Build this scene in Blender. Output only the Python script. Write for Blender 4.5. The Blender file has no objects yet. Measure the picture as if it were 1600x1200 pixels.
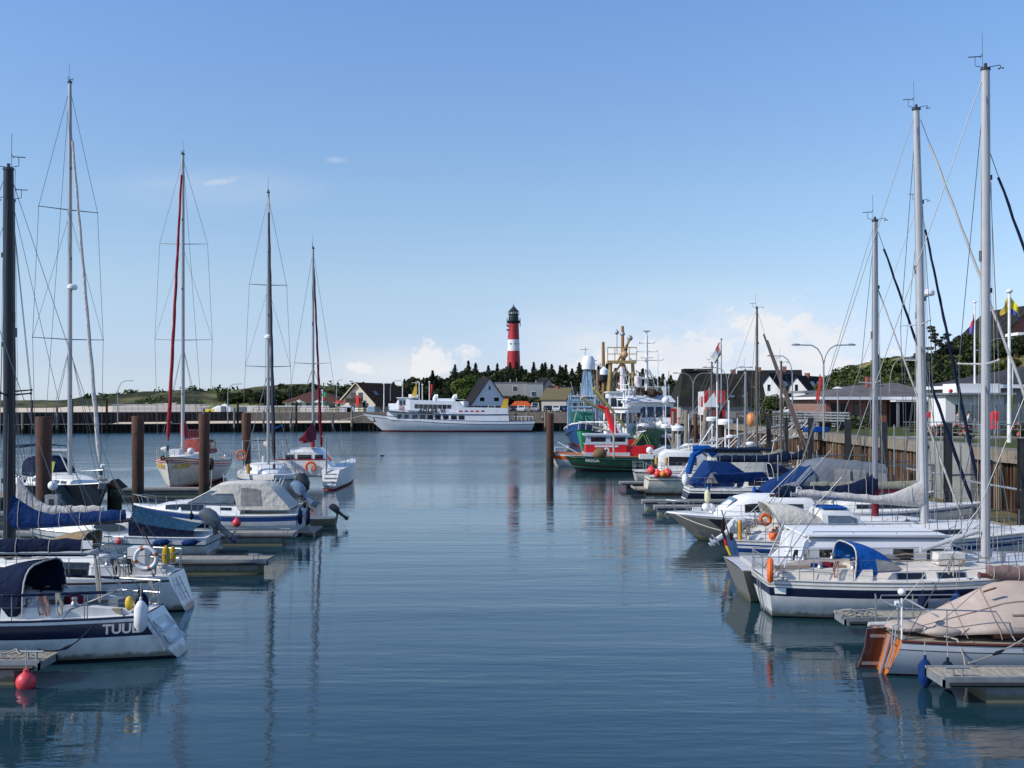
import bpy, math, random
import numpy as np
from math import sin, cos, pi, radians, sqrt, atan2
from mathutils import Vector, Matrix
random.seed(7)
rng = np.random.default_rng(11)
SC = bpy.context.scene
COL = SC.collection

# ---------------------------------------------------------------- camera
cam = bpy.data.cameras.new('camera'); camo = bpy.data.objects.new('camera', cam); COL.objects.link(camo)
camo.location = (0, 0, 6.0); camo.rotation_euler = (radians(90), 0, 0)
cam.sensor_width = 36.0; cam.lens = 36.0; cam.shift_y = 30/1600
cam.clip_start = 0.5; cam.clip_end = 20000
SC.camera = camo
# ---------------------------------------------------------------- light
SUN_EL, SUN_AZ = 36.0, 252.0          # azimuth clockwise from +Y
SC.view_settings.view_transform = 'Standard'; SC.view_settings.look = 'None'
SC.view_settings.gamma = 1.0; SC.view_settings.exposure = 0.22
sl = bpy.data.lights.new('sun', 'SUN'); sl.energy = 3.6; sl.angle = radians(0.53); sl.color = (1.0, 0.93, 0.82)
so = bpy.data.objects.new('sun', sl); COL.objects.link(so)
_sd = Vector((sin(radians(SUN_AZ))*cos(radians(SUN_EL)), cos(radians(SUN_AZ))*cos(radians(SUN_EL)), sin(radians(SUN_EL))))
so.rotation_euler = _sd.to_track_quat('Z', 'Y').to_euler()

def N(nt, typ, **kw):
    n = nt.nodes.new(typ)
    for k, v in kw.items():
        if hasattr(n, k): setattr(n, k, v)
        else: n.inputs[k.replace('_', ' ')].default_value = v
    return n
def math_(nt, op, a, b=None, clamp=False):
    n = nt.nodes.new('ShaderNodeMath'); n.operation = op; n.use_clamp = clamp
    for i, x in enumerate((a, b)):
        if x is None: continue
        if isinstance(x, (int, float)): n.inputs[i].default_value = x
        else: nt.links.new(x, n.inputs[i])
    return n.outputs[0]
def ramp(nt, fac, stops):
    n = nt.nodes.new('ShaderNodeValToRGB'); e = n.color_ramp.elements
    while len(e) < len(stops): e.new(0.5)
    for i, (p, c) in enumerate(stops):
        e[i].position = p; e[i].color = c if len(c) == 4 else (*c, 1)
    nt.links.new(fac, n.inputs[0]); return n.outputs[0]
def mixc(nt, f, a, b, typ='MIX'):
    n = nt.nodes.new('ShaderNodeMix'); n.data_type = 'RGBA'; n.blend_type = typ
    for s, x in ((n.inputs[0], f), (n.inputs[6], a), (n.inputs[7], b)):
        if isinstance(x, (int, float)): s.default_value = x
        elif isinstance(x, tuple): s.default_value = x if len(x) == 4 else (*x, 1)
        else: nt.links.new(x, s)
    return n.outputs[2]

w = bpy.data.worlds.new('World'); SC.world = w; w.use_nodes = True
nt = w.node_tree; nt.nodes.clear()
sky = N(nt, 'ShaderNodeTexSky'); sky.sky_type = 'NISHITA'; sky.sun_disc = False
sky.sun_elevation = radians(SUN_EL); sky.sun_rotation = radians(SUN_AZ)
sky.air_density = 1.0; sky.dust_density = 0.15; sky.ozone_density = 3.0; sky.altitude = 10
tc = N(nt, 'ShaderNodeTexCoord'); sx = N(nt, 'ShaderNodeSeparateXYZ'); nt.links.new(tc.outputs['Generated'], sx.inputs[0])
X_, Y_, Z_ = sx.outputs
ys = math_(nt, 'MAXIMUM', Y_, 0.02)
u_ = math_(nt, 'DIVIDE', X_, ys); v_ = math_(nt, 'DIVIDE', Z_, ys)
cb = N(nt, 'ShaderNodeCombineXYZ'); nt.links.new(u_, cb.inputs[0]); nt.links.new(v_, cb.inputs[1])
def ell(cu, cv, ru, rv, amp=1.0, rot=0.0):
    m = N(nt, 'ShaderNodeMapping'); m.vector_type = 'TEXTURE'
    m.inputs['Location'].default_value = (cu, cv, 0); m.inputs['Rotation'].default_value = (0, 0, rot); m.inputs['Scale'].default_value = (ru, rv, 1)
    nt.links.new(cb.outputs[0], m.inputs[0])
    l = N(nt, 'ShaderNodeVectorMath', operation='LENGTH'); nt.links.new(m.outputs[0], l.inputs[0])
    r = N(nt, 'ShaderNodeMapRange'); r.interpolation_type = 'SMOOTHSTEP'
    nt.links.new(l.outputs['Value'], r.inputs[0])
    r.inputs[1].default_value = 0; r.inputs[2].default_value = 1.0; r.inputs[3].default_value = amp; r.inputs[4].default_value = 0
    return r.outputs[0]
def addall(lst):
    o = lst[0]
    for x in lst[1:]: o = math_(nt, 'MAXIMUM', o, x)
    return o
cum = addall([ell(.285, .04, .10, .095, 1.1), ell(.235, .07, .06, .045, 1), ell(.17, .04, .10, .06, 1.1), ell(.10, .035, .10, .04, 1), ell(-.082, .040, .042, .042, 1.0),
              ell(-.052, .046, .04, .022, .8), ell(-.145, .033, .045, .018, .7), ell(-.03, .022, .06, .03, .6), ell(.04, .03, .06, .03, .6), ell(.36, .04, .07, .04, .7)])
wis = addall([ell(-.285, .2165, .055, .009, .8, .16), ell(-.169, .2375, .03, .007, .6), ell(-.36, .226, .04, .009, .4)])
def fbm(sc, det, rough, stretch):
    m = N(nt, 'ShaderNodeMapping'); m.inputs['Scale'].default_value = stretch; nt.links.new(cb.outputs[0], m.inputs[0])
    t = N(nt, 'ShaderNodeTexNoise'); t.inputs['Scale'].default_value = sc; t.inputs['Detail'].default_value = det; t.inputs['Roughness'].default_value = rough
    nt.links.new(m.outputs[0], t.inputs['Vector']); return t.outputs[0]
n1 = fbm(34, 10, .62, (1, 1.4, 1)); n2 = fbm(30, 6, .6, (1, 5, 1)); n3 = fbm(9, 4, .5, (1, 2, 1))
d1 = math_(nt, 'ADD', cum, math_(nt, 'MULTIPLY', math_(nt, 'SUBTRACT', n1, .5), 2.7))
mr = N(nt, 'ShaderNodeMapRange'); mr.interpolation_type = 'SMOOTHSTEP'; nt.links.new(d1, mr.inputs[0]); mr.inputs[1].default_value = .36; mr.inputs[2].default_value = .82; mr.inputs[4].default_value = .86
d2 = math_(nt, 'MULTIPLY', wis, n2)
mr2 = N(nt, 'ShaderNodeMapRange'); mr2.interpolation_type = 'SMOOTHSTEP'; nt.links.new(d2, mr2.inputs[0]); mr2.inputs[1].default_value = .12; mr2.inputs[2].default_value = .6; mr2.inputs[4].default_value = .55
gate = ramp(nt, cum, [(.02, (0, 0, 0)), (.3, (1, 1, 1))])
mask = math_(nt, 'MAXIMUM', math_(nt, 'MULTIPLY', mr.outputs[0], gate), mr2.outputs[0])
front = math_(nt, 'GREATER_THAN', Y_, 0.05)
up = N(nt, 'ShaderNodeMapRange'); nt.links.new(v_, up.inputs[0]); up.inputs[1].default_value = .0; up.inputs[2].default_value = .03; up.inputs[3].default_value = .35
veil = math_(nt, 'MULTIPLY', addall([ell(.19, .045, .28, .085, 1.1), ell(-.1, .03, .16, .04, .7), ell(-.30, .21, .16, .03, .22)]), ramp(nt, fbm(7, 6, .6, (1, 2.6, 1)), [(.30, (0, 0, 0)), (.56, (.8,)*3)]))
mask = math_(nt, 'MAXIMUM', mask, veil)
mask = math_(nt, 'MULTIPLY', math_(nt, 'MULTIPLY', mask, front), up.outputs[0])
# cloud body: bluish grey to cream tones mottled by a broad noise
ccol = ramp(nt, n3, [(.3, (3.9, 4.25, 4.8)), (.55, (4.75, 4.7, 4.8))])
hs = N(nt, 'ShaderNodeHueSaturation'); hs.inputs['Saturation'].default_value = 1.0; nt.links.new(sky.outputs[0], hs.inputs['Color'])
_g = [(0, .58, .74, 1.13), (.037, .62, .68, .91), (.08, .76, .76, .85), (.112, .86, .84, .83), (.2, .92, .945, .915), (.364, .90, 1.04, 1.13), (1, .62, .86, 1.0)]
air = ramp(nt, Z_, [(p, (a*.8667, b*.85, c*.9*.9998 if False else c*.85*1.0588)) for p, a, b, c in _g])
tint = mixc(nt, 1.0, hs.outputs[0], air, 'MULTIPLY')
skyc = mixc(nt, mask, tint, ccol)
bg = N(nt, 'ShaderNodeBackground'); bg.inputs[1].default_value = 0.162; nt.links.new(skyc, bg.inputs[0])
wo = N(nt, 'ShaderNodeOutputWorld'); nt.links.new(bg.outputs[0], wo.inputs[0])

# ---------------------------------------------------------------- materials
MATS = {}
def mat(name, col, rough=.5, metal=0, var=.12, vscale=3.0, bump=0, bscale=20, spec=.5, dirt=0, coat=0, stretch=(1, 1, 1), alpha=1, col2=None, c2t=(.45, .6), trans=0, emis=0, wline=False, tide=0):
    if name in MATS: return MATS[name]
    m = bpy.data.materials.new(name); m.use_nodes = True; nt = m.node_tree
    b = nt.nodes['Principled BSDF']; tc = N(nt, 'ShaderNodeTexCoord')
    mp = N(nt, 'ShaderNodeMapping'); mp.inputs['Scale'].default_value = stretch; nt.links.new(tc.outputs['Object'], mp.inputs[0])
    ns = N(nt, 'ShaderNodeTexNoise'); ns.inputs['Scale'].default_value = vscale; ns.inputs['Detail'].default_value = 5; ns.inputs['Roughness'].default_value = .6
    nt.links.new(mp.outputs[0], ns.inputs['Vector'])
    if col2 is not None:
        base = ramp(nt, ns.outputs[0], [(c2t[0], col), (c2t[1], col2)])
    else:
        lo = tuple(c*(1-var) for c in col); hi = tuple(min(1, c*(1+var)) for c in col)
        base = ramp(nt, ns.outputs[0], [(.3, lo), (.7, hi)])
    if dirt:
        n4 = N(nt, 'ShaderNodeTexNoise'); n4.inputs['Scale'].default_value = 2.2; n4.inputs['Detail'].default_value = 7
        m4 = N(nt, 'ShaderNodeMapping'); m4.inputs['Scale'].default_value = (1.6, 1.6, .35); nt.links.new(tc.outputs['Object'], m4.inputs[0]); nt.links.new(m4.outputs[0], n4.inputs['Vector'])
        f = ramp(nt, n4.outputs[0], [(.5, (0, 0, 0)), (.78, (dirt, dirt, dirt))])
        base = mixc(nt, f, base, (.16, .13, .09))
    if wline:      # slime and scum that grows just above the waterline
        s = N(nt, 'ShaderNodeSeparateXYZ'); nt.links.new(tc.outputs['Object'], s.inputs[0])
        n5 = N(nt, 'ShaderNodeTexNoise'); n5.inputs['Scale'].default_value = 5; nt.links.new(tc.outputs['Object'], n5.inputs['Vector'])
        z = math_(nt, 'ADD', s.outputs[2], math_(nt, 'MULTIPLY', n5.outputs[0], -.25))
        f = ramp(nt, z, [(0.0, (.75,)*3), (.09, (0, 0, 0))])
        base = mixc(nt, f, base, (.13, .12, .05))
    if tide:       # weed and barnacles below the high water mark
        s = N(nt, 'ShaderNodeSeparateXYZ'); nt.links.new(tc.outputs['Object'], s.inputs[0]); n6 = N(nt, 'ShaderNodeTexNoise'); n6.inputs['Scale'].default_value = 3.5; n6.inputs['Detail'].default_value = 6; nt.links.new(tc.outputs['Object'], n6.inputs['Vector'])
        z = math_(nt, 'SUBTRACT', s.outputs[2], math_(nt, 'MULTIPLY', n6.outputs[0], tide)); f = ramp(nt, math_(nt, 'MULTIPLY', z, .5), [(.12, (.9,)*3), (.3, (0, 0, 0))]); base = mixc(nt, f, base, (.022, .026, .010))
    nt.links.new(base, b.inputs['Base Color'])
    b.inputs['Roughness'].default_value = rough; b.inputs['Metallic'].default_value = metal
    b.inputs['Specular IOR Level'].default_value = spec if rough < .78 else .15; b.inputs['Coat Weight'].default_value = coat
    b.inputs['Alpha'].default_value = alpha; b.inputs['Transmission Weight'].default_value = trans
    if emis: b.inputs['Emission Color'].default_value = (*col, 1); b.inputs['Emission Strength'].default_value = emis
    if bump:
        nb = N(nt, 'ShaderNodeTexNoise'); nb.inputs['Scale'].default_value = bscale; nb.inputs['Detail'].default_value = 6
        nt.links.new(mp.outputs[0], nb.inputs['Vector'])
        bn = N(nt, 'ShaderNodeBump'); bn.inputs['Strength'].default_value = min(1, bump); bn.inputs['Distance'].default_value = .05*max(1, bump)
        nt.links.new(nb.outputs[0], bn.inputs['Height']); nt.links.new(bn.outputs[0], b.inputs['Normal'])
    if name == 'weathered fender timber':
        g = N(nt, 'ShaderNodeNewGeometry'); rr = ramp(nt, g.outputs['Random Per Island'], [(0, (.35, .3, .3)), (.5, (.9, .85, .8)), (1, (1.35, 1.3, 1.2))]); base = mixc(nt, 1.0, base, rr, 'MULTIPLY'); nt.links.new(base, b.inputs['Base Color'])
    MATS[name] = m; return m

gelW = mat('gelcoat white', (.78, .78, .76), .22, dirt=.25, coat=.3, wline=True)
gelC = mat('gelcoat cream', (.74, .70, .60), .28, dirt=.35, coat=.2, wline=True)
deckW = mat('deck white', (.74, .74, .72), .45, dirt=.25, var=.05)
deckG = mat('deck grey', (.42, .42, .41), .6)
navy = mat('navy stripe', (.012, .018, .05), .25, coat=.3)
bluep = mat('blue paint', (.015, .06, .22), .3, coat=.3)
ferryB = mat('ferry dark blue', (.02, .03, .08), .4)
redp = mat('red paint', (.45, .018, .018), .45, dirt=.25)
orangep = mat('orange rescue', (.80, .14, .02), .6, bump=.2, bscale=40)
antiR = mat('antifouling red', (.30, .03, .02), .7, dirt=.4)
antiB = mat('antifouling black', (.02, .022, .025), .7)
darkhull = mat('dark hull', (.015, .02, .03), .15, coat=.6)
alu = mat('brushed mast aluminium', (.34, .35, .37), .45, metal=.55, var=.08, vscale=1.5, stretch=(1, 1, .2))
mastW = mat('white painted mast', (.43, .435, .45), .4, var=.06)
mastN = mat('dark navy mast', (.004, .006, .012), .4)
mastD = mat('brown wooden mast', (.14, .10, .08), .5)
steel = mat('stainless steel', (.42, .43, .44), .38, metal=.8, var=.05)
wire = mat('rigging wire', (.16, .17, .18), .4, metal=.6)
galv = mat('galvanised steel', (.33, .35, .36), .5, metal=.5, var=.2)
ropeM = mat('pale rope', (.45, .42, .36), .9, bump=.6, bscale=80)
ropeK = mat('dark rope', (.04, .045, .055), .9, bump=.6, bscale=80)
ropeP = mat('pink rope', (.45, .28, .25), .9, bump=.6, bscale=80)
glassD = mat('dark window glass', (.012, .014, .018), .04, spec=.8, var=.3)
glassB = mat('tinted windscreen', (.10, .13, .17), .05, spec=.9, var=.3)
clearV = mat('clear vinyl window', (.35, .34, .32), .12, spec=.8, var=.3, bump=.5, bscale=3, alpha=.75)
blk = mat('black rubber', (.018, .018, .02), .6)
blkpl = mat('black plastic', (.03, .032, .036), .35)
navyC = mat('navy canvas', (.006, .014, .042), .85, bump=1.3, bscale=5, var=.25)
blueC = mat('blue canvas', (.005, .075, .31), .8, bump=1.3, bscale=5, var=.2)
blueD = mat('royal blue canvas', (.005, .030, .125), .8, bump=1.3, bscale=5, var=.2)
teal = mat('faded teal canvas', (.015, .065, .12), .8, bump=1.3, bscale=5, var=.2)
greyC = mat('grey sail cloth', (.50, .48, .46), .85, bump=1.3, bscale=4, var=.12)
beigeC = mat('beige canvas', (.60, .57, .50), .85, bump=1.3, bscale=4, var=.1)
pinkC = mat('faded pink canvas', (.45, .37, .32), .85, bump=.7, bscale=2, var=.1, stretch=(1, 1, 1))
maroonC = mat('maroon canvas', (.16, .015, .03), .85, bump=1.3, bscale=6)
redC = mat('red furled sail', (.30, .025, .035), .8, bump=.8, bscale=6, var=.3)
brownC = mat('brown mauve canvas', (.22, .15, .14), .85, bump=1.3, bscale=4, var=.15)
tanC = mat('tan canvas', (.30, .22, .13), .85, bump=.5, bscale=6)
slateC = mat('slate grey canvas', (.15, .17, .20), .8, bump=.6, bscale=5)
oliveC = mat('olive grey canvas', (.24, .24, .19), .85, bump=.6, bscale=5)
varn = mat('varnished mahogany', (.10, .022, .008), .18, coat=.8, var=.2, vscale=2, stretch=(1, .3, 3))
varnO = mat('varnished orange wood', (.60, .17, .02), .18, coat=.8, var=.3, vscale=5, stretch=(1, .4, 5), col2=(.50, .13, .02))
teak = mat('weathered teak', (.30, .25, .19), .7, var=.25, vscale=8, stretch=(.4, 6, 1))
plank = mat('grey dock planks', (.33, .30, .25), .85, var=.35, vscale=7, stretch=(4, .5, 1), bump=.4, bscale=18)
plankE = mat('dock edge timber', (.22, .20, .18), .8, var=.3, dirt=.4)
floatG = mat('grey plastic float', (.20, .22, .23), .6, dirt=.5, wline=True)
floatC = mat('concrete float', (.27, .26, .23), .85, dirt=.6, wline=True, bump=.3)
rust = mat('rusty brown steel', (.05, .021, .013), .75, col2=(.13, .048, .024), c2t=(.35, .68), vscale=1.4, bump=.8, bscale=30, stretch=(1, 1, .35), dirt=.2, tide=1.0)
rustD = mat('dark tarred steel', (.03, .024, .022), .8, col2=(.07, .045, .035), vscale=1.2, stretch=(1, 1, .3), bump=.4)
wallD = mat('weedy black sheet pile', (.012, .013, .012), .8, col2=(.035, .03, .022), vscale=.8, stretch=(3, 3, .4), bump=.5)
wallU = mat('tarred upper sheet pile', (.035, .032, .033), .8, col2=(.06, .052, .05), vscale=.5, stretch=(3, 3, .5), bump=.5)
conc = mat('weathered concrete', (.22, .19, .155), .9, var=.22, vscale=1.2, bump=.5, bscale=15, dirt=.4)
concG = mat('grey concrete', (.24, .25, .24), .9, var=.2, vscale=1.2, bump=.4, bscale=12, dirt=.35)
ledgeM = mat('algae stained ledge', (.16, .125, .07), .85, col2=(.10, .11, .04), vscale=.9, bump=.5)
timber = mat('weathered fender timber', (.21, .16, .115), .85, col2=(.07, .032, .022), c2t=(.40, .60), vscale=2.2, stretch=(2.6, 2.6, .12), bump=.6, bscale=25)
timberD = mat('dark timber', (.05, .035, .028), .85, bump=.5, tide=1.0)
def soft(o, lv=1):
    m = o.modifiers.new('soft', 'SUBSURF'); m.levels = lv; m.render_levels = lv; return o
oldwood = mat('old grey wood', (.24, .21, .17), .85, var=.3, vscale=4, stretch=(3, 3, .3), bump=.6, tide=1.0)
asph = mat('asphalt', (.075, .073, .07), .9, var=.25, vscale=.5)
paving = mat('grey paving', (.30, .27, .25), .9, var=.15, vscale=2)
roofD = mat('dark brown roof tiles', (.060, .028, .018), .85, var=.3, vscale=.8, bump=.7, bscale=6, stretch=(1, 1, 3))
roofK = mat('dark slate roof', (.016, .016, .018), .85, var=.3, vscale=1)
roofT = mat('thatched roof', (.13, .11, .09), .95, var=.3, vscale=1.2, bump=.8, bscale=12)
roofG = mat('grey corrugated roof', (.13, .12, .12), .8, var=.25, vscale=1)
bigroof = mat('dark mossy big roof', (.020, .019, .018), .85, col2=(.034, .031, .025), vscale=.6, bump=.4)
wallW = mat('white render', (.72, .73, .74), .8, var=.05, dirt=.15)
wallBg = mat('pale grey render', (.42, .41, .37), .85, var=.07)
wallY = mat('cream render', (.60, .56, .42), .8, var=.06, dirt=.15)
wallGr = mat('grey timber cladding', (.33, .32, .29), .85, var=.12, vscale=6, stretch=(8, 8, .3))
hullGr = mat('taupe grey steel hull', (.20, .185, .165), .38, var=.06, dirt=.3, wline=True)
hullAl = mat('bare aluminium hull', (.26, .26, .235), .45, metal=.35, var=.2, vscale=2.5, stretch=(1, 1, 3), wline=True)
greenp = mat('green steel hull', (.006, .055, .032), .4, var=.2, dirt=.5)
greenL = mat('bright green hull', (.03, .30, .13), .35, var=.15, dirt=.4)
blueH = mat('blue trawler hull', (.015, .07, .23), .35, var=.15, dirt=.4)
blueL = mat('light blue paint', (.22, .36, .50), .5, dirt=.6)
yel = mat('yellow steel', (.38, .27, .09), .5, var=.15, dirt=.6)
yelB = mat('bright yellow', (.75, .55, .03), .6)
orYel = mat('orange yellow steel', (.30, .15, .045), .5, var=.2, dirt=.6)
limeP = mat('lime green plastic', (.50, .62, .12), .6)
goldp = mat('gold paint', (.62, .40, .04), .45)
whitep = mat('white paint', (.78, .78, .77), .4, dirt=.18)
whitecl = mat('clean white', (.82, .82, .82), .4, var=.03)
carcols = [mat('car paint %s' % n, c, .25, coat=.6, var=.03) for n, c in (('white', (.75,)*3), ('silver', (.40, .42, .44)), ('black', (.02,)*3), ('blue', (.03, .07, .2)), ('grey', (.14, .15, .16)), ('red', (.4, .03, .03)))]
lred = mat('lighthouse red', (.42, .012, .022), .5, var=.18, vscale=.6, dirt=.25)
lwhite = mat('lighthouse white', (.74, .75, .76), .5, var=.06, vscale=.6)
ldark = mat('lighthouse black green', (.02, .028, .03), .5)
skin = mat('skin', (.5, .3, .22), .6)
clothD = mat('dark clothing', (.03, .03, .05), .9)
clothW = mat('white shirt', (.7, .7, .7), .9)
tentR = mat('orange red tent cloth', (.50, .10, .03), .8)
hydr = mat('pink hydrangea blooms', (.50, .11, .12), .8, col2=(.35, .22, .12), var=.3)
flagR = mat('flag red', (.6, .04, .04), .8); flagB = mat('flag blue', (.09, .10, .38), .8); flagY = mat('flag yellow', (.72, .60, .04), .8); flagK = mat('flag black', (.02,)*3, .8)
flagG = mat('flag green', (.03, .45, .15), .8); flagW = mat('flag white', (.8,)*3, .8)

def brick_mat():
    m = bpy.data.materials.new('red brick'); m.use_nodes = True; nt = m.node_tree; b = nt.nodes['Principled BSDF']
    tc = N(nt, 'ShaderNodeTexCoord'); mp = N(nt, 'ShaderNodeMapping'); mp.inputs['Rotation'].default_value = (radians(90), 0, 0); nt.links.new(tc.outputs['Object'], mp.inputs[0])
    br = N(nt, 'ShaderNodeTexBrick'); br.inputs['Scale'].default_value = 4; nt.links.new(mp.outputs[0], br.inputs[0])
    br.inputs['Color1'].default_value = (.30, .085, .05, 1); br.inputs['Color2'].default_value = (.20, .05, .035, 1); br.inputs['Mortar'].default_value = (.25, .2, .17, 1)
    nt.links.new(br.outputs[0], b.inputs['Base Color']); b.inputs['Roughness'].default_value = .85; return m
brick = brick_mat()

def leafmat(name, c1, c2, c3):
    m = bpy.data.materials.new(name); m.use_nodes = True; nt = m.node_tree; b = nt.nodes['Principled BSDF']
    g = N(nt, 'ShaderNodeNewGeometry'); col = ramp(nt, g.outputs['Random Per Island'], [(0, c1), (.6, c2), (1, c3)])
    nt.links.new(col, b.inputs['Base Color']); b.inputs['Roughness'].default_value = .65; b.inputs['Specular IOR Level'].default_value = .25
    return m
conifL = leafmat('conifer needles', (.010, .019, .009), (.022, .036, .015), (.055, .070, .025))
decidL = leafmat('olive leaves', (.03, .05, .015), (.07, .10, .022), (.12, .14, .035))
brightL = leafmat('light green leaves', (.05, .09, .02), (.11, .16, .03), (.17, .21, .05))
shrubL = leafmat('grey green shrub leaves', (.035, .05, .025), (.07, .085, .045), (.12, .13, .075))
darkShr = leafmat('dark shrub leaves', (.014, .025, .010), (.035, .050, .017), (.075, .088, .028))
grassL = leafmat('dry dune grass', (.10, .10, .03), (.24, .20, .07), (.36, .29, .12))
bark = mat('bark', (.06, .045, .035), .9)

# ---------------------------------------------------------------- mesh helper
class MB:
    def __init__(s): s.v = []; s.f = []; s.m = []; s.c = 0; s.g = []
    def mt(s, i): s.c = i; return s
    def add(s, vs, fs):
        o = len(s.v); s.g.append((o, len(s.f))); s.v += [tuple(p) for p in vs]; s.f += [tuple(i+o for i in f) for f in fs]; s.m += [s.c]*len(fs); return s
    def poly(s, *p): return s.add(p, [tuple(range(len(p)))])
    def box(s, x0, x1, y0, y1, z0, z1):
        x0, x1 = sorted((x0, x1)); y0, y1 = sorted((y0, y1)); z0, z1 = sorted((z0, z1))
        return s.add([(x, y, z) for z in (z0, z1) for y in (y0, y1) for x in (x0, x1)],
                     [(0, 2, 3, 1), (4, 5, 7, 6), (0, 1, 5, 4), (2, 6, 7, 3), (0, 4, 6, 2), (1, 3, 7, 5)])
    def obox(s, c, sz, rz=0, ry=0, rx=0):
        R = Matrix.Rotation(rz, 3, 'Z') @ Matrix.Rotation(ry, 3, 'Y') @ Matrix.Rotation(rx, 3, 'X')
        vs = [tuple(R @ Vector((x*sz[0]/2, y*sz[1]/2, z*sz[2]/2)) + Vector(c)) for z in (-1, 1) for y in (-1, 1) for x in (-1, 1)]
        return s.add(vs, [(0, 2, 3, 1), (4, 5, 7, 6), (0, 1, 5, 4), (2, 6, 7, 3), (0, 4, 6, 2), (1, 3, 7, 5)])
    def rings(s, rs, closed=True, cap=True):
        n = len(rs[0]); vs = [p for r in rs for p in r]; fs = []
        for i in range(len(rs)-1):
            for j in range(n if closed else n-1):
                k = (j+1) % n; fs.append((i*n+j, i*n+k, (i+1)*n+k, (i+1)*n+j))
        if cap and closed: fs.append(tuple(range(n-1, -1, -1))); fs.append(tuple((len(rs)-1)*n+j for j in range(n)))
        return s.add(vs, fs)
    def tube(s, pts, r, seg=6, sy=1.0):
        P = [Vector(p) for p in pts]; rs = []; n = len(P)
        rr = r if isinstance(r, (list, tuple)) else [r]*n
        prev = None
        for i, p in enumerate(P):
            d = (P[min(i+1, n-1)]-P[max(i-1, 0)])
            if d.length < 1e-9: d = Vector((0, 0, 1))
            d.normalize()
            if prev is None:
                a = Vector((0, 0, 1)) if abs(d.z) < .9 else Vector((0, 1, 0))
                x = a.cross(d).normalized()
            else:
                x = (prev - d*prev.dot(d)); x = x.normalized() if x.length > 1e-6 else prev
            prev = x; y = d.cross(x)
            rs.append([tuple(p + (x*cos(2*pi*k/seg) + y*sin(2*pi*k/seg)*sy)*rr[i]) for k in range(seg)])
        return s.rings(rs)
    def cyl(s, x, y, z0, z1, r, r2=None, seg=12):
        return s.tube([(x, y, z0), (x, y, z1)], [r, r if r2 is None else r2], seg)
    def lathe(s, prof, c=(0, 0, 0), seg=16, sx=1, sy=1):
        rs = [[(c[0]+r*cos(2*pi*k/seg)*sx, c[1]+r*sin(2*pi*k/seg)*sy, c[2]+z) for k in range(seg)] for r, z in prof]
        return s.rings(rs)
    def sph(s, c, r, sc=(1, 1, 1), seg=10, rn=7):
        rs = []
        for i in range(rn+1):
            a = -pi/2 + pi*i/rn; q = max(cos(a), .001)
            rs.append([(c[0]+r*sc[0]*q*cos(2*pi*k/seg), c[1]+r*sc[1]*q*sin(2*pi*k/seg), c[2]+r*sc[2]*sin(a)) for k in range(seg)])
        return s.rings(rs)
    def torus(s, c, R, r, ax='y', seg=20, sg=8, a0=0, a1=2*pi):
        n = seg; rs = []
        full = abs(a1-a0-2*pi) < 1e-6
        for i in range(n if full else n+1):
            a = a0+(a1-a0)*i/n; ring = []
            for j in range(sg):
                b = 2*pi*j/sg; q = R+r*cos(b); h = r*sin(b)
                p = {'y': (q*cos(a), h, q*sin(a)), 'x': (h, q*cos(a), q*sin(a)), 'z': (q*cos(a), q*sin(a), h)}[ax]
                ring.append((c[0]+p[0], c[1]+p[1], c[2]+p[2]))
            rs.append(ring)
        if full: rs.append(rs[0])
        return s.rings(rs, cap=not full)
    def prism(s, pts, d):
        n = len(pts); q = [tuple(p[i]+d[i] for i in range(3)) for p in pts]
        return s.add(list(pts)+q, [tuple(range(n-1, -1, -1)), tuple(range(n, 2*n))] + [(i, (i+1) % n, (i+1) % n+n, i+n) for i in range(n)])
    def slab(s, p, t):      # a quad/poly given thickness along its normal
        P = [Vector(q) for q in p]; nrm = (P[1]-P[0]).cross(P[2]-P[0]).normalized()*t
        return s.prism([tuple(q) for q in P], tuple(nrm))
    def build(s, name, mats, parent=None, smooth=True, ang=35):
        if not isinstance(mats, (list, tuple)): mats = [mats]
        me = bpy.data.meshes.new(name); me.from_pydata(s.v, [], s.f)
        for m_ in mats: me.materials.append(m_)
        if len(mats) > 1: me.polygons.foreach_set('material_index', s.m)
        me.update()
        import bmesh
        bm = bmesh.new(); bm.from_mesh(me); bmesh.ops.recalc_face_normals(bm, faces=bm.faces); bm.to_mesh(me); bm.free()
        if smooth:
            me.polygons.foreach_set('use_smooth', [True]*len(me.polygons)); me.set_sharp_from_angle(angle=radians(ang))
        o = bpy.data.objects.new(name, me); COL.objects.link(o)
        if parent: o.parent = parent
        return o
def each(mb, name, m, parent, **kw):
    G = mb.g+[(len(mb.v), len(mb.f))]
    for (v0, f0), (v1, f1) in zip(G, G[1:]):
        q = MB(); q.v = mb.v[v0:v1]; q.f = [tuple(i-v0 for i in f) for f in mb.f[f0:f1]]; q.m = mb.m[f0:f1]; q.build(name, m, parent, **kw)
def root(name, label, cat, loc=(0, 0, 0), rz=0, group=None):
    o = bpy.data.objects.new(name, None); COL.objects.link(o); o.location = loc; o.rotation_euler = (0, 0, rz); o.empty_display_size = .2
    o['label'] = label; o['category'] = cat
    if group: o['group'] = group
    return o
def tag(o, label, cat, group=None, loc=None, rz=None):
    o['label'] = label; o['category'] = cat
    if group: o['group'] = group
    if loc: o.location = loc
    if rz is not None: o.rotation_euler = (0, 0, rz)
    return o
def struct(o): o['kind'] = 'structure'; return o
def dup(o, parent=None, loc=None, rz=None, label=None, sc=None):
    c = o.copy(); COL.objects.link(c)
    if parent: c.parent = parent
    for ch in o.children: dup(ch, c)
    if loc is not None: c.location = loc
    if rz is not None: c.rotation_euler = (0, 0, rz)
    if label: c['label'] = label
    if sc is not None: c.scale = (sc, sc, sc) if isinstance(sc, (int, float)) else sc
    return c
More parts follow.
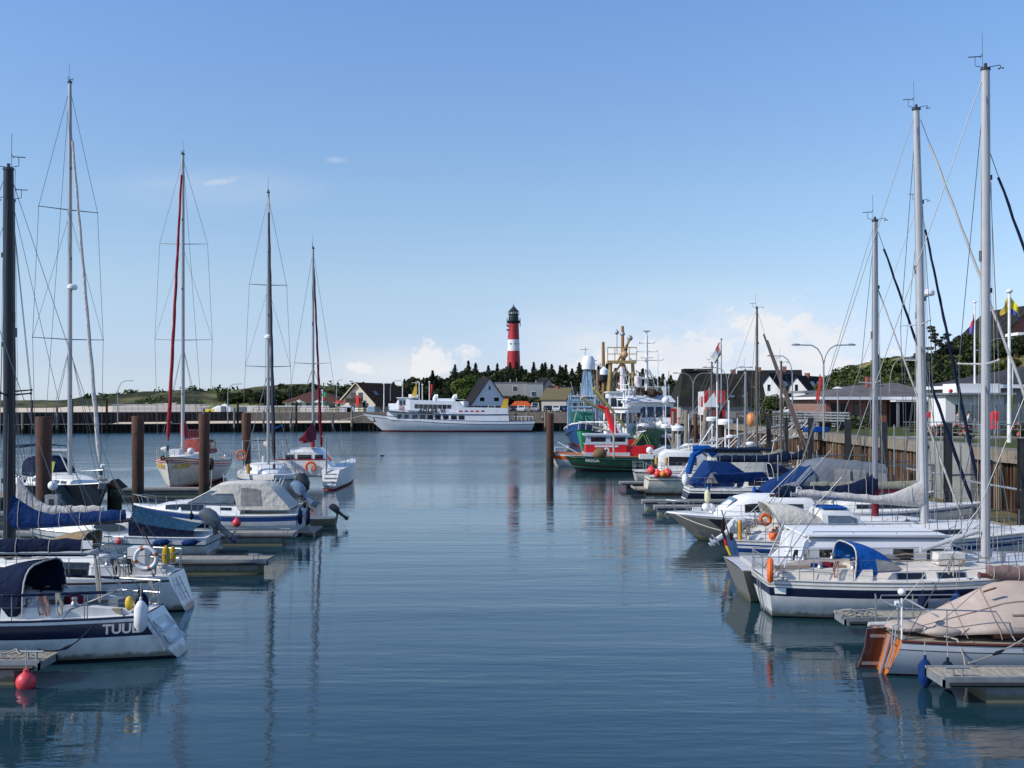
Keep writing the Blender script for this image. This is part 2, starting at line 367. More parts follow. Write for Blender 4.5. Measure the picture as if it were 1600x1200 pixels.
def W(px, py, Y): return ((px-800)/1600*Y, Y, 6-(py-630)/1600*Y)
def text_mesh(body, size, bold=0.0, shear=0, space=1.0, extrude=.004):
    c = bpy.data.curves.new('txt', 'FONT'); c.body = body; c.size = size; c.extrude = extrude; c.offset = bold; c.shear = shear; c.space_character = space
    c.align_x = 'CENTER'; c.align_y = 'CENTER'
    o = bpy.data.objects.new('txt', c); COL.objects.link(o); bpy.context.view_layer.update()
    me = bpy.data.meshes.new_from_object(o.evaluated_get(bpy.context.evaluated_depsgraph_get()))
    bpy.data.objects.remove(o); bpy.data.curves.remove(c)
    return me
def lettering(body, size, fn, m, parent, name='lettering', **kw):
    """fn maps text (u, v, d) to local coordinates"""
    me = text_mesh(body, size, **kw)
    for v in me.vertices: v.co = fn(v.co.x, v.co.y, v.co.z)
    me.materials.clear(); me.materials.append(m)
    o = bpy.data.objects.new(name, me); COL.objects.link(o); o.parent = parent; return o
from mathutils import noise as mn
# ================================================================= WATER
def water_mat():
    m = bpy.data.materials.new('harbour water'); m.use_nodes = True; nt = m.node_tree; b = nt.nodes['Principled BSDF']
    b.inputs['Base Color'].default_value = (.011, .039, .054, 1); b.inputs['Roughness'].default_value = .03; b.inputs['IOR'].default_value = 1.5
    b.inputs['Specular IOR Level'].default_value = .5
    tc = N(nt, 'ShaderNodeTexCoord')
    def nz(scale, st, det, rot=0):
        mp = N(nt, 'ShaderNodeMapping'); mp.inputs['Scale'].default_value = st; mp.inputs['Rotation'].default_value = (0, 0, rot); nt.links.new(tc.outputs['Object'], mp.inputs[0])
        n = N(nt, 'ShaderNodeTexNoise'); n.inputs['Scale'].default_value = scale; n.inputs['Detail'].default_value = det; n.inputs['Roughness'].default_value = .55
        nt.links.new(mp.outputs[0], n.inputs['Vector']); return n.outputs[0]
    swell = nz(.5, (.16, 1.25, 1), 3, .04); mid = nz(1.5, (.5, 1.6, 1), 2, -.12); fine = nz(6, (.6, 1.3, 1), 3, .1); chop = nz(1.1, (.45, .9, 1), 4, .03)
    sp = N(nt, 'ShaderNodeSeparateXYZ'); nt.links.new(tc.outputs['Object'], sp.inputs[0])
    far = N(nt, 'ShaderNodeMapRange'); nt.links.new(sp.outputs[1], far.inputs[0]); far.inputs[1].default_value = 60; far.inputs[2].default_value = 150; far.inputs[3].default_value = .45; far.inputs[4].default_value = 5
    gust = ramp(nt, nz(.05, (.5, 1.6, 1), 2), [(.38, (.45,)*3), (.62, (1.3,)*3)])
    h = math_(nt, 'ADD', math_(nt, 'MULTIPLY', swell, .20), math_(nt, 'ADD', math_(nt, 'MULTIPLY', mid, .06), math_(nt, 'MULTIPLY', math_(nt, 'MULTIPLY', fine, far.outputs[0]), .040)))
    fc = N(nt, 'ShaderNodeMapRange'); nt.links.new(sp.outputs[1], fc.inputs[0]); fc.inputs[1].default_value = 85; fc.inputs[2].default_value = 160; fc.inputs[3].default_value = 0; fc.inputs[4].default_value = 1.2
    h = math_(nt, 'MULTIPLY', math_(nt, 'ADD', h, math_(nt, 'MULTIPLY', chop, fc.outputs[0])), gust)
    rg = N(nt, 'ShaderNodeMapRange'); nt.links.new(sp.outputs[1], rg.inputs[0]); rg.inputs[1].default_value = 95; rg.inputs[2].default_value = 190; rg.inputs[3].default_value = .03; rg.inputs[4].default_value = .18; nt.links.new(rg.outputs[0], b.inputs['Roughness'])
    bn = N(nt, 'ShaderNodeBump'); bn.inputs['Strength'].default_value = 1; bn.inputs['Distance'].default_value = .17
    nt.links.new(h, bn.inputs['Height']); nt.links.new(bn.outputs[0], b.inputs['Normal'])
    return m
mb = MB()
xs = [-6000, -300, 0, 300, 6000]; ysv = [-300, 0, 60, 200, 600, 9000]
mb.add([(x, y, 0) for y in ysv for x in xs], [(j*5+i, j*5+i+1, (j+1)*5+i+1, (j+1)*5+i) for j in range(5) for i in range(4)])
wt = mb.build('water', water_mat(), smooth=False); struct(wt)
for e in wt.data.polygons: pass

# ================================================================= LAND
def LY(x): return 222+min(0, max(x, -140)+33)*.3
SEG = [(-420, -140), (-140, -33), (-33, 25.7)]
def ss(a, b, x):
    t = max(0, min(1, (x-a)/(b-a))); return t*t*(3-2*t)
RP = [(-200, 6.3), (0, 6.4), (100, 6.6), (130, 8.2), (200, 9.2), (250, 10.6), (290, 12.4), (340, 10.4), (400, 12.6), (480, 14.2), (540, 13), (600, 13), (800, 14.5), (1100, 11), (1500, 9), (3000, 8)]
def hgt(x, y):
    d = y-LY(x)
    px = 800+x/max(y, 1)*1600
    rz = np.interp(px, [p for p, _ in RP], [z for _, z in RP])
    z = 3.6+.4*ss(-5, 3, d) if x < 400 else 3.6
    rise = ss(375, 440, y) if px < 620 else ss(300, 470, y)
    z += (rz-4)*rise
    if d > 120: z += (mn.noise((x*.02, y*.02, 0))*3.0+mn.noise((x*.06, y*.06, 3))*1.2)*rise
    hl = ss(57, 92, x-(y-160)*.25)*ss(112, 165, y)
    z += 12*hl + 4*ss(165, 220, y)*hl + hl*(mn.noise((x*.05, y*.05, 7))*2.2+mn.noise((x*.15, y*.15, 2))*.7)
    return z
sand = mat('beach sand', (.68, .56, .43), .95, var=.12, vscale=.15, bump=.6, bscale=1.5)
dune = mat('dune grass and heather', (.028, .034, .014), .95, col2=(.19, .175, .075), c2t=(.46, .72), vscale=.07, bump=3, bscale=.6)
meadow = mat('meadow', (.16, .19, .06), .95, col2=(.24, .23, .11), vscale=.12, bump=1.5, bscale=1)
hillM = mat('grassy slope', (.045, .06, .018), .95, col2=(.26, .21, .085), c2t=(.42, .58), vscale=.07, bump=3, bscale=1.2)
lawnM = mat('short lawn', (.065, .085, .02), .95, var=.25, vscale=1.5, bump=.6, bscale=30)
mb = MB()
gx = sorted(set([-6000, -3000, -1500, -900, -600, -450]+list(range(-350, 400, 5))+[-33, -58]+[420, 450, 500, 600, 900, 1500, 3000, 6000]))
gv = [7, 7.5]+list(range(10, 60, 5))+list(range(60, 340, 5))+list(range(340, 600, 20))+[700, 1000, 2000, 6000]
vs = []; nx = len(gx)
for v in gv:
    for x in gx:
        y = LY(x)+v; vs.append((x, y, hgt(x, y)))
mb.v = vs
for j in range(len(gv)-1):
    for i in range(nx-1):
        x = (gx[i]+gx[i+1])/2; y = LY(x)+(gv[j]+gv[j+1])/2; r = x/y
        if x-(y-160)*.25 > 50 and y > 125 and x > 40: k = 3
        elif y > 395+8*mn.noise((x*.05, 0, 0)): k = 1
        elif r < -.30: k = 0
        elif r < -.17 and y > 248: k = 2
        elif r < -.17: k = 0
        elif y > 330: k = 1
        else: k = 4
        mb.f.append((j*nx+i, j*nx+i+1, (j+1)*nx+i+1, (j+1)*nx+i)); mb.m.append(k)
# east quay apron, up to the harbour wall
o = len(mb.v); ex = [26.0, 26.5]+list(range(30, 200, 5))+[250, 400, 900, 3000]; ey = list(range(-60, 110, 10))+list(range(110, 206, 4))
for yi, y0 in enumerate(ey):
    for x in ex:
        y = y0 if y0 < 204 else LY(x)+7
        mb.v.append((x, y, hgt(x, y)))
ne = len(ex)
for j in range(len(ey)-1):
    for i in range(ne-1):
        x = (ex[i]+ex[i+1])/2; y = (ey[j]+ey[j+1])/2
        mb.f.append((o+j*ne+i, o+j*ne+i+1, o+(j+1)*ne+i+1, o+(j+1)*ne+i)); mb.m.append(3 if (x-(y-160)*.25 > 50 and y > 118) else 4)
ground = struct(mb.build('ground', [sand, dune, meadow, hillM, asph], ang=80))
mb = MB(); mb.box(26.9, 37, 20, 68.2, 3.55, 3.62); mb.box(27.2, 40, 74, 100, 3.55, 3.62); struct(mb.build('lawn', lawnM))
mb = MB(); mb.box(26.3, 60, 68.4, 73.2, 3.5, 3.64); mb.mt(1).box(26.3, 60, 68.1, 68.4, 3.5, 3.72); struct(mb.build('path', [paving, concG]))
mb = MB(); mb.box(38, 44, 20, 68, 3.55, 3.615); struct(mb.build('road', asph))

# ================================================================= QUAY WALLS
def pile_row(mb, p0, p1, z0, z1, step, depth, jit=0, zj=0):
    P0, P1 = Vector((*p0, 0)), Vector((*p1, 0)); L = (P1-P0).length; d = (P1-P0)/L; n = Vector((d.y, -d.x, 0)); k = int(L/step)
    for i in range(k):
        a = P0+d*(i*step); wd = step*(.62 if not jit else random.uniform(.45, .75)); dd = depth*(1 if not jit else random.uniform(.7, 1.2))
        q = [a, a+n*dd+d*wd*.12, a+n*dd+d*(wd*.88), a+d*wd]
        zz = z1+random.uniform(-zj, zj)
        mb.prism([(c.x, c.y, z0) for c in q], (0, 0, zz-z0))
qw = root('quay_wall', 'timber fendered quay wall with concrete capping above brown ledge beside moored yachts', 'quay wall', (25.7, 60, 0))
QX = 25.7
def off(mb, dx, dy): mb.v = [(x-dx, y-dy, z) for x, y, z in mb.v]; return mb
mb = MB(); mb.box(QX+.22, QX+.42, -40, 226, -3, 3.0); off(mb, 25.7, 60).build('backing', mat('gap shade black', (.008, .007, .006), .9), qw)  # backing coloured near black so the gaps between timbers read as shade
mb = MB(); pile_row(mb, (QX+.2, 56.3), (QX+.2, 20), .3, 2.95, .40, .36, 1, .08); pile_row(mb, (QX+.2, 150), (QX+.2, 62.2), .3, 2.95, .40, .36, 1, .08); off(mb, 25.7, 60).build('fender_timber_facing', timber, qw, smooth=False)
mb = MB(); y = -40
while y < 226:
    l = random.uniform(5, 7)
    if not (56 < y+l/2 < 62): mb.box(QX-.38, QX+.9, y, min(y+l-.05, 226), 2.95+random.uniform(-.01, .01), 3.6+random.uniform(-.02, .02))
    y += l
off(mb, 25.7, 60).build('concrete_cap', conc, qw, smooth=False)
mb = MB(); mb.box(QX-.45, QX+.6, 56.4, 62.1, .3, 3.72); mb.box(QX-.5, QX-.45, 57.5, 57.6, .5, 3.6); mb.box(QX-.5, QX-.45, 60.2, 60.3, .5, 3.6); off(mb, 25.7, 60).build('concrete_panel', concG, qw, smooth=False)
mb = MB()
mb.box(22.6, QX+.02, -40, 130, -3, .38); mb.mt(1).box(22.25, 22.6, -40, 130, -3, .46)
lw = mb.build('quay_ledge', [ledgeM, mat('ledge kerb stone', (.38, .33, .24), .9, dirt=.5)], smooth=False)
struct(lw)
# north wall: lower black wall, ledge, upper wall
nw = root('harbour_wall', 'long black sheet piled harbour wall across the far side of the basin', 'harbour wall', (-30, 217, 0))
x0, x1 = -420, 25.7
mb = MB()
for xa, xb in SEG:
    mb.prism([(xa, LY(xa), -3), (xb, LY(xb), -3), (xb, LY(xb)+.3, -3), (xa, LY(xa)+.3, -3)], (0, 0, 4.68))
for xa, xb in SEG[1:]: pile_row(mb, (xa, LY(xa)), (xb, LY(xb)), -1, 1.5, .9, .3)
off(mb, -30, 217).build('sheet_piling', wallD, nw, smooth=False)
mb = MB()
for xa, xb in SEG:
    mb.prism([(xa, LY(xa)-.3, 1.69), (xb, LY(xb)-.3, 1.69), (xb, LY(xb)+6.9, 1.69), (xa, LY(xa)+6.9, 1.69)], (0, 0, .06))
off(mb, -30, 217).build('lower_ledge', mat('stained ledge concrete', (.15, .135, .11), .9, dirt=.6, vscale=.4, var=.35), nw, smooth=False)
uw = MB()
pile_row(uw, (-140, LY(-140)+6.9), (-58, LY(-58)+6.9), 1.75, 4.05, .9, .3)
for xa, xb in ((x0, -140), (-140, -58)):
    uw.prism([(xa, LY(xa)+6.8, 1.75), (xb, LY(xb)+6.8, 1.75), (xb, LY(xb)+7.4, 1.75), (xa, LY(xa)+7.4, 1.75)], (0, 0, 2.4))
off(uw, -30, 217).build('upper_wall', wallU, nw, smooth=False)
sw = MB()
for xa, xb in ((-58, -33), (-33, x1)): sw.prism([(xa, LY(xa)+4.2, 1.7), (xa, LY(xa)+7.3, 1.7), (xa, LY(xa)+7.3, 4.04), (xa, LY(xa)+6.8, 4.04)], (xb-xa, LY(xb)-LY(xa), 0))
off(sw, -30, 217).build('sloped_wall', mat('brown grey wall masonry', (.13, .11, .09), .9, var=.2, vscale=1, bump=.5, dirt=.3), nw, smooth=False)
mb = MB()   # sand blown against the wall foot, with weeds
for xa, xb, h in ((-82, -72, .3), (-69, -58, .45), (-57, -35, .8)):
    mb.prism([(xa, LY(xa)+2.5, 1.76), (xa, LY(xa)+6.9, 1.76), (xa, LY(xa)+6.9, 1.76+h)], (xb-xa, LY(xb)-LY(xa), 0))
sd = mb.build('sand', sand, smooth=False); sd['kind'] = 'stuff'

# ================================================================= LARGE RUSTY PILES (left marina)
def pile(px, py_top, Y, wpx, label, mt=rust, name='mooring_pile', group='rusty steel tube piles of the marina', collar=True):
    x, _, z = W(px, py_top, Y); r = wpx/1600*Y/2
    o = root(name, label, 'mooring pile', (x, Y, 0), group=group)
    mb = MB(); mb.cyl(0, 0, -3, z-(1.1 if collar else 0), r, seg=28)
    mb.build('tube', mt, o)
    if collar:
        mb = MB(); mb.lathe([(r*1.0, z-1.1), (r*1.045, z-1.1), (r*1.045, z-.06), (r*.99, z), (.001, z)], seg=28); mb.build('collar', mt, o)
    return o
pile(68.5, 651, 54, 23, 'thick rusty pile in front of the dark hulled yacht')
pile(215.5, 650, 62, 18, 'rusty pile beside the bow of the cream yacht lettered SUNNY')
pile(319, 646, 64, 16, 'rusty pile hiding the flank of the cream yacht lettered SUNNY')
pile(385, 645, 74, 13.5, 'rusty pile behind the deck gear of the grey masted yacht', )
pile(859.5, 646, 97, 11.5, 'lone rusty pile off the end of the workboat berth', collar=False)
# wooden posts and dark piles along the far wall
def post(px, pt, w_, Y, label, m, grp):
    x, _, z = W(px, pt, Y); r = w_/1600*Y/2
    mb = MB(); mb.tube([(0, 0, -2), (random.uniform(-.05, .05), 0, z)], r, 10); o = mb.build('timber_post', m)
    tag(o, label, 'post', grp, (x, Y, 0)); return o
for px, pt, mt_ in ((35, 645, oldwood), (49.5, 625, timberD), (89, 636, oldwood), (113, 623, timberD), (151, 635, oldwood), (167, 625, timberD), (284, 627, timberD), (318, 638, oldwood), (366, 638, oldwood), (371.5, 628, timberD),
                   (412, 642, oldwood), (454.5, 644, oldwood), (463, 627, timberD), (491, 645, oldwood), (499, 626, timberD), (520, 644, oldwood), (549.5, 641, oldwood), (824, 644, oldwood), (852, 644, oldwood)):
    x = (px-800)/1600*208; Yp = LY(x)-1.0
    post(px, pt, 3.6, Yp, 'dark tall post standing against the far harbour wall' if mt_ is timberD else 'pale shorter post standing against the far harbour wall', mt_, 'tall dark posts along the far wall' if mt_ is timberD else 'short pale posts along the far wall')
# hooded timber pile between dark yacht and cream yacht
o = root('hooded_timber_pile', 'short grey timber pile with a peaked wooden cap beside the dark yacht bow', 'mooring pile', (W(179, 700, 58)[0], 58, 0))
mb = MB(); mb.cyl(0, 0, -2, 1.2, .42, .38, 14); mb.build('trunk_post', oldwood, o)
mb = MB(); mb.prism([(-.6, -.5, 1.2), (.6, -.5, 1.2), (0.05, -.5, 1.7)], (0, 1.0, 0)); mb.build('cap', timberD, o, smooth=False)
# H-beam guide piles with rails near the quay
for i, (px, Yp, ztop) in enumerate(((1201, 84, 4.9), (1228, 78.5, 4.9), (1267, 71.5, 5.0), (1325, 64, 5.0), (1381, 60.3, 4.9), (1481, 52.5, 5.0), (1598, 43.5, 4.5))):
    xw = (px-800)/1600*Yp
    o = root('guide_pile', 'dark steel guide pile %s' % ['by the foot of the gangway', 'behind the boats with white radar domes', 'just under the twin armed street lamp', 'beyond the canvas covered cruiser', 'beside the grey concrete wall panel', 'between the two tallest white masts', 'close to the pointed end of the brown ledge'][i], 'guide pile', (xw, Yp, 0))
    mb = MB(); mb.box(-.02, .02, -.15, .15, -2, ztop); mb.box(-.16, .16, -.17, -.145, -2, ztop); mb.box(-.16, .16, .145, .17, -2, ztop); mb.build('beam', mat('guide steel', (.045, .048, .05), .6, metal=.3, var=.3), o, smooth=False)
    if i > 1:
        mb = MB(); mb.tube([(0, 0, 2.3), (QX-xw-.4, 1.2, 2.3)], .05, 8); mb.tube([(0, 0, 2.3), (0, 5.5, 2.3)], .05, 8); mb.build('guide_rail', galv, o)
# ================================================================= QUAY FURNITURE (east)
rl = root('quay_railing', 'galvanised two bar railing along the paved path on the quay', 'railing', (26.4, 68.6, 3.64))
mb = MB()
for i in range(10): mb.cyl(i*2.05, 0, 0, 1.1, .03, seg=8)
each(mb, 'post', galv, rl); mb = MB(); mb.tube([(-.2, 0, 1.1), (18.6, 0, 1.1)], .03, 8); mb.tube([(-.2, 0, .6), (18.6, 0, .6)], .022, 8); mb.build('rails', galv, rl)
r2 = root('quay_railing', 'small galvanised gate railing beside the concrete wall panel', 'railing', (25.9, 56.6, 3.72))
mb = MB()
for y in (0, 1.8, 3.6, 5.2): mb.cyl(0, y, 0, 1.1, .03, seg=8)
mb.tube([(0, 0, 1.1), (0, 5.2, 1.1)], .03, 8); mb.tube([(0, 0, .55), (0, 5.2, .55)], .022, 8); mb.tube([(0, 0, 1.1), (2.2, 0, 1.1), (2.2, 0, 0)], .03, 8); mb.build('rails', galv, r2)
def lamp(px, py_top, Y, arms, label, z0=3.6, r=.06, rise=1.1, reach=1.5, group='curved arm street lamps around the harbour', side=1):
    x, _, z = W(px, py_top, Y); H = z-z0
    o = root('street_lamp', label, 'street lamp', (x, Y, z0), group=group)
    mb = MB(); mb.tube([(0, 0, 0), (0, 0, 1.2), (0, 0, H-rise)], [r*1.5, r*1.2, r*.9], 8)
    mb.build('pole', galv, o)
    for sgn in arms:
        mb = MB(); mb.tube([(0, 0, H-rise), (sgn*reach*.08, 0, H-rise*.55), (sgn*reach*.25, 0, H-rise*.2), (sgn*reach*.5, 0, H-.02), (sgn*reach, 0, H)], r*.7, 6); mb.build('arm', galv, o)
        mb = MB(); mb.lathe([(.01, -.05), (.14, -.04), (.15, .02), (.09, .08), (.01, .1)], (0, 0, 0), 8, 2.2, 1); mb.v = [(a+sgn*(reach+.25), b, c+H) for a, b, c in mb.v]; mb.build('lamp_head', galv, o)
    return o
lamp(1287, 539, 69, (1, -1), 'tall twin armed lamp at the quay edge under the white houses', rise=1.3, reach=1.6)
lamp(1238, 556, 92, (-1,), 'single armed lamp whose arm curves over the truck side of the quay', reach=1.7, rise=1.6)
lamp(1137, 574, 120, (1, -1), 'twin armed lamp in front of the big dark roof', reach=2.4, rise=1.6)
lamp(1083, 583, 128, (-1, 1), 'twin armed lamp before the hipped edge of the big dark roof', reach=2.0, rise=1.5)
lamp(1122, 578, 150, (-1,), 'single armed lamp between the two twin lamps', reach=3, rise=1.5)
lamp(1390, 560, 105, (1,), 'thin lamp behind the brick clubhouse', reach=2.0, rise=2.6, r=.05)
lamp(1536, 529, 100, (1,), 'single armed lamp on the slope behind the beige building', reach=2.4, rise=1.8)
lamp(1539, 548, 96, (-1,), 'short hooked lamp beside the tallest white mast', reach=.5, rise=1.2)
lamp(184, 595, 209, (1,), 'lone curved lamp on the far wall before the beach', z0=1.75, reach=2.7, rise=2.4, r=.1)
lamp(356, 600, 214, (1,), 'curved lamp behind the yellow notice board', z0=1.75, reach=2.4, rise=1.8, r=.1)
lamp(526, 594, 240, (1,), 'short curved lamp beside the wooden restaurant', z0=4, reach=.9, rise=1.2, r=.09)
lamp(610, 595, 250, (1,), 'curved lamp between restaurant and trees', z0=4, reach=2.2, rise=1.6, r=.1)
# ball lamp
x, _, z = W(1309, 606, 80); o = root('post_lamp', 'post top lamp with a shallow white cap on the lawn edge', 'street lamp', (x, 80, 3.6))
mb = MB(); mb.cyl(0, 0, 0, z-3.7, .05, seg=8); mb.build('pole', galv, o); mb = MB(); mb.lathe([(.08, -.3), (.1, -.1), (.45, -.05), (.2, .06), (.01, .1)], (0, 0, z-3.6), 14); mb.build('lamp_head', whitep, o)
# flags
def flagmesh(pts, mats, bands):
    """pts: quad grid corner points (top pole, bottom pole, bottom fly, top fly)"""
    a, b, c, d = [Vector(p) for p in pts]; mb = MB(); n = 8; mrows = 6
    def P(s, t):
        p = (a*(1-t)+b*t)*(1-s)+(d*(1-t)+c*t)*s
        return (p.x, p.y+.18*sin(s*7+t*2)*s+.02, p.z+.05*sin(s*5))
    for j in range(mrows):
        mb.c = bands[min(len(bands)-1, int(j/mrows*len(bands)))]
        for i in range(n):
            mb.add([P(i/n, j/mrows), P((i+1)/n, j/mrows), P((i+1)/n, (j+1)/mrows), P(i/n, (j+1)/mrows)], [(0, 1, 2, 3)])
    return mb
def flagpole(px, ptop, Y, zb, label, r=.045, m=whitep):
    x, _, z = W(px, ptop, Y); o = root('flagpole', label, 'flagpole', (x, Y, zb)); H = z-zb
    mb = MB(); mb.tube([(0, 0, 0), (0, 0, H)], [r*1.4, r*.8], 10); mb.build('pole', m, o); mb = MB(); mb.sph((0, 0, H), r*2.2, (1, 1, .7)); mb.build('finial', m, o); return o, H
o, H = flagpole(1577, 455, 62, 3.6, 'white pole with yellow and blue flag standing in the hydrangea bed', .09)
flagmesh([(.05, 0, H-.3), (.05, 0, H-1.35), (.75, 0, H-1.75), (.62, 0, H-1.1)], None, [0, 0, 1]).build('flag', [flagY, flagB], o)
flagmesh([(-.05, 0, H-.35), (-.05, 0, H-1.3), (-.45, .1, H-1.45), (-.42, .1, H-1.1)], None, [0, 0]).build('flag', [mat('flag ochre', (.42, .33, .05), .8, var=.5, vscale=9)], o)
flagmesh([(.05, 0, H-4.1), (.05, 0, H-7.2), (.3, 0, H-7.3), (.25, 0, H-4.6)], None, [0, 0, 1]).build('flag', [flagW, flagY], o)
o, H = flagpole(1523, 472, 84, 3.6, 'pole with red and blue flag half hidden by the tallest mast', .07)
flagmesh([(-.05, 0, H-.9), (-.05, 0, H-2.3), (-.45, 0, H-2.7), (-.25, 0, H-1.6)], None, [0, 1]).build('flag', [flagR, flagB], o)
o, H = flagpole(1127, 530, 98, 3.6, 'slim grey pole flying a white flag with a red emblem', .055, galv)
flagmesh([(-.05, 0, H-.1), (-.05, 0, H-1.5), (-.55, 0, H-2.3), (-.95, 0, H-1.6)], None, [0, 0, 0, 0, 1]).build('flag', [flagW, flagK, flagR], o)
mb = MB(); mb.torus((-.35, -.12, H-1.0), .13, .05, 'y', 10, 5); mb.obox((-.33, -.14, H-.6), (.12, .03, .5), ry=.3); mb.obox((-.4, -.14, H-.85), (.3, .03, .08), ry=-.3); mb.build('emblem', flagR, o)
for px, pt, m1, m2, lab in ((600, 600, galv, None, 'bare pole behind the ferry wheelhouse'), (629, 600, galv, None, 'bare pole next to the ferry funnel top'), (660, 601, whitep, None, 'pale bare pole before the pine trees'), (671, 597, whitep, 1, 'pale pole with a small red pennant before the pine trees'), (504, 610, whitep, 2, 'pole with green and red banner by the kiosks')):
    o, H = flagpole(px, pt, 236, 4, lab, .12)
    if m2: flagmesh([(.1, 0, H-.3), (.1, 0, H-3.5), (.5, 0, H-3.6), (.9, 0, H-.6)], None, [0, 1, 0]).build('flag', [flagR if m2 == 1 else flagG, flagR], o)
# beach flag red
o = root('banner_flag', 'tall narrow red advertising banner leaning over the parked trailers', 'banner', (W(1276, 650, 88)[0], 88, 3.6)); mb = MB(); mb.tube([(0, 0, 0), (.1, 0, 2.5), (.3, 0, 4.9)], .03, 6); mb.build('pole', galv, o)
mb = MB(); mb.slab([(-.1, 0, 2.6), (.22, 0, 2.6), (.5, 0, 4.6), (.25, 0, 4.9)], .02); mb.build('cloth', mat('banner red', (.72, .05, .03), .8, bump=.4, bscale=3), o)
# ================================================================= BOAT KIT
class Hull:
    """local frame: x from stern (0) to bow (L), y beam, z up from the waterline"""
    def __init__(s, L, B, fs, fb, draft=.5, ts=.72, rs=.25, rb=1.0, mid=.42, dip=.06, vb=1.25, full=.75):
        s.L, s.B, s.fs, s.fb, s.dr, s.ts, s.rs, s.rb, s.mid, s.dip, s.vb, s.full = L, B, fs, fb, draft, ts, rs, rb, mid, dip, vb, full
    def w(s, t):
        if t < s.mid: return s.B/2*(s.ts+(1-s.ts)*sin(pi/2*t/s.mid))
        q = (t-s.mid)/(1-s.mid); return s.B/2*max(.012, (1-q**2.0)**s.full*(1-q*.12))
    def sh(s, t): return s.fs+(s.fb-s.fs)*t**1.7-s.dip*sin(pi*t)
    def hy(s, t, z):
        S = s.sh(t); dr = s.dr*(1-.55*abs(t-.5)*2); h = min(1, max(0, (S-z)/(S+dr)))
        e = 2.8+(s.vb-2.8)*t**1.6
        return s.w(t)*max(0, 1-h**e)**.6 if h < 1 else 0
    def x(s, t, z):
        S = s.sh(t); a = (S-z)/max(S, .1)
        return t*s.L + s.rs*a*(1-t)**3 - s.rb*a*t**4
    def pt(s, t, z, side, out=0):
        return (s.x(t, z), side*(s.hy(t, z)+out), z)
    def tx(s, xx): return max(0, min(1, xx/s.L))
    def txz(s, xx, z):
        a, b = 0., 1.
        for _ in range(18):
            c = (a+b)/2
            if s.x(c, z) < xx: a = c
            else: b = c
        return a
    def mesh(s, mats, rows, parent, deck=deckW, tran=None, name='hull', n=22, cap=None, bul=0.0):
        """rows: list of (kind, value, matindex below this row)"""
        mb = MB(); T = [i/n for i in range(n+1)]; grid = []
        for t in T:
            S = s.sh(t); zs = []
            for k, v, _ in rows:
                z = S-v if k == 's' else v
                if zs: z = min(z, zs[-1]-.004)
                zs.append(z)
            zs.append(min(-s.dr*.55*(1-.55*abs(t-.5)*2), zs[-1]-.01)); zs.append(zs[-1]-.15)
            grid.append(zs)
        R = len(grid[0]); idx = {}
        for side in (-1, 1):
            for i, t in enumerate(T):
                for j, z in enumerate(grid[i]): idx[side, i, j] = len(mb.v); mb.v.append(s.pt(t, z, side))
            for i in range(n):
                for j in range(R-1):
                    mb.f.append((idx[side, i, j], idx[side, i+1, j], idx[side, i+1, j+1], idx[side, i, j+1])); mb.m.append(rows[min(j, len(rows)-1)][2])
        for j in range(R-1):    # transom
            mb.f.append((idx[-1, 0, j], idx[-1, 0, j+1], idx[1, 0, j+1], idx[1, 0, j])); mb.m.append(len(mats) if tran else rows[min(j, len(rows)-1)][2])
        o = mb.build(name, list(mats)+([tran] if tran else []), parent, ang=50)
        mb = MB(); rs_ = []
        for t in T:
            S = s.sh(t)-bul; ww = max(.01, s.hy(t, S)-.01) if bul else s.w(t)-.01; ww = max(ww, .005); x_ = s.x(t, S)
            rs_.append([(x_, -ww, S-.004), (x_, -ww*.5, S+.03*s.B/3), (x_, 0, S+.04*s.B/3), (x_, ww*.5, S+.03*s.B/3), (x_, ww, S-.004)])
        mb.rings(rs_, closed=False); mb.build('deck', deck, parent, ang=50)
        if cap:
            for side in (-1, 1):
                mb = MB(); mb.tube([(s.x(t, s.sh(t)), side*s.w(t), s.sh(t)+.005) for t in T], cap[1], 6); mb.build('rub_rail', cap[0], parent)
        return o
    def sheet_text(s, body, size, xc, z0, side, m, parent, dx, name='lettering', **kw):
        def f(u, v, d):
            x = xc+dx*u; z = z0+v; t = s.txz(x, z); return Vector((x, side*(s.hy(t, z)+.012+d), z))
        return lettering(body, size, f, m, parent, name, **kw)

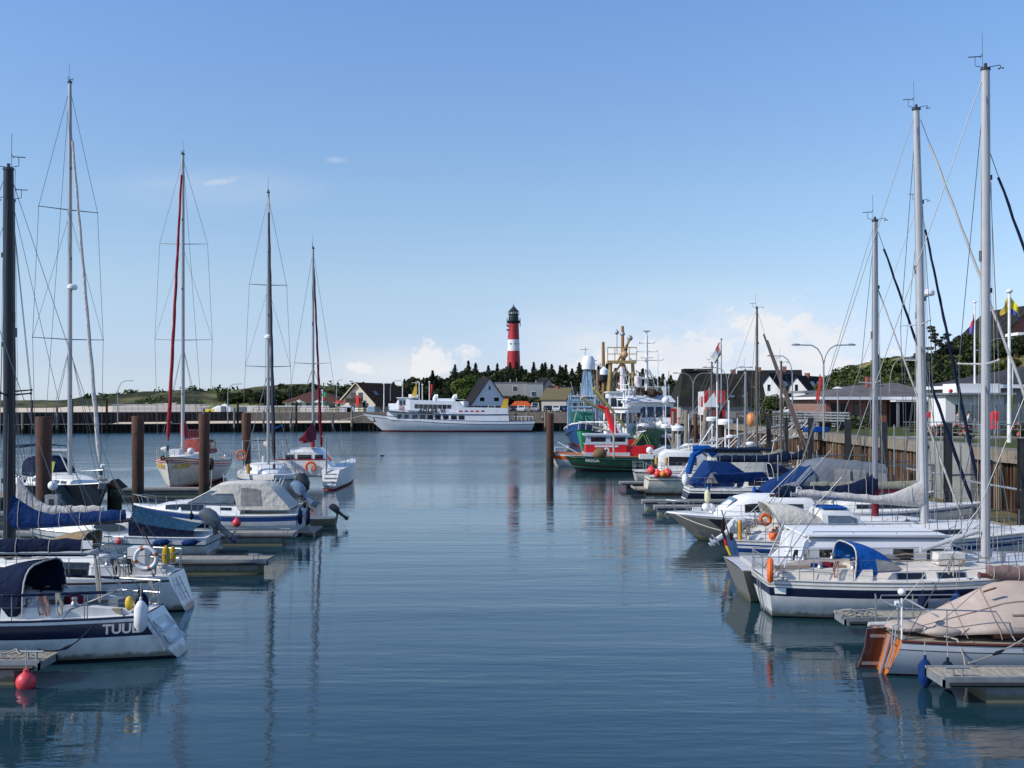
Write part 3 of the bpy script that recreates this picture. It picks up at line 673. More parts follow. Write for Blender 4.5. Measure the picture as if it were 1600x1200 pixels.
def cabin(parent, m, sec, name='coachroof', tumble=.86, ang=40, mats2=None):
    """sec: list of (x, halfwidth, z0, height)"""
    mb = MB(); rs = []
    for x, wd, z0, h in sec:
        rs.append([(x, -wd, z0), (x, -wd*(tumble+.04), z0+h*.72), (x, -wd*tumble*.9, z0+h*.93), (x, -wd*.4, z0+h*1.04), (x, wd*.4, z0+h*1.04), (x, wd*tumble*.9, z0+h*.93), (x, wd*(tumble+.04), z0+h*.72), (x, wd, z0)])
    mb.rings(rs); return mb.build(name, m, parent, ang=ang)
def cabwin(parent, sec, x0, x1, a, b, m=glassD, sides=(-1, 1), tumble=.86, n=4, slant=0, name='window', frame=None, out=.008):
    X = [q[0] for q in sec]
    for side in sides:
        def P(x, t, o_):
            wd, z0, h = (np.interp(x, X, [q[k] for q in sec]) for k in (1, 2, 3))
            f = 1+(tumble+.04-1)*(t/.72); return (x, side*(wd*f+o_), z0+h*t)
        def strip(xa, xb, ta, tb, o1, o2):
            mb = MB()
            for o_ in (o2,):
                g = [[P(xa+(xb-xa)*i/n+slant*(t-.4), t, o_) for i in range(n+1)] for t in (ta, tb)]
                g2 = [[P(xa+(xb-xa)*i/n+slant*(t-.4), t, -.01) for i in range(n+1)] for t in (ta, tb)]
                mb.rings([[g[0][i], g[1][i], g2[1][i], g2[0][i]] for i in range(n+1)])
            return mb
        w_ = strip(x0, x1, a, b, 0, out).build(name, m, parent)
        if frame: strip(x0-.05, x1+.05, a-.07, b+.07, 0, out*.5).build('frame', frame, w_)
def rails(H, parent, t0=.08, t1=.86, n=6, h=.62, pulpit=True, push=True, m=steel, wires=2):
    st = MB()
    T = [t0+(t1-t0)*i/(n-1) for i in range(n)]
    if pulpit:
        mb = MB()
        a = .90
        top = [H.pt(a, H.sh(a), -1, -.06), ]
        pl = [(H.x(a, H.sh(a)), -H.w(a)+.06, H.sh(a)+h), (H.x(.97, H.sh(1)), -H.w(.97)*.8, H.sh(.97)+h), (H.L+.05, 0, H.sh(1)+h), (H.x(.97, H.sh(1)), H.w(.97)*.8, H.sh(.97)+h), (H.x(a, H.sh(a)), H.w(a)-.06, H.sh(a)+h)]
        mb.tube([(pl[0][0]-.1, pl[0][1], H.sh(a))]+pl+[(pl[4][0]-.1, pl[4][1], H.sh(a))], .013, 6)
        for k in (1, 3): mb.tube([pl[k], (pl[k][0]-.15, pl[k][1], H.sh(.97))], .014, 6)
        mb.build('pulpit', m, parent)
    if push:
        mb = MB(); w0 = H.w(0)-.08; z = H.sh(0); xo = H.x(0, z)+.05; xf = xo+H.L*.11
        w1 = H.w(.11)-.06
        for dz in (h, h*.52): mb.tube([(xf, -w1, z+dz), (xo, -w0, z+dz), (xo-.08, -w0*.6, z+dz), (xo-.08, w0*.6, z+dz), (xo, w0, z+dz), (xf, w1, z+dz)], .014, 6)
        for x_, y_ in ((xf, w1), (xo, w0), (xo-.05, w0*.55)):
            for sd in (-1, 1): mb.tube([(x_, sd*y_, z), (x_, sd*y_, z+h)], .014, 6)
        mb.build('pushpit', m, parent)
    mb = MB()
    for t in T:
        for sd in (-1, 1):
            x_, y_, z_ = H.x(t, H.sh(t)), sd*(H.w(t)-.05), H.sh(t); mb.tube([(x_, y_, z_), (x_, y_, z_+h)], .013, 5)
    each(mb, 'stanchion', m, parent)
    mb = MB()
    for sd in (-1, 1):
        for k in range(wires):
            q = h*(1-.48*k)-.01
            mb.tube([(H.x(t, H.sh(t)), sd*(H.w(t)-.05), H.sh(t)+q) for t in [.11]+T+[.9]], .006, 4)
    mb.build('lifelines', wire, parent)
def vane(mb, x, y, z, s=1):
    mb.tube([(x, y, z), (x-.3*s, y, z+.05), (x-.3*s, y, z+.3)], .012, 4); mb.tube([(x-.5*s, y, z+.3), (x-.12*s, y, z+.32)], .014, 4)
    mb.obox((x-.12*s, y, z+.34), (.02, .01, .12), ry=.5)
    mb.tube([(x, y, z), (x+.42*s, y, z+.08), (x+.44*s, y, z+.02)], .012, 4)
    for k in range(3): mb.sph((x+.44*s+.06*cos(k*2.1), y+.06*sin(k*2.1), z-.01), .028, seg=6, rn=4)
    mb.tube([(x, y, z), (x, y, z+.12)], .05, 6)
def mast(parent, H, xm, zfoot, ztop, r, m=alu, spr=(.45,), sl=.9, furl=None, furlz=.97, back=True, lean=0, antenna=True, rigm=wire, rw=.009, inner=None, radar=None, xbow=None, rt=.8, backx=None, spar_seg=14):
    hgt_ = ztop-zfoot
    mb = MB(); P = lambda f: (xm+lean*f, 0, zfoot+hgt_*f)
    mb.tube([P(0), P(.5), P(.85), P(1)], [r, r, r*(rt+.1), r*rt], spar_seg, .8); mb.mt(1)
    mb.tube([P(.998), (P(1)[0], 0, ztop+.04)], r*1.08, spar_seg, .8)
    mo = mb.build('mast', [m, blkpl], parent)
    mb = MB()
    for f in (.2, .55, .78): mb.obox((P(f)[0]+r*1.0, 0, P(f)[2]), (.1, .07, .14))
    mb.obox((P(.62)[0]-r, 0, P(.62)[2]), (.09, .06, .3)); each(mb, 'mast_fitting', blkpl, mo)
    if spr:
        mb = MB(); mb2 = MB()
        tips = []
        for f in spr:
            c = P(f); L_ = sl*(1.08 if f < .5 else .9)
            for sd in (-1, 1):
                mb.tube([(c[0], sd*r*.6, c[2]), (c[0]-.22, sd*L_, c[2]+.06)], [.035, .022], 6); mb.sph((c[0]-.22, sd*L_, c[2]+.06), .045, seg=6, rn=4)
            tips.append((c[0]-.22, L_, c[2]+.06))
        mb.build('spreaders', m, parent)
    else: tips = []
    t = H.tx(xm); cw = H.w(t)-.08; dz = H.sh(t)
    mb = MB()
    for sd in (-1, 1):
        pts = [(xm-.12, sd*cw, dz)]+[(a, sd*b, c) for a, b, c in tips]+[P(.985)]; mb.tube(pts, rw, 5)
        if tips:
            f0 = spr[0]; mb.tube([(xm-.55, sd*cw*.97, dz), P(f0-.015)], rw, 5); mb.tube([(xm+.35, sd*cw*.97, dz), P(f0-.02)], rw, 5)
            if len(spr) > 1: mb.tube([(tips[0][0], sd*tips[0][1], tips[0][2]), P(spr[1]-.01)], rw*.8, 5)
    mb.build('shrouds', rigm, parent)
    if back:
        mb = MB(); bx = .15 if backx is None else backx; zt = H.sh(0)
        sp_ = (xm*.35+bx, 0, zt+2.8); mb.tube([P(1), sp_], rw, 5)
        for sd in (-1, 1): mb.tube([sp_, (bx, sd*H.w(0)*.8, zt)], rw, 5)
        mb.build('backstay', rigm, parent)
    xb = (H.L-.15) if xbow is None else xbow; zb = H.sh(1)+.05
    A = Vector((xb, 0, zb)); Bq = Vector(P(furlz)); Bq.x += r
    if furl:
        fm, fr = furl; mb = MB(); q = lambda f: tuple(A+(Bq-A)*f)
        mb.tube([q(.0), q(1)], rw, 5); mb.build('forestay', rigm, parent)
        mb = MB(); k = 26; fs_ = [.05+.89*i/k for i in range(k+1)]
        mb.tube([tuple(A+(Bq-A)*f+Vector((.012*sin(i*2.1), .012*cos(i*1.7), 0))) for i, f in enumerate(fs_)], [fr*(.4 if i == 0 else (1.12-.55*f)*(1+.08*sin(i*2.7))) for i, f in enumerate(fs_)], 8)
        mb.build('furled_genoa', fm, parent)
        mb = MB(); mb.tube([q(.018), q(.035)], .09, 10); mb.build('furling_drum', blkpl, parent)
    else:
        mb = MB(); mb.tube([tuple(A), tuple(Bq)], rw, 5); mb.build('forestay', rigm, parent)
    if inner:
        im, ir, fz, xi = inner; mb = MB(); Bi = Vector(P(fz)); Ai = Vector((xi, 0, H.sh(H.tx(xi))+.1)); mb.tube([tuple(Ai), tuple(Ai*.92+Bi*.08), tuple(Ai*.06+Bi*.94), tuple(Bi)], [.02, ir, ir*.6, .012], 7); mb.build('furled_staysail', im, parent)
    mb = MB()   # halyards
    for k, (dx_, dy_) in enumerate(((r+.05, .03), (-r-.06, -.03), (r+.1, -.05))): mb.tube([(xm+dx_*1.4, dy_, zfoot+.3), (P(.97-.1*k)[0]+dx_*.6, dy_, P(.97-.1*k)[2])], .007, 4)
    mb.build('halyards', ropeM, parent)
    mb = MB(); vane(mb, P(1)[0], 0, ztop+.05)
    if antenna: mb.tube([(P(1)[0]-.08, 0, ztop), (P(1)[0]-.1, 0, ztop+1.05)], .008, 4)
    mb.build('masthead_instruments', blkpl, parent)
    if radar:
        f, sg = radar; c = P(f); mb = MB(); mb.lathe([(.02, 0), (.22, .01), (.27, .08), (.26, .22), (.17, .3), (.01, .31)], (c[0]+sg*.45, 0, c[2]), 16); rd = mb.build('radar_dome', whitecl, parent)
        mb = MB(); mb.tube([(c[0], 0, c[2]-.12), (c[0]+sg*.4, 0, c[2]-.02)], .035, 6); mb.build('bracket', steel, rd)
    return P
def boom(parent, xm, z, L, m=alu, cover=None, rise=0, hm=.75, he=.22, sag=.0, wr=.14, r=.075, lazy=False, mast_z=None):
    mb = MB(); e = (xm-L, 0, z+rise); mb.tube([(xm-.1, 0, z), e], r, 10, .8); mb.tube([e, (e[0]-.02, 0, e[2])], r*1.1, 8); bo = mb.build('boom', m, parent)
    if cover:
        n = 24; rs = []
        for i in range(n+1):
            f = i/n; x = xm+.12-(L-.02)*f; zc = z+rise*f
            h = he+(hm-he)*max(0, 1-f*2.6)**1.6 + .03*sin(i*1.9)+.02*sin(i*4.3); wd = wr*(1.0-.35*f)*(1+.10*sin(i*2.3)+.06*sin(i*5.1))
            rs.append([(x, -.03, zc-r*1.2), (x, -wd, zc+.02), (x, -wd*.9, zc+h*.45), (x+.02, -wd*.45, zc+h*.85), (x, 0, zc+h), (x, wd*.45, zc+h*.85), (x, wd*.9, zc+h*.45), (x, wd, zc+.02), (x, .03, zc-r*1.2)])
        mb = MB(); mb.rings(rs); sc_ = soft(mb.build('sail_cover', cover, parent, ang=80)); mb = MB()
        for i in range(3, n, 4): mb.tube([(p[0], p[1]*1.02, p[2]+(.004 if k > 3 else -.004)) for k, p in enumerate(rs[i])], .011, 4)
        each(mb, 'lacing', ropeM, sc_)
    return bo
def sprayhood(parent, x0, x1, wd, z0, zr, h, m, wm=None, lip=True, aft=.25, name='sprayhood'):
    """x0 aft hoop, x1 forward foot"""
    rs = []; n = 12; k = 8
    for j in range(k+1):
        f = j/k; x = x0+(x1-x0)*f; top = zr+h*(1-f**2.4); top = max(top, zr+.02); ww = wd*(1-.1*f)
        ring = []
        for i in range(n+1):
            a = pi*i/n; y = -ww*(abs(cos(a))**.5)*(1 if cos(a) >= 0 else -1); zz = z0+(top-z0)*sin(a)**.55
            ring.append((x-aft*(zz-z0)/(h+.6)*(1-f), y, zz))
        rs.append(ring)
    mb = MB(); mb.rings(rs, closed=False); mb.v = mb.v
    o = soft(mb.build(name, m, parent, ang=80))
    sol = o.modifiers.new('thickness', 'SOLIDIFY'); sol.thickness = .012
    mb = MB(); mb.tube(rs[0], .022, 6); mb.build('hoop', greyC, o)
    return o
def cockpit(parent, H, x0, x1, h=.28, m=deckW, winches=True, floor=True, wheel=False, tiller=False):
    for sd in (-1, 1):
        mb = MB(); n = 8; rs = []
        for i in range(n+1):
            f = i/n; x = x0+(x1-x0)*f; t = H.tx(x); w_ = H.w(t); z = H.sh(t); hh = h*(.35+.65*min(1, f*2.5))
            rs.append([(x, sd*(w_-.30), z-.02), (x, sd*(w_-.36), z+hh), (x, sd*(w_-.56), z+hh+.01), (x, sd*(w_-.60), z-.02)])
        mb.rings(rs); mb.build('coaming', m, parent)
    w_ = H.w(H.tx((x0+x1)/2)); z = H.sh(H.tx(x0))
    mb = MB(); mb.box(x0+.15, x1-.05, -w_+.66, w_-.66, z+.02, z+.06); mb.build('cockpit_floor', teak, parent, smooth=False)
    mb = MB(); mb.box(x0+.2, x1-.1, -w_+.62, -w_*.4, z+.05, z+.16); mb.box(x0+.2, x1-.1, w_-.62, w_*.4, z+.05, z+.16); mb.build('cockpit_seat', teak, parent, smooth=False)
    if winches:
        for sd in (-1, 1):
            for f in (.45, .8):
                x = x0+(x1-x0)*f; t = H.tx(x); mb = MB(); mb.lathe([(.09, 0), (.08, .04), (.055, .08), (.06, .13), (.075, .16), (.05, .18), (.001, .18)], (x, sd*(H.w(t)-.46), H.sh(t)+h+.01), 12); mb.build('winch', steel, parent)
    if wheel:
        mb = MB(); mb.torus((x0+.9, 0, z+.85), .42, .018, 'x', 24, 6)
        for k in range(6): mb.tube([(x0+.9, 0, z+.85), (x0+.9, .42*cos(k*pi/3), z+.85+.42*sin(k*pi/3))], .01, 4)
        mb.build('steering_wheel', steel, parent); mb = MB(); mb.tube([(x0+1.0, 0, z), (x0+1.0, 0, z+.95)], [.14, .1], 8); mb.build('pedestal', deckW, parent)
    if tiller:
        mb = MB(); mb.tube([(x0-.1, 0, z+.35), (x0+.5, .02, z+.5), (x0+1.2, .05, z+.62)], [.03, .028, .02], 8); mb.build('tiller', varn, parent)
def foredeck(parent, H, xh=.66):
    deckbits(parent, H, int(H.L*100))
    mb = MB(); x = H.L*xh; z = H.sh(xh); mb.obox((x, 0, z+.10), (.55, .55, .07)); mb.build('hatch', mat('acrylic hatch', (.06, .07, .09), .15), parent)
    mb = MB()
    for t, sd in ((.93, -1), (.93, 1), (.04, -1), (.04, 1), (.5, 1), (.5, -1)):
        x = H.x(t, H.sh(t)); y = sd*(H.w(t)-.07); z = H.sh(t); mb.tube([(x-.1, y, z+.07), (x+.1, y, z+.07)], .014, 5); mb.box(x-.03, x+.03, y-.012, y+.012, z, z+.07)
    each(mb, 'cleat', steel, parent)
def outboard(parent, x, y, z, tilt=.5, s=1.0, m=None, name='outboard_motor', legm=None):
    """tilts aft (towards -x); pivot on the transom"""
    m = m or mat('outboard silver', (.28, .31, .36), .3, metal=.3, dirt=.3); legm = legm or m
    ob = MB(); R = Matrix.Rotation(tilt, 3, 'Y')
    def tf(v): q = R @ Vector((v[0]*s, v[1]*s, v[2]*s)); return (q.x+x, q.y+y, q.z+z)
    rs = []
    for zz, lx, ly, cx in ((.05, .12, .12, -.16), (.15, .23, .17, -.2), (.42, .27, .19, -.22), (.66, .25, .18, -.2), (.80, .18, .14, -.16), (.84, .05, .05, -.12)):
        rs.append([(cx+lx*cos(a)*(1 if abs(cos(a)) < .9 else .97), ly*sin(a), zz) for a in [2*pi*k/12 for k in range(12)]])
    ob.rings([[tf(p) for p in r] for r in rs]); o = ob.build('cowling', m, None)
    mb = MB()
    mb.rings([[tf(p) for p in r] for r in [[(cx+lx*cos(a), ly*sin(a), zz) for a in [2*pi*k/8 for k in range(8)]] for zz, lx, ly, cx in ((.14, .13, .10, -.16), (-.3, .10, .065, -.17), (-.62, .11, .05, -.18), (-.80, .09, .025, -.17))]])
    mb.rings([[tf((cx, r_*cos(a), -.66+r_*sin(a))) for a in [2*pi*k/8 for k in range(8)]] for cx, r_ in ((-.02, .02), (-.08, .06), (-.30, .06), (-.36, .03))])
    mb.add([tf(p) for p in ((-.42, -.1, -.50), (0, -.1, -.50), (0, .1, -.50), (-.42, .1, -.50), (-.42, -.1, -.52), (0, -.1, -.52), (0, .1, -.52), (-.42, .1, -.52))], [(0, 1, 2, 3), (4, 5, 6, 7), (0, 1, 5, 4), (2, 3, 7, 6), (1, 2, 6, 5), (0, 3, 7, 4)])
    lg = mb.build('drive_leg', legm, None)
    mb = MB()
    for k in range(3):
        a = k*2.094; c, d = cos(a), sin(a)
        mb.add([tf((-.37, .03*c, -.66+.03*d)), tf((-.35, .14*c-.06*d, -.66+.14*d+.06*c)), (tf((-.40, .16*c+.03*d, -.66+.16*d-.03*c))), tf((-.40, .04*c+.03*d, -.66+.04*d-.03*c))], [(0, 1, 2, 3)])
    pr = mb.build('propeller', blkpl, None)
    pa = o; pa.name = name; pa.data.name = name; pa.parent = parent; lg.parent = pa; pr.parent = pa
    mb = MB(); mb.obox((x+.02, y, z+.02), (.12*s, .24*s, .3*s)); mb.build('bracket', blkpl, pa)
    return pa
def deckbits(B, H, seed, x0=2.6, x1=8, wd=.8, z=.42):
    r = random.Random(seed); mb = MB()
    for sd in (-1, 1): mb.tube([(x, sd*wd*.72, H.sh(H.tx(x))+z+(.06 if i % 2 else .01)) for i, x in enumerate(np.linspace(x0+.6, x1-1.5, 9))], .018, 5)
    each(mb, 'grab_rail', teak, B)
    for k in range(3): coil(B, r.uniform(.3, x0), r.choice((-1, 1))*H.w(.2)*.8, H.sh(.1)+.55, r=.13, m=r.choice((ropeM, ropeK, ropeP)), h=.45)
    mb = MB(); x = x1-1.2; mb.lathe([(.07, 0), (.07, .12), (.1, .2), (.06, .22)], (x, wd*.5, H.sh(H.tx(x))+z*.8), 10); mb.lathe([(.07, 0), (.07, .12), (.1, .2), (.06, .22)], (x, -wd*.5, H.sh(H.tx(x))+z*.8), 10); each(mb, 'vent', steel, B)
    mb = MB(); mb.obox((x0+.9, 0, H.sh(.3)+z+.04), (.9, .62, .06)); mb.build('sliding_hatch', mat('hatch tinted', (.10, .09, .08), .3), B)
    for k in range(2): x = r.uniform(.6, x0-.3); mb = MB(); mb.obox((x, r.uniform(-.5, .5), H.sh(.1)+.22), (.35, .28, .22), r.uniform(0, 3)); mb.build(('cockpit_bag', 'cushion')[k], r.choice((blueD, slateC, maroonC, greyC)), B)
    mb = MB()
    for sd in (-1, 1):
        for f in (0, .35, .7): mb.tube([(x0+(x1-x0)*f+.1*sin(i), sd*(.25+.1*f)+.02*i*(1-f), H.sh(.5)+z+.02-.25*f) for i in range(4)], .01, 4)
    mb.build('running_lines', ropeM, B)
# -------- loose things
def fender(loc, label, m=whitep, r=.11, l=.6, rope_h=.4, group=None, cat='fender'):
    mb = MB(); mb.lathe([(.01, -l/2), (r*.45, -l/2+.02), (r, -l/2+r), (r, l/2-r), (r*.45, l/2-.02), (.03, l/2), (.03, l/2+.08), (.01, l/2+.09)], seg=14)
    o = mb.build('fender', m); mb = MB(); mb.tube([(0, 0, l/2+.05), (0, .02, l/2+rope_h)], .010, 5); mb.build('rope', ropeM, o)
    return tag(o, label, cat, group, loc)
def ballf(loc, label, m=None, r=.2, group=None, name='ball_fender'):
    m = m or mat('pinkish red buoy', (.70, .05, .07), .45, dirt=.2)
    mb = MB(); mb.lathe([(.005, -r)]+[(r*cos(a), r*sin(a)) for a in [-1.2, -.8, -.4, 0, .4, .8, 1.15]]+[(.06, r*1.02), (.05, r*1.3), (.01, r*1.32)], seg=16)
    o = mb.build(name, m); mb = MB(); mb.tube([(0, 0, r*1.25), (0, 0, r*1.25+.45)], .01, 5); mb.build('rope', ropeM, o); return tag(o, label, 'ball fender', group, loc)
def lifering(loc, label, rz=0, m=None, R=.31, horseshoe=False, tilt=0):
    m = m or whitecl; mb = MB()
    if horseshoe: mb.torus((0, 0, 0), R*.8, .085, 'y', 16, 8, -pi*.28, pi*1.28)
    else: mb.torus((0, 0, 0), R, .065, 'y', 28, 8)
    o = mb.build('lifebuoy', m); mb = MB()
    if not horseshoe:
        for k in range(4): mb.torus((0, 0, 0), R, .069, 'y', 3, 8, k*pi/2+.2, k*pi/2+.5)
        mb.build('band', mat('brownish orange band', (.42, .13, .04), .7), o)
        mb = MB(); mb.torus((0, -.01, 0), R+.07, .01, 'y', 20, 4); mb.build('grab_line', ropeM, o)
    tag(o, label, 'lifebuoy', None, loc, rz); o.rotation_euler[0] = tilt; return o
def coil(parent, x, y, z, r=.16, m=ropeM, n=4, h=.5):
    mb = MB()
    for k in range(n):
        mb.tube([(x+(.02*k), y+.02*sin(k*2), z), (x-r*.5+.02*k, y+.02, z-h*.5), (x-r*.3, y, z-h), (x+r*.3, y-.01*k, z-h*(.9+.05*k)), (x+r*.5, y, z-h*.5), (x+.03*k, y, z)], .014, 5)
    return mb.build('rope_coil', m, parent)
def line(pts, label, m=ropeM, r=.012, sag=.1, name='mooring_line', snub=False):
    a, b = Vector(pts[0]), Vector(pts[-1]); mb = MB(); P = []
    for i in range(11):
        f = i/10; p = a+(b-a)*f; p.z -= sag*4*f*(1-f); P.append(tuple(p-a))
    mb.tube(P, r, 6); o = mb.build(name, m)
    if snub: mb = MB(); mb.tube(P[4:7], [.02, .045, .02], 8); mb.build('rubber_snubber', blk, o)
    return tag(o, label, 'mooring line', None, tuple(a))
def pontoon(x0, x1, yc, wd, label, z=.52, floats=(), fm=floatG, cleats=(), group='finger pontoons between the berths', side=0, planks=True):
    o = root('finger_pontoon', label, 'pontoon', ((x0+x1)/2, yc, 0), group=group); c = (x0+x1)/2
    a, b = x0-c, x1-c
    mb = MB(); x = a+.03; k = 0
    while x < b-.05:
        mb.box(x, x+.125, -wd/2+.09, wd/2-.09, z-.035, z+random.uniform(-.004, .004)); x += .14; k += 1
        if k > 140: break
    mb.build('deck_planks', plank, o, smooth=False)
    mb = MB(); mb.box(a, b, -wd/2, -wd/2+.08, z-.2, z+.012); mb.box(a, b, wd/2-.08, wd/2, z-.2, z+.012); mb.box(a, a+.03, -wd/2, wd/2, z-.2, z-.04); mb.box(b-.03, b, -wd/2, wd/2, z-.2, z-.04); mb.build('edge_beam', galv, o, smooth=False)
    mb = MB(); 
    for s_ in (-1, 1): mb.tube([(a+.1, s_*(wd/2+.04), z-.13), (b-.1, s_*(wd/2+.04), z-.13)], .05, 6)
    mb.build('rubbing_strip', blk, o)
    for f0, f1 in floats: mb = MB(); mb.box(f0-c, f1-c, -wd/2+.05, wd/2-.05, -.35, z-.2); mb.build('float', fm, o, smooth=False)
    for cx in cleats:
        mb = MB(); q = cx-c; mb.cyl(q-.09, -wd/2+.14, z, z+.16, .025, seg=8); mb.cyl(q+.09, -wd/2+.14, z, z+.16, .025, seg=8); mb.tube([(q-.24, -wd/2+.14, z+.17), (q+.24, -wd/2+.14, z+.17)], .028, 8); mb.build('cleat', galv, o)
    return o
# ================================================================= LEFT MARINA
def boat(label, cat, x0, y, rz, name='sailing_yacht', group=None): return root(name, label, cat, (x0, y, 0), rz, group)
# ---- L1 white yacht, navy band, lettered TUULI
B = boat('white sailing yacht with wide navy band lettered TUULI and navy sprayhood', 'sailboat', -8.62, 24.6, pi)
H = Hull(10.2, 3.1, 1.02, 1.42, ts=.46, rs=-.72, dip=.03, full=.7)
H.mesh([gelW, navy, antiB], [('s', 0, 0), ('s', .09, 1), ('s', .42, 0), ('a', .07, 2)], B, cap=(navy, .028), tran=gelW)
mb = MB()   # steps and recesses moulded in the scoop transom
for z0, z1, xx in ((.62, .86, -.28), (.36, .54, -.52)):
    mb.add([(xx+.02, -.42, z0), (xx+.02, .42, z0), (xx+.13, .42, z1), (xx+.13, -.42, z1), (xx-.16, -.42, z0), (xx-.16, .42, z0)], [(0, 1, 2, 3), (0, 1, 5, 4), (1, 2, 5), (0, 3, 4)])
mb.build('transom_steps', deckW, B, smooth=False)
H.sheet_text('TUULI', .30, .40, .77, 1, mat('letter silver', (.62, .62, .6), .4), B, -1, bold=.008)
sec = [(2.9, .95, 1.02, .25), (3.2, 1.05, 1.0, .40), (5.5, 1.0, 1.05, .42), (7.2, .72, 1.15, .32), (8.0, .5, 1.25, .06)]
cabin(B, deckW, sec); cabwin(B, sec, 4.2, 6.8, .25, .7)
cockpit(B, H, .35, 3.1, .26); rails(H, B, t0=.12, h=.62); foredeck(B, H)
sprayhood(B, 2.6, 4.6, 1.15, 1.1, 1.42, .80, navyC, None, aft=.0)
mast(B, H, 6.2, 1.5, 15, .10, m=alu, spr=(.33, .64), furl=(navyC, .06))
boom(B, 6.1, 2.42, 4.75, m=mastW, cover=navyC, hm=.6, he=.34, wr=.13, r=.09)
mb = MB(); mb.tube([(1.40, 0, 2.35), (1.34, .03, 1.9), (1.30, -.02, 1.5), (1.28, 0, 1.2)], [.03, .05, .07, .03], 6); mb.tube([(1.3, .05, 2.3), (1.2, .06, 1.3)], .02, 5); mb.build('mainsheet', ropeM, B)
mb = MB(); mb.obox((1.52, .14, 2.62), (.24, .01, .2)); mb.build('cover_badge', whitecl, B)
for x_, m_ in ((2.15, ropeP), (1.72, ropeM)): coil(B, x_, H.w(.2)-.1, 1.66, m=m_)
mb = MB();
for sd in (-1, 1): mb.tube([(.75, sd*(H.w(.08)-.03), 1.63), (2.9, sd*(H.w(.28)-.05), 1.63)], .035, 8)
each(mb, 'rail_padding', navyC, B)
mb = MB(); mb.tube([(1.7, H.w(.15)-.1, 1.04), (1.55, H.w(.15)-.12, 1.25), (.45, H.w(.04)-.1, 1.68)], .022, 6); mb.build('gantry_strut', steel, B)
coil(B, .12, .65, 1.55, m=ropeM); coil(B, .2, .2, 1.6, m=ropeK)
mb = MB(); mb.sph((.0, .75, 1.32), .22, (.7, .8, 1.25)); mb.build('stern_bag', navyC, B); mb = MB(); mb.sph((.22, .95, 1.38), .13, (.8, .7, 1.3)); mb.build('flare_bag', mat('yellow plastic bag', (.70, .45, .04), .6), B)
mb = MB(); mb.tube([(-.05, .8, 1.0), (-.55, .8, .25)], .018, 6); mb.tube([(-.05, .55, 1.0), (-.55, .55, .25)], .018, 6)
for k in range(4): mb.tube([(-.1-.14*k, .8, .93-.18*k), (-.1-.14*k, .55, .93-.18*k)], .014, 5)
mb.build('swim_ladder', steel, B)
fender((-8.5, 23.45, 1.12), 'grubby white fender hanging over the last letter of TUULI', r=.15, l=.72)
# ---- L2 yacht with blue sail cover
B = boat('white yacht with dark mast, long bright blue sail cover and round lifebuoy at the stern', 'sailboat', -9.85, 30.0, pi)
H = Hull(9.6, 2.9, 1.05, 1.4, ts=.50, rs=-.42, dip=.03)
H.mesh([gelW, mat('brown cove line', (.10, .05, .03), .4), antiB], [('s', 0, 0), ('s', .10, 1), ('s', .16, 0), ('a', .06, 2)], B, tran=gelW)
sec = [(2.1, .9, 1.02, .50), (3.9, .95, 1.05, .50), (4.2, .92, 1.05, .36), (6.6, .62, 1.18, .22), (7.2, .4, 1.25, .05)]
cabin(B, deckW, sec); cabwin(B, sec, 2.25, 3.7, .15, .8, frame=blkpl); cabwin(B, sec, 4.5, 6.2, .25, .75)
cockpit(B, H, .2, 2.1, .3, tiller=True); rails(H, B, t0=.12, h=.6); foredeck(B, H)
mast(B, H, 4.9, 1.45, 12.85, .15, m=mastN, spr=(.42,), sl=.85, back=True, rt=.95, spar_seg=16)
boom(B, 4.9, 2.36, 3.6, m=mastN, cover=blueD, hm=1.25, he=.33, wr=.13, rise=.22)
mb = MB(); mb.sph((.1, .55, 1.62), .2, (.6, .5, 1.5)); mb.sph((.12, -.1, 1.55), .17, (.6, .6, 1.5)); each(mb, 'outboard_cover', mat('yellow canvas', (.50, .33, .03), .8, bump=.5), B)
coil(B, .35, .85, 1.62, m=ropeM); coil(B, 1.3, 1.05, 1.55, m=ropeM, r=.2)
mb = MB(); mb.tube([(-.1, .3, .95), (-.42, .3, .3)], .018, 6); mb.tube([(-.1, .02, .95), (-.42, .02, .3)], .018, 6); mb.tube([(-.2, .3, .75), (-.2, .02, .75)], .015, 5); mb.tube([(-.32, .3, .5), (-.32, .02, .5)], .015, 5); mb.build('swim_ladder', steel, B)
mb = MB(); mb.tube([(.15, 1.05, 1.55), (.6, 1.1, 2.5)], .022, 6); mb.build('flagstaff', varn, B)
mb = MB(); mb.obox((1.0, .2, 1.45), (.5, .5, .75)); mb.build('companionway_hatch', deckW, B)
lifering((-10.35, 28.95, 1.62), 'white ring lifebuoy with brownish bands on the yacht with the blue sail cover', R=.30)
# burgee on mast
# ---- L3 yacht with pale grey cover, tan hood
B = boat('small white yacht with pale grey sail cover and tan cockpit tent', 'sailboat', -12.9, 33.4, pi)
H = Hull(7.8, 2.5, .95, 1.2, ts=.7, rs=-.2); H.mesh([gelC, bluep, antiB], [('s', 0, 0), ('s', .08, 1), ('s', .16, 0), ('a', .05, 2)], B)
sec = [(1.6, .75, .9, .35), (2.0, .85, .9, .45), (4.6, .8, .95, .40), (5.6, .5, 1.0, .05)]; cabin(B, deckW, sec); cabwin(B, sec, 2.4, 4.2, .25, .7)
cockpit(B, H, .2, 1.7, .25, winches=False); rails(H, B, h=.58); sprayhood(B, .9, 2.5, .85, 1.1, 1.3, .55, tanC, None)
mast(B, H, 3.4, 1.3, 12.6, .105, m=mastN, spr=(.45,), sl=.8)
boom(B, 3.15, 2.42, 2.9, cover=greyC, hm=1.35, he=.25, wr=.13)
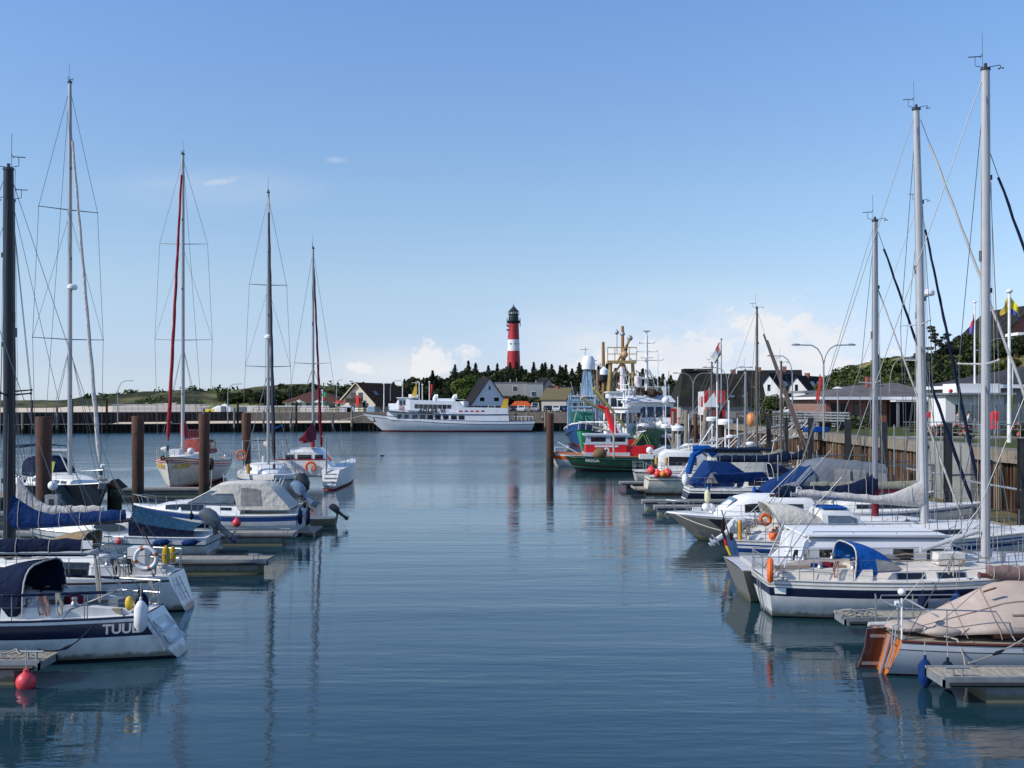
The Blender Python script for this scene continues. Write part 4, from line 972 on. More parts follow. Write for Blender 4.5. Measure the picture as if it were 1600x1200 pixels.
# ---- L4 motorboat with teal cover
B = boat('low white motorboat with oval side window and faded teal cockpit cover', 'motorboat', -11.75, 40.4, pi, 'motorboat')
H = Hull(7.4, 2.45, .82, 1.15, ts=.88, rs=.1, dip=.0, rb=1.2, vb=1.0)
H.mesh([gelW, mat('teal stripe', (.02, .14, .17), .3)], [('s', 0, 0), ('s', .26, 1), ('s', .32, 0)], B, cap=(gelW, .03))
sec = [(2.6, .95, .8, .30), (3.0, 1.0, .82, .80), (3.8, .95, .85, .82), (5.0, .85, .9, .45), (6.3, .5, 1.0, .12)]
cabin(B, gelW, sec, 'cabin', tumble=.8)
mb = MB(); t = np.linspace(0, 2*pi, 20, endpoint=False)
mb.prism([(3.75+.62*cos(a), .985-.05*(sin(a)*.5), 1.22+.16*sin(a)+.03*cos(a)) for a in t], (0, -.03, 0)); mb.build('window', glassD, B)
mb = MB(); rs = []      # cockpit cover, peaked at the cabin and sloping to the stern
for i in range(9):
    f = i/8; x = .5+2.5*f; h = .22+.70*f**1.5; wd = 1.02-.04*f
    rs.append([(x, -wd, .95), (x, -wd*.96, .98+h*.55), (x, -wd*.5, 1.0+h*.92), (x, 0, 1.0+h), (x, wd*.5, 1.0+h*.92), (x, wd*.96, .98+h*.55), (x, wd, .90)])
mb.rings(rs, closed=False); cv = mb.build('cockpit_cover', teal, B)
mb = MB()
mb.rings([[(x, s*1.015, 0.93) if False else (x, 1.03, .92), (x, 1.035, .98+.5*(.22+.70*f**1.5)), (x, .99, .98+.53*(.22+.70*f**1.5)), (x, .99, .92)] for f, x, s in [(i/8, .5+2.5*i/8, 1) for i in range(9)]]); mb.build('cover_side', navyC, cv)
outboard(B, -.12, .15, 1.0, tilt=.85, s=1.15, m=mat('outboard dark silver', (.14, .16, .19), .3, metal=.3, dirt=.3))
mb = MB(); mb.tube([(0.1, -.9, .86), (0.1, -.9, 1.3), (0.1, .9, 1.3), (.1, .9, .86)], .015, 6); mb.build('stern_rail', steel, B)
mb = MB(); mb.tube([(6.0, -.75, 1.05), (6.2, -.75, 1.5), (7.2, -.2, 1.55), (7.2, .2, 1.55), (6.2, .75, 1.5), (6.0, .75, 1.05)], .014, 6); mb.build('pulpit', steel, B)
for x_, lab in ((-13.4, 'fat blue fender lying along the teal striped motorboat amidships'), (-12.3, 'blue fender near the outboard of the teal striped motorboat')):
    f = fender((x_, 39.1, .68), lab, blueD, r=.11, l=.65, rope_h=.3); f.rotation_euler = (0, radians(84), 0)
ballf((-15.0, 39.1, .72), 'small pinkish red ball fender on the teal striped motorboat', r=.13)
# ---- L5 cruiser with canopy
B = boat('white clinker motor cruiser with beige canvas canopy and dark blue band', 'motor cruiser', -9.6, 46.9, pi, 'motor_cruiser')
H = Hull(7.7, 2.9, 1.02, 1.38, ts=.86, rs=.12, rb=.9, dip=.1, vb=1.2)
gelK = mat('clinker white', (.72, .72, .70), .28, dirt=.3, wline=True)
H.mesh([gelW, bluep, gelK, antiB], [('s', 0, 0), ('s', .06, 1), ('s', .26, 2), ('s', .42, 2), ('s', .58, 2), ('s', .74, 2), ('a', .08, 3)], B, cap=(gelW, .04))
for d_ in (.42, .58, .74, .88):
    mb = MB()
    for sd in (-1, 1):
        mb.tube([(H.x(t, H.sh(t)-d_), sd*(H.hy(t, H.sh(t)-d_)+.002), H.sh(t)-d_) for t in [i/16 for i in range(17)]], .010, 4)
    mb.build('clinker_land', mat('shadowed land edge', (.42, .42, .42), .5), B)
sec = [(2.6, 1.02, 1.0, .50), (5.3, 1.0, 1.1, .46), (6.2, .8, 1.18, .28), (6.9, .5, 1.25, .03)]
cabin(B, gelW, sec, 'cabin', tumble=.84); cabwin(B, sec, 4.25, 6.0, .22, .8, frame=steel); cabwin(B, sec, 3.0, 3.5, .35, .6)
mb = MB()
for sd in (-1, 1): mb.slab([(4.95, sd*.92, 1.52), (3.9, sd*.90, 2.05), (2.7, sd*.92, 2.05), (2.9, sd*.96, 1.5)], .012)
each(mb, 'side_window', glassB, B)
mb = MB(); mb.slab([(5.0, -.9, 1.52), (5.0, .9, 1.52), (3.95, .84, 2.06), (3.95, -.84, 2.06)], .012); wsn = mb.build('windscreen', glassB, B)
mb = MB()
for sd in (-1, 0, 1): mb.tube([(5.02, sd*.92, 1.52), (3.9, sd*.87, 2.1)], .028, 6)
mb.tube([(3.9, -.87, 2.1), (3.9, .87, 2.1)], .03, 6); mb.tube([(3.95, -.9, 2.08), (2.7, -.93, 2.1)], .022, 6); mb.tube([(3.95, .9, 2.08), (2.7, .93, 2.1)], .022, 6); mb.build('frame', gelW, wsn)
rs = []   # canopy: raised box of canvas falling to the stern
for x, top, wd in ((4.0, 2.16, .90), (3.6, 2.38, .96), (2.9, 2.44, 1.0), (2.7, 2.44, 1.0), (1.9, 2.44, 1.02), (1.3, 2.36, 1.02), (.45, 1.45, 1.06), (.35, 1.25, 1.06)):
    rs.append([(x, -wd, 1.22 if x < 2.9 else 1.95), (x, -wd*.99, 1.3+(top-1.3)*.6), (x, -wd*.93, top-.06), (x, -wd*.5, top), (x, wd*.5, top), (x, wd*.93, top-.06), (x, wd*.99, 1.3+(top-1.3)*.6), (x, wd, 1.22 if x < 2.9 else 1.95)])
mb = MB(); mb.rings(rs); cp = mb.build('canopy', beigeC, B, ang=50)
for sd in (-1, 1):
    mb = MB(); mb.slab([(2.55, sd*1.022, 1.42), (1.62, sd*1.034, 1.42), (1.72, sd*1.02, 2.15), (2.55, sd*1.012, 2.22)], .006); mb.build('clear_panel', clearV, cp)
rails(H, B, t0=.3, t1=.84, n=5, h=.45, push=False, wires=1)
mb = MB(); mb.tube([(.35, 1.1, 1.05), (.3, 1.15, 1.35), (.1, 1.12, 1.4), (-.02, 1.0, 1.3), (-.02, 1.0, .95)], .02, 6); mb.tube([(.0, -.9, 1.05), (.0, -.9, 1.45), (.0, .9, 1.45), (0, .9, 1.05)], .018, 6); mb.build('stern_rail', steel, B)
mb = MB(); mb.box(-.75, .02, -1.0, 1.0, .18, .26); mb.build('bathing_platform', teak, B, smooth=False)
mb = MB()
for y_ in (.55, .85): mb.tube([(-.1, y_, 1.15), (-.7, y_, .0)], .017, 6)
for k in range(4): mb.tube([(-.2-.13*k, .55, .97-.25*k), (-.2-.13*k, .85, .97-.25*k)], .014, 5)
mb.build('swim_ladder', steel, B)
mb = MB(); mb.tube([(4.05, .5, 2.1), (4.0, .5, 3.0)], .008, 4); mb.tube([(3.75, -.6, 2.1), (3.8, -.6, 2.75)], .008, 4); mb.build('whip_aerials', whitep, B)
ballf((-12.15, 45.2, .72), 'pinkish red ball fender on the flank of the clinker cruiser', r=.19)
for x_, lab in ((-14.2, 'small dark blue fender under the cabin windows of the clinker cruiser'), (-9.15, 'dark fender hanging on the stern quarter of the clinker cruiser'), (-9.5, 'second dark fender beside the stern ladder of the clinker cruiser')):
    fender((x_, 45.35 if x_ < -10 else 45.9, 1.0 if x_ < -10 else .9), lab, navyC, r=.1, l=.34 if x_ < -10 else .7, rope_h=.5)
# ---- L5b open boat with outboards behind
B = boat('white open boat with two leaning tubes and raised blue grey outboard behind the clinker cruiser', 'motorboat', -10.9, 53.0, pi, 'motorboat')
H = Hull(6.5, 2.3, .75, 1.0, ts=.9, rs=.1); H.mesh([gelW], [('s', 0, 0)], B, cap=(blk, .04))
outboard(B, -.1, .3, 1.15, tilt=.8, s=1.1, m=mat('outboard blue grey', (.22, .30, .42), .3, dirt=.3)); outboard(B, .2, -.55, 1.25, tilt=.15, s=1.3, m=blkpl)
mb = MB()
for y_ in (-.3, .6): mb.tube([(1.5, y_, .8), (.9, y_, 2.15)], .05, 8); mb.tube([(2.0, y_, .8), (1.35, y_, 2.1)], .05, 8)
mb.tube([(.9, -.3, 2.1), (.9, .6, 2.1)], .03, 6); mb.build('roll_bar', galv, B)
sec = [(2.8, .8, .8, .5), (4.6, .7, .9, .5), (5.4, .4, .95, .05)]; cabin(B, gelW, sec, 'cuddy'); cabwin(B, sec, 3.0, 4.4, .3, .7)
# grey dinghy under outboards
B = boat('weathered grey dinghy half under water level behind the blue grey outboard', 'dinghy', -8.6, 50.2, pi, 'dinghy'); H = Hull(2.8, 1.3, .42, .6, ts=.8, rs=.05, draft=.2)
H.mesh([oliveC], [('s', 0, 0)], B, deck=slateC); outboard(B, -.05, 0, .55, tilt=.9, s=.7, m=blkpl)
# ---- L6 dark hulled yacht, bow towards us
a6 = radians(-50); bx, by = -21.2, 53.0; L6 = 13.0
B = boat('large dark hulled yacht with white furled genoa, bow beside the thick rusty pile', 'sailboat', bx-L6*cos(a6), by-L6*sin(a6), a6)
H = Hull(L6, 4.0, 1.35, 1.85, ts=.75, rs=-.4, rb=.9)
H.mesh([darkhull, whitep, antiR], [('s', 0, 0), ('a', .18, 1), ('a', .12, 2)], B, cap=(alu, .03))
sec = [(3.4, 1.2, 1.4, .45), (4.0, 1.35, 1.4, .55), (7.8, 1.2, 1.5, .48), (10.2, .75, 1.6, .30), (11.3, .4, 1.7, .04)]
cabin(B, deckW, sec); cabwin(B, sec, 8.2, 8.9, .25, .65, n=2); cabwin(B, sec, 9.05, 9.7, .25, .65, n=2); cabwin(B, sec, 5, 7.4, .25, .65)
cockpit(B, H, .4, 3.5, .3, wheel=True); rails(H, B, n=8, h=.7); foredeck(B, H, .8)
mast(B, H, 7.6, 2.0, 23.9, .15, m=alu, spr=(.345, .675), sl=1.75, furl=(greyC, .11), furlz=.90, rw=.014, radar=(.47, 1))
boom(B, 7.6, 3.35, 5.2, m=alu, r=.14, rise=-.15)
mb = MB(); mb.tube([(7.5, 0, 2.1), (5.9, 0, 3.1)], .05, 8); mb.build('boom_vang', steel, B)
sprayhood(B, 3.1, 4.9, 1.35, 1.8, 2.0, .9, navyC, clearV)
mb = MB(); rs = [[(x, y, 3.55-.12*(y/1.4)**2) for y in (-1.4, -.9, 0, .9, 1.4)] for x in (.7, 1.7, 2.9)]; mb.rings(rs, closed=False); bim = mb.build('bimini', navyC, B)
sol = bim.modifiers.new('t', 'SOLIDIFY'); sol.thickness = .05
mb = MB()
for x_ in (.8, 2.0, 2.85):
    for sd in (-1, 1): mb.tube([(1.8, sd*1.55, 1.4), (x_, sd*1.4, 3.5)], .018, 6)
mb.build('frame', steel, bim)
mb = MB(); mb.obox((12.6, .1, 2.5), (.16, .16, .7), ry=.5); mb.build('bow_fender_bag', whitep, B)
mb = MB(); mb.tube([(12.9, -.1, 1.95), (13.3, -.1, 1.9)], .04, 6); mb.obox((13.25, -.1, 1.75), (.1, .35, .35), ry=.5); mb.build('anchor', galv, B)
ch = root('danbuoy', 'lime yellow folded deck chair standing in the dark yacht cockpit', 'deck chair', (-26.0, 57.2, 2.2)); mb = MB(); mb.slab([(-.3, 0, 0), (.3, .1, -.1), (.35, .3, .5), (-.25, .2, .6)], .04); mb.build('seat', limeP, ch)
mb = MB(); mb.tube([(-.3, 0, -.5), (.3, .25, .5)], .02, 5); mb.tube([(.3, 0, -.5), (-.3, .25, .5)], .02, 5); mb.build('frame', steel, ch); ch.name = 'deck_chair'
# ---- L7 cream yacht SUNNY
a7 = radians(-86); bx, by = -23.6, 70.0; L7 = 14.0
B = boat('big cream yacht lettered SUNNY with red and navy stripes and furled red genoa', 'sailboat', bx-L7*cos(a7), by-L7*sin(a7), a7)
H = Hull(L7, 4.6, 1.5, 2.3, ts=.7, rs=.2, rb=1.0, dip=.1, vb=1.5, full=.62)
rb_ = mat('red bulwark paint', (.48, .04, .03), .4)
H.mesh([gelC, rb_, navy, whitep, antiR], [('s', 0, 0), ('s', .14, 1), ('s', .24, 3), ('s', .28, 2), ('s', .35, 3), ('s', .38, 1), ('s', .42, 0), ('a', .28, 1), ('a', .22, 3), ('a', .16, 4)], B, cap=(mat('worn teak rail', (.30, .19, .10), .6), .05))
goldt = mat('gold lettering', (.62, .40, .03), .5)
H.sheet_text('SUNNY', .46, 12.75, 1.62, -1, goldt, B, 1, shear=.2, bold=.012); H.sheet_text('SUNNY', .46, 12.75, 1.62, 1, goldt, B, -1, shear=.2, bold=.012)
sec = [(3.2, 1.3, 1.5, .6), (4.2, 1.5, 1.5, .75), (8.6, 1.3, 1.7, .6), (10.8, .8, 1.95, .3), (11.4, .4, 2.05, .05)]; cabin(B, deckW, sec); cabwin(B, sec, 4.6, 8.2, .25, .7)
sec2 = [(3.8, 1.25, 2.2, .5), (4.2, 1.3, 2.2, 1.0), (6.0, 1.2, 2.2, 1.0), (6.6, 1.1, 2.25, .2)]; cabin(B, mat('faded pinkish red canvas', (.30, .075, .07), .85, var=.3), sec2, 'doghouse_cover'); cabwin(B, sec2, 4.4, 5.8, .3, .8, m=clearV)
cockpit(B, H, .4, 3.4, .35, wheel=True); rails(H, B, n=8, h=.75); foredeck(B, H, .8)
mast(B, H, 9.6, 2.3, 24.1, .16, m=mastW, spr=(.38, .70), sl=1.9, furl=(redC, .125), furlz=.985, rw=.014, radar=None, xbow=13.9)
boom(B, 9.6, 3.5, 5.5, m=mastW, cover=redC, hm=1.9, he=.5, wr=.25, r=.12)
mb = MB(); mb.sph((12.3, 1.2, 2.65), .24); mb.sph((12.5, -.5, 2.8), .2, (1, 1.6, .8)); mb.obox((11.6, 0, 2.55), (.9, .7, .4)); mb.build('foredeck_gear', whitep, B)
mb = MB(); mb.torus((13.9, -.3, 2.25), .12, .06, 'x', 12, 6); mb.build('anchor_roller', blkpl, B)
mb = MB(); mb.torus((10.2, 2.15, 1.6), .34, .13, 'y', 16, 8); o = mb.build('tyre_fender', blk); tag(o, 'black tyre hanging on the flank of the cream yacht SUNNY', 'tyre', None, (-23.3+.1, 70.1+3.4, 0)); o.location = (bx-cos(a7)*3.8-.0, by-sin(a7)*3.8, 0); o.rotation_euler = (0, 0, a7)
for v in o.data.vertices: v.co.x -= 10.2
# ---- L8 yacht with grey mast and wind generator
a8 = radians(-73); bx, by = -14.5, 62.5; L8 = 12.5
B = boat('white yacht with black furled forestay, stern gantry and blue wind generator', 'sailboat', bx-L8*cos(a8), by-L8*sin(a8), a8)
H = Hull(L8, 3.9, 1.3, 1.6, ts=.75, rs=-.3); H.mesh([gelW, bluep, antiB], [('s', 0, 0), ('s', .3, 1), ('s', .4, 0), ('a', .1, 2)], B)
sec = [(3.0, 1.15, 1.3, .5), (3.8, 1.3, 1.3, .6), (7.2, 1.15, 1.4, .5), (9.8, .7, 1.5, .3), (10.6, .4, 1.55, .05)]; cabin(B, deckW, sec); cabwin(B, sec, 4.3, 7.0, .25, .7)
cockpit(B, H, .4, 3.1, .3, wheel=True); rails(H, B, n=8, h=.68); foredeck(B, H, .78)
mast(B, H, 6.7, 1.9, 20.0, .13, m=alu, spr=(.36, .66), sl=1.35, furl=(mat('black navy sail', (.012, .015, .03), .7), .11), furlz=.98, rw=.013, radar=(.46, 1))
boom(B, 6.7, 3.1, 4.4, cover=greyC, hm=.9, he=.25)
mb = MB()
for sd in (-1, 1): mb.tube([(.4, sd*1.4, 1.3), (.2, sd*1.4, 3.3)], .03, 6); mb.tube([(1.0, sd*1.45, 1.3), (.6, sd*1.4, 3.3)], .03, 6)
mb.tube([(.2, -1.4, 3.3), (.2, 1.4, 3.3)], .03, 6); mb.tube([(.6, -1.4, 3.3), (.6, 1.4, 3.3)], .03, 6); mb.tube([(.2, -1.4, 2.5), (.2, 1.4, 2.5)], .025, 6); mb.build('stern_gantry', steel, B)
mb = MB(); mb.obox((.4, 0, 3.38), (.8, 1.3, .04)); mb.build('solar_panel', glassD, B)
# wind turbine
mb = MB(); mb.tube([(5.2, .5, 1.9), (5.2, .5, 4.3)], .035, 6); mb.tube([(5.0, .5, 4.35), (5.5, .5, 4.3)], .08, 8)
wg = mb.build('wind_generator', alu, B)
for k in range(3):
    mb = MB(); a = k*2.094+.4; mb.slab([(5.52, .5+.06*cos(a+1.5), 4.3+.06*sin(a+1.5)), (5.52, .5+.62*cos(a), 4.3+.62*sin(a)), (5.54, .5+.64*cos(a)-.05*sin(a), 4.3+.64*sin(a)+.05*cos(a)), (5.56, .5-.08*cos(a+1.5), 4.3-.08*sin(a+1.5))], .012); mb.build('blade', blueC, wg)
lifering((bx-11.2*cos(a8)-1.6, by-11.2*sin(a8), 2.3), 'orange lifebuoy on the gantry of the yacht with the wind generator', m=orangep)
mb = MB(); mb.sph((2.2, -1.3, 1.75), .3, (1, .6, 1)); mb.build('folded_cover', mat('dark green cover', (.01, .05, .035), .8), B); mb = MB(); mb.cyl(9.2, -1.4, 1.5, 2.1, .11, seg=10); mb.build('flare_canister', mat('amber plastic', (.62, .30, .03), .5), B)
# ---- L9 catamaran, sterns towards us
cy = 71.5
B = boat('white catamaran with arched cabin, maroon boom bag and twin hulls, sterns facing the channel', 'catamaran', -14.9, cy, pi/2, 'catamaran')
H9 = Hull(10.5, 1.55, 1.35, 1.6, ts=.8, rs=-.9, rb=.5, vb=1.6, dip=.0)
for sd, nm in ((-2.25, 'hull'), (2.25, 'hull')):
    ho = H9.mesh([gelW, antiR], [('s', 0, 0), ('a', .12, 1)], B, name=nm); ho.location = (0, sd, 0); dk = [c for c in B.children if c.name.startswith('deck')][-1]; dk.location = (0, sd, 0)
    mb = MB()
    for k in range(4): mb.box(-.85+.2*k, .0+.05*k, sd-.4, sd+.4, .25+.26*k, .32+.26*k)
    mb.build('stern_steps', deckG, B, smooth=False)
mb = MB(); mb.box(1.2, 8.5, -1.7, 1.7, .75, 1.35); mb.box(.9, 1.25, -1.8, 1.8, .9, 2.0); mb.build('bridge_deck', gelW, B)
sec = [(2.0, 1.95, 1.35, 1.10), (2.6, 2.0, 1.35, 1.35), (5.2, 1.8, 1.4, 1.25), (6.6, 1.4, 1.4, .7), (7.2, 1.1, 1.4, .1)]; cabin(B, gelW, sec, 'cabin', tumble=.62); cabwin(B, sec, 2.8, 5.6, .3, .68, tumble=.62)
mb = MB()
for y0_, y1_ in ((-1.35, -.75), (-.5, .5), (.75, 1.35)): mb.box(1.97, 1.99, y0_, y1_, 1.75, 2.3)
mb.build('aft_window', glassD, B); mb = MB(); mb.box(.88, .9, -1.9, 1.9, 1.98, 2.06); mb.build('rail_pad', redC, B)
mast(B, Hull(10.5, 5.4, 1.4, 1.6), 5.2, 2.7, 17.6, .12, m=alu, spr=(.42,), sl=1.25, furl=(maroonC, .10), back=False, rw=.013, furlz=.97, xbow=8.8)
mb = MB(); rs = []
for i in range(9):
    f = i/8; x = 5.0-3.4*f; h = .95*(1-f)+.35; rs.append([(x, -.28, 3.25+.1*sin(i)), (x, -.3, 3.3+h*.5), (x, 0, 3.3+h+.06*sin(i*3)), (x, .3, 3.3+h*.5), (x, .28, 3.25)])
mb.rings(rs); mb.build('boom_bag', maroonC, B, ang=70)
mb = MB(); mb.tube([(5.1, 0, 3.2), (1.5, 0, 3.2)], .08, 8); mb.tube([(5.1, 0, 2.7), (5.1, 0, 3.4)], .14, 8); mb.build('boom', redC, B)
mb = MB(); mb.tube([(-.15, -1.95, .6), (-.15, -1.95, 3.65)], .05, 8); mb.tube([(-.15, -2.3, 3.68), (-.15, -1.6, 3.68)], .04, 6); mb.build('outboard_hoist_pole', alu, B)
mb = MB()
for sd in (-1, 1):
    for x in (.4, 2.4, 4.4, 6.4, 8.4): mb.tube([(x, sd*2.85, 1.4), (x, sd*2.85, 2.0)], .014, 5)
    mb.tube([(.4, sd*2.85, 2.0), (8.4, sd*2.85, 2.0)], .01, 4); mb.tube([(.4, sd*2.85, 1.7), (8.4, sd*2.85, 1.7)], .01, 4)
mb.build('guard_rail', steel, B)
mb = MB(); mb.tube([(.9, 1.9, 2.0), (-.6, 2.5, 1.6), (.2, 2.9, 3.6)], .03, 6); mb.tube([(.0, 1.5, 1.4), (-.5, 1.3, 3.4)], .03, 6); mb.build('davits', steel, B)
lifering((-15.1+.9, cy+.72, 1.52), 'orange horseshoe lifebuoy on the bridge of the catamaran', m=orangep, R=.4, horseshoe=True)
# small bits left
pontoon(-24, -8.55, 36.3, 1.0, 'finger pontoon with pale boards in front of the teal striped motorboat', floats=((-11.5, -8.9), (-16, -13), (-21, -18.5)), cleats=(-9.0, -12.4), fm=floatC)
pontoon(-22, -9.2, 43.6, .9, 'short finger pontoon in front of the clinker cruiser', floats=((-12.2, -9.7), (-17, -15)), cleats=(-9.6,), fm=floatG)
pontoon(-24, -10.05, 22.2, .9, 'finger pontoon with tangled ropes in front of the yacht TUULI', floats=((-12.6, -10.6), (-17, -15)), cleats=(-10.25,), fm=floatC)
pontoon(-27, -19.5, 66.3, 1.1, 'pale pontoon arm below the bow of the cream yacht SUNNY', floats=((-26, -20),), fm=floatG)
mp = pontoon(-32, -29.6, 45, 60, 'main walkway pontoon of the marina', floats=((-31.8, -29.8),), group='main pontoons', fm=floatC)
mb = MB()
for k in range(4):
    mb.tube([(-.5+.1*sin(k*2+i*.8)+.11*i, .05*cos(k+i), .06+.035*k+.04*sin(i*1.3+k)) for i in range(-12, 8)], .016, 5)
o = mb.build('mooring_rope', ropeM); tag(o, 'heap of pale tangled rope on the pontoon in front of TUULI', 'rope', None, (-10.6, 21.95, .52))
line([(-10.2, 22.0, .72), (-9.45, 23.15, 1.0)], 'black mooring line from the pontoon cleat to the TUULI stern', ropeK, .016, .25, snub=True)
ballf((-10.25, 21.6, .12), 'red mooring buoy floating under the end of the near pontoon', r=.21, name='mooring_buoy')
# electricity pillar with ball light
o = root('power_pillar', 'grey pontoon power pillar with a round white lamp beside the thick rusty pile', 'power pillar', (W(104, 790, 54)[0]+.4, 51.5, .5))
mb = MB(); mb.box(-.32, .32, -.2, .2, 0, .9); mb.build('cabinet', galv, o, smooth=False); mb = MB(); mb.cyl(0, 0, .9, 1.15, .05); mb.build('stem', blkpl, o); mb = MB(); mb.sph((0, 0, 1.36), .24, seg=16, rn=10); mb.build('globe', whitecl, o)
mb = MB(); mb.box(-.12, .12, -.215, -.2, .4, .7); mb.build('socket_panel', blkpl, o)
pontoon(-28, -19.3, 51.5, 1.0, 'pontoon arm carrying the power pillar', floats=((-27, -20),), fm=floatG)
# gull-like white buoy marker far, and ducks
o = root('channel_buoy', 'small white buoy with a round top floating before the far wall', 'buoy', (W(303, 675, 186)[0], 186, 0)); o.scale = (.45, .45, .5); mb = MB(); mb.lathe([(.2, -.3), (1.0, -.1), (1.1, .3), (.7, .8), (.35, 1.1), (.01, 1.2)], seg=14); mb.build('body', whitep, o); mb = MB(); mb.sph((0, 0, 1.7), .45); mb.build('topmark', whitep, o)
def duck(x, y, rz, label):
    o = root('duck', label, 'duck', (x, y, 0), rz); mb = MB(); rs = []
    for xx, r, zz in ((-.26, .02, .12), (-.2, .07, .09), (-.08, .11, .06), (.06, .11, .06), (.16, .08, .07), (.2, .05, .11), (.21, .04, .18), (.23, .05, .24), (.28, .045, .25), (.31, .02, .24), (.37, .012, .23)): rs.append([(xx, r*cos(a), zz+r*.8*sin(a)) for a in [2*pi*k/8 for k in range(8)]])
    mb.rings(rs); mb.build('body', mat('duck brown', (.05, .04, .035), .8), o); return o
duck(W(597, 713, 116)[0], 116, .3, 'dark duck swimming alone in the open water of the basin')
# ================================================================= RIGHT MARINA
# ---- R1 wooden sterned yacht under a pink cover
B = boat('classic blue grey yacht with varnished wooden transom and rudder under a faded pink cover', 'sailboat', 8.5, 23.2, 0)
H = Hull(9.0, 2.5, .80, 1.2, ts=.70, rs=-.24, rb=1.3, dip=.08, vb=1.2, full=.7)
bgh = mat('pale blue grey hull', (.45, .50, .56), .18, coat=.6, var=.04)
H.mesh([bgh, mat('thin cove line', (.04, .04, .05), .4), mat('boot top', (.05, .02, .02), .5)], [('s', 0, 0), ('s', .16, 1), ('s', .185, 0), ('a', .05, 2)], B, tran=varnO, deck=teak, cap=(varn, .035))
mb = MB()   # rudder blade, hung on the transom
pts = [(.04, .92), (-.40, .90), (-.45, .5), (-.54, .2), (-.76, -.35), (-.30, -.35), (-.20, 0), (-.08, .45)]
mb.prism([(x-.06, -.035, z) for x, z in pts], (0, .07, 0)); rd = mb.build('rudder', mat('dark mahogany', (.045, .012, .006), .25, coat=.6, var=.3), B)
mb = MB(); mb.prism([(x-.10, -.04, z) for x, z in [(-.61, .02), (-.74, -.35), (-.25, -.35), (-.15, .02)]], (0, .08, 0)); mb.build('rudder_heel', blk, rd)
mb = MB(); mb.obox((-.2, 0, .74), (.4, .10, .07)); mb.obox((-.38, 0, .12), (.42, .10, .07)); each(mb, 'gudgeon', steel, rd)
mb = MB(); mb.tube([(-.44, 0, .97), (.1, 0, 1.02), (1.2, .1, 1.12)], .03, 8); mb.tube([(-.42, 0, .99), (-.05, 0, 1.0)], .055, 8); mb.build('tiller', mat('silver painted tiller', (.5, .5, .5), .3), rd)
mb = MB(); mb.tube([(-.07, -.42, .86), (-.32, -.42, -.06)], .045, 10); mb.build('transom_tube', mat('mauve tube', (.25, .17, .17), .5), B)
mb = MB()
for y_ in (-.74, -.58): mb.tube([(.04, y_, 1.12), (-.08, y_, 1.08), (-.12, y_, .6), (-.26, y_, .16)], .017, 6)
for z_, x_ in ((.72, -.06), (.2, -.2)): mb.tube([(x_-.06, -.76, z_), (x_-.06, -.56, z_)], .02, 6)
mb.build('boarding_ladder', steel, B)
mb = MB(); rs = []   # pink cover, tall over the boom and draped to the coamings
for i in range(15):
    f = i/14; x = .42+4.6*f
    z = 1.0+1.04*min(1, f*2.2)-.2*max(0, f-.62); wd = (.62+.52*min(1, f*3)); zb = .86+.08*f
    dr = .03*sin(i*1.7)
    rs.append([(x, -wd, zb), (x, -wd*.86, zb+(z-zb)*.2+dr), (x, -wd*.46, zb+(z-zb)*.62), (x, -.05, z), (x, .05, z), (x, wd*.46, zb+(z-zb)*.62-dr), (x, wd*.86, zb+(z-zb)*.2), (x, wd, zb)])
mb.rings(rs); cvr = soft(mb.build('cockpit_cover', pinkC, B, ang=50), 1)
mb = MB()
for i in (3, 5, 8, 11): mb.tube([(p[0], p[1]*1.01, p[2]+.012) for p in rs[i]], .009, 4)
mb.tube([(r_[2][0], r_[2][1]*1.01, r_[2][2]+.012) for r_ in rs], .009, 4)
each(mb, 'seam', mat('stitched seam', (.30, .22, .20), .9), cvr)
mb = MB(); mb.obox((2.1, -.48, 1.86), (.3, .02, .07), ry=-.3, rx=.9); mb.build('cover_flap', mat('brown flap', (.2, .1, .07), .8), cvr)
mb = MB(); mb.sph((.35, -.1, .98), .3, (1.5, 1.6, .35)); mb.sph((.95, -.75, .98), .2, (2.1, .6, .55)); mb.build('stern_locker_cover', pinkC, B)
sec = [(2.0, .86, .86, .26), (5.0, .9, .95, .34), (6.6, .6, 1.05, .2)]; cabin(B, varn, sec, 'coachroof', tumble=.95)
mb = MB()
for sd in (-1, 1):
    mb.tube([(-.05, sd*.3, 1.5), (.15, sd*.78, 1.5), (2.0, sd*.98, 1.48), (2.35, sd*1.12, .88)], .016, 6)
    for x_, y_ in ((.0, .70), (.95, .95)): mb.tube([(x_, sd*y_, .82), (x_, sd*y_, 1.5)], .015, 6)
    mb.tube([(.0, sd*.7, .82), (-.02, sd*.7, 1.55)], .018, 6)
mb.tube([(-.05, -.3, 1.5), (-.05, .3, 1.5)], .016, 6); mb.build('pushpit', steel, B)
mb = MB()
for sd in (-1, 1): mb.tube([(2.3, sd*1.12, 1.42), (5.5, sd*1.22, 1.45), (8.3, sd*.5, 1.6)], .028, 6)
mb.build('padded_lifeline', brownC, B); mb = MB()
for sd in (-1, 1): mb.tube([(2.3, sd*1.12, 1.15), (5.5, sd*1.22, 1.17), (8.3, sd*.5, 1.32)], .006, 4)
mb.build('lifelines', wire, B)
mb = MB(); mb.tube([(.05, -.74, .82), (.05, -.74, 1.72)], .022, 6); mb.sph((.05, -.74, 1.86), .09, (1, 1, .9)); mb.tube([(.12, -.74, 1.72), (.85, -.75, 1.32)], .02, 6); mb.tube([(-.02, -.74, 1.62), (-.1, -.74, 1.62)], .05, 8); mb.build('stern_light_post', whitep, B)
mast(B, H, 5.5, 1.2, 12.0, .09, m=varn, spr=(.5,), sl=.8)
boom(B, 5.5, 1.92, 3.4, m=varn, cover=brownC, hm=.6, he=.26, wr=.16, rise=.18)
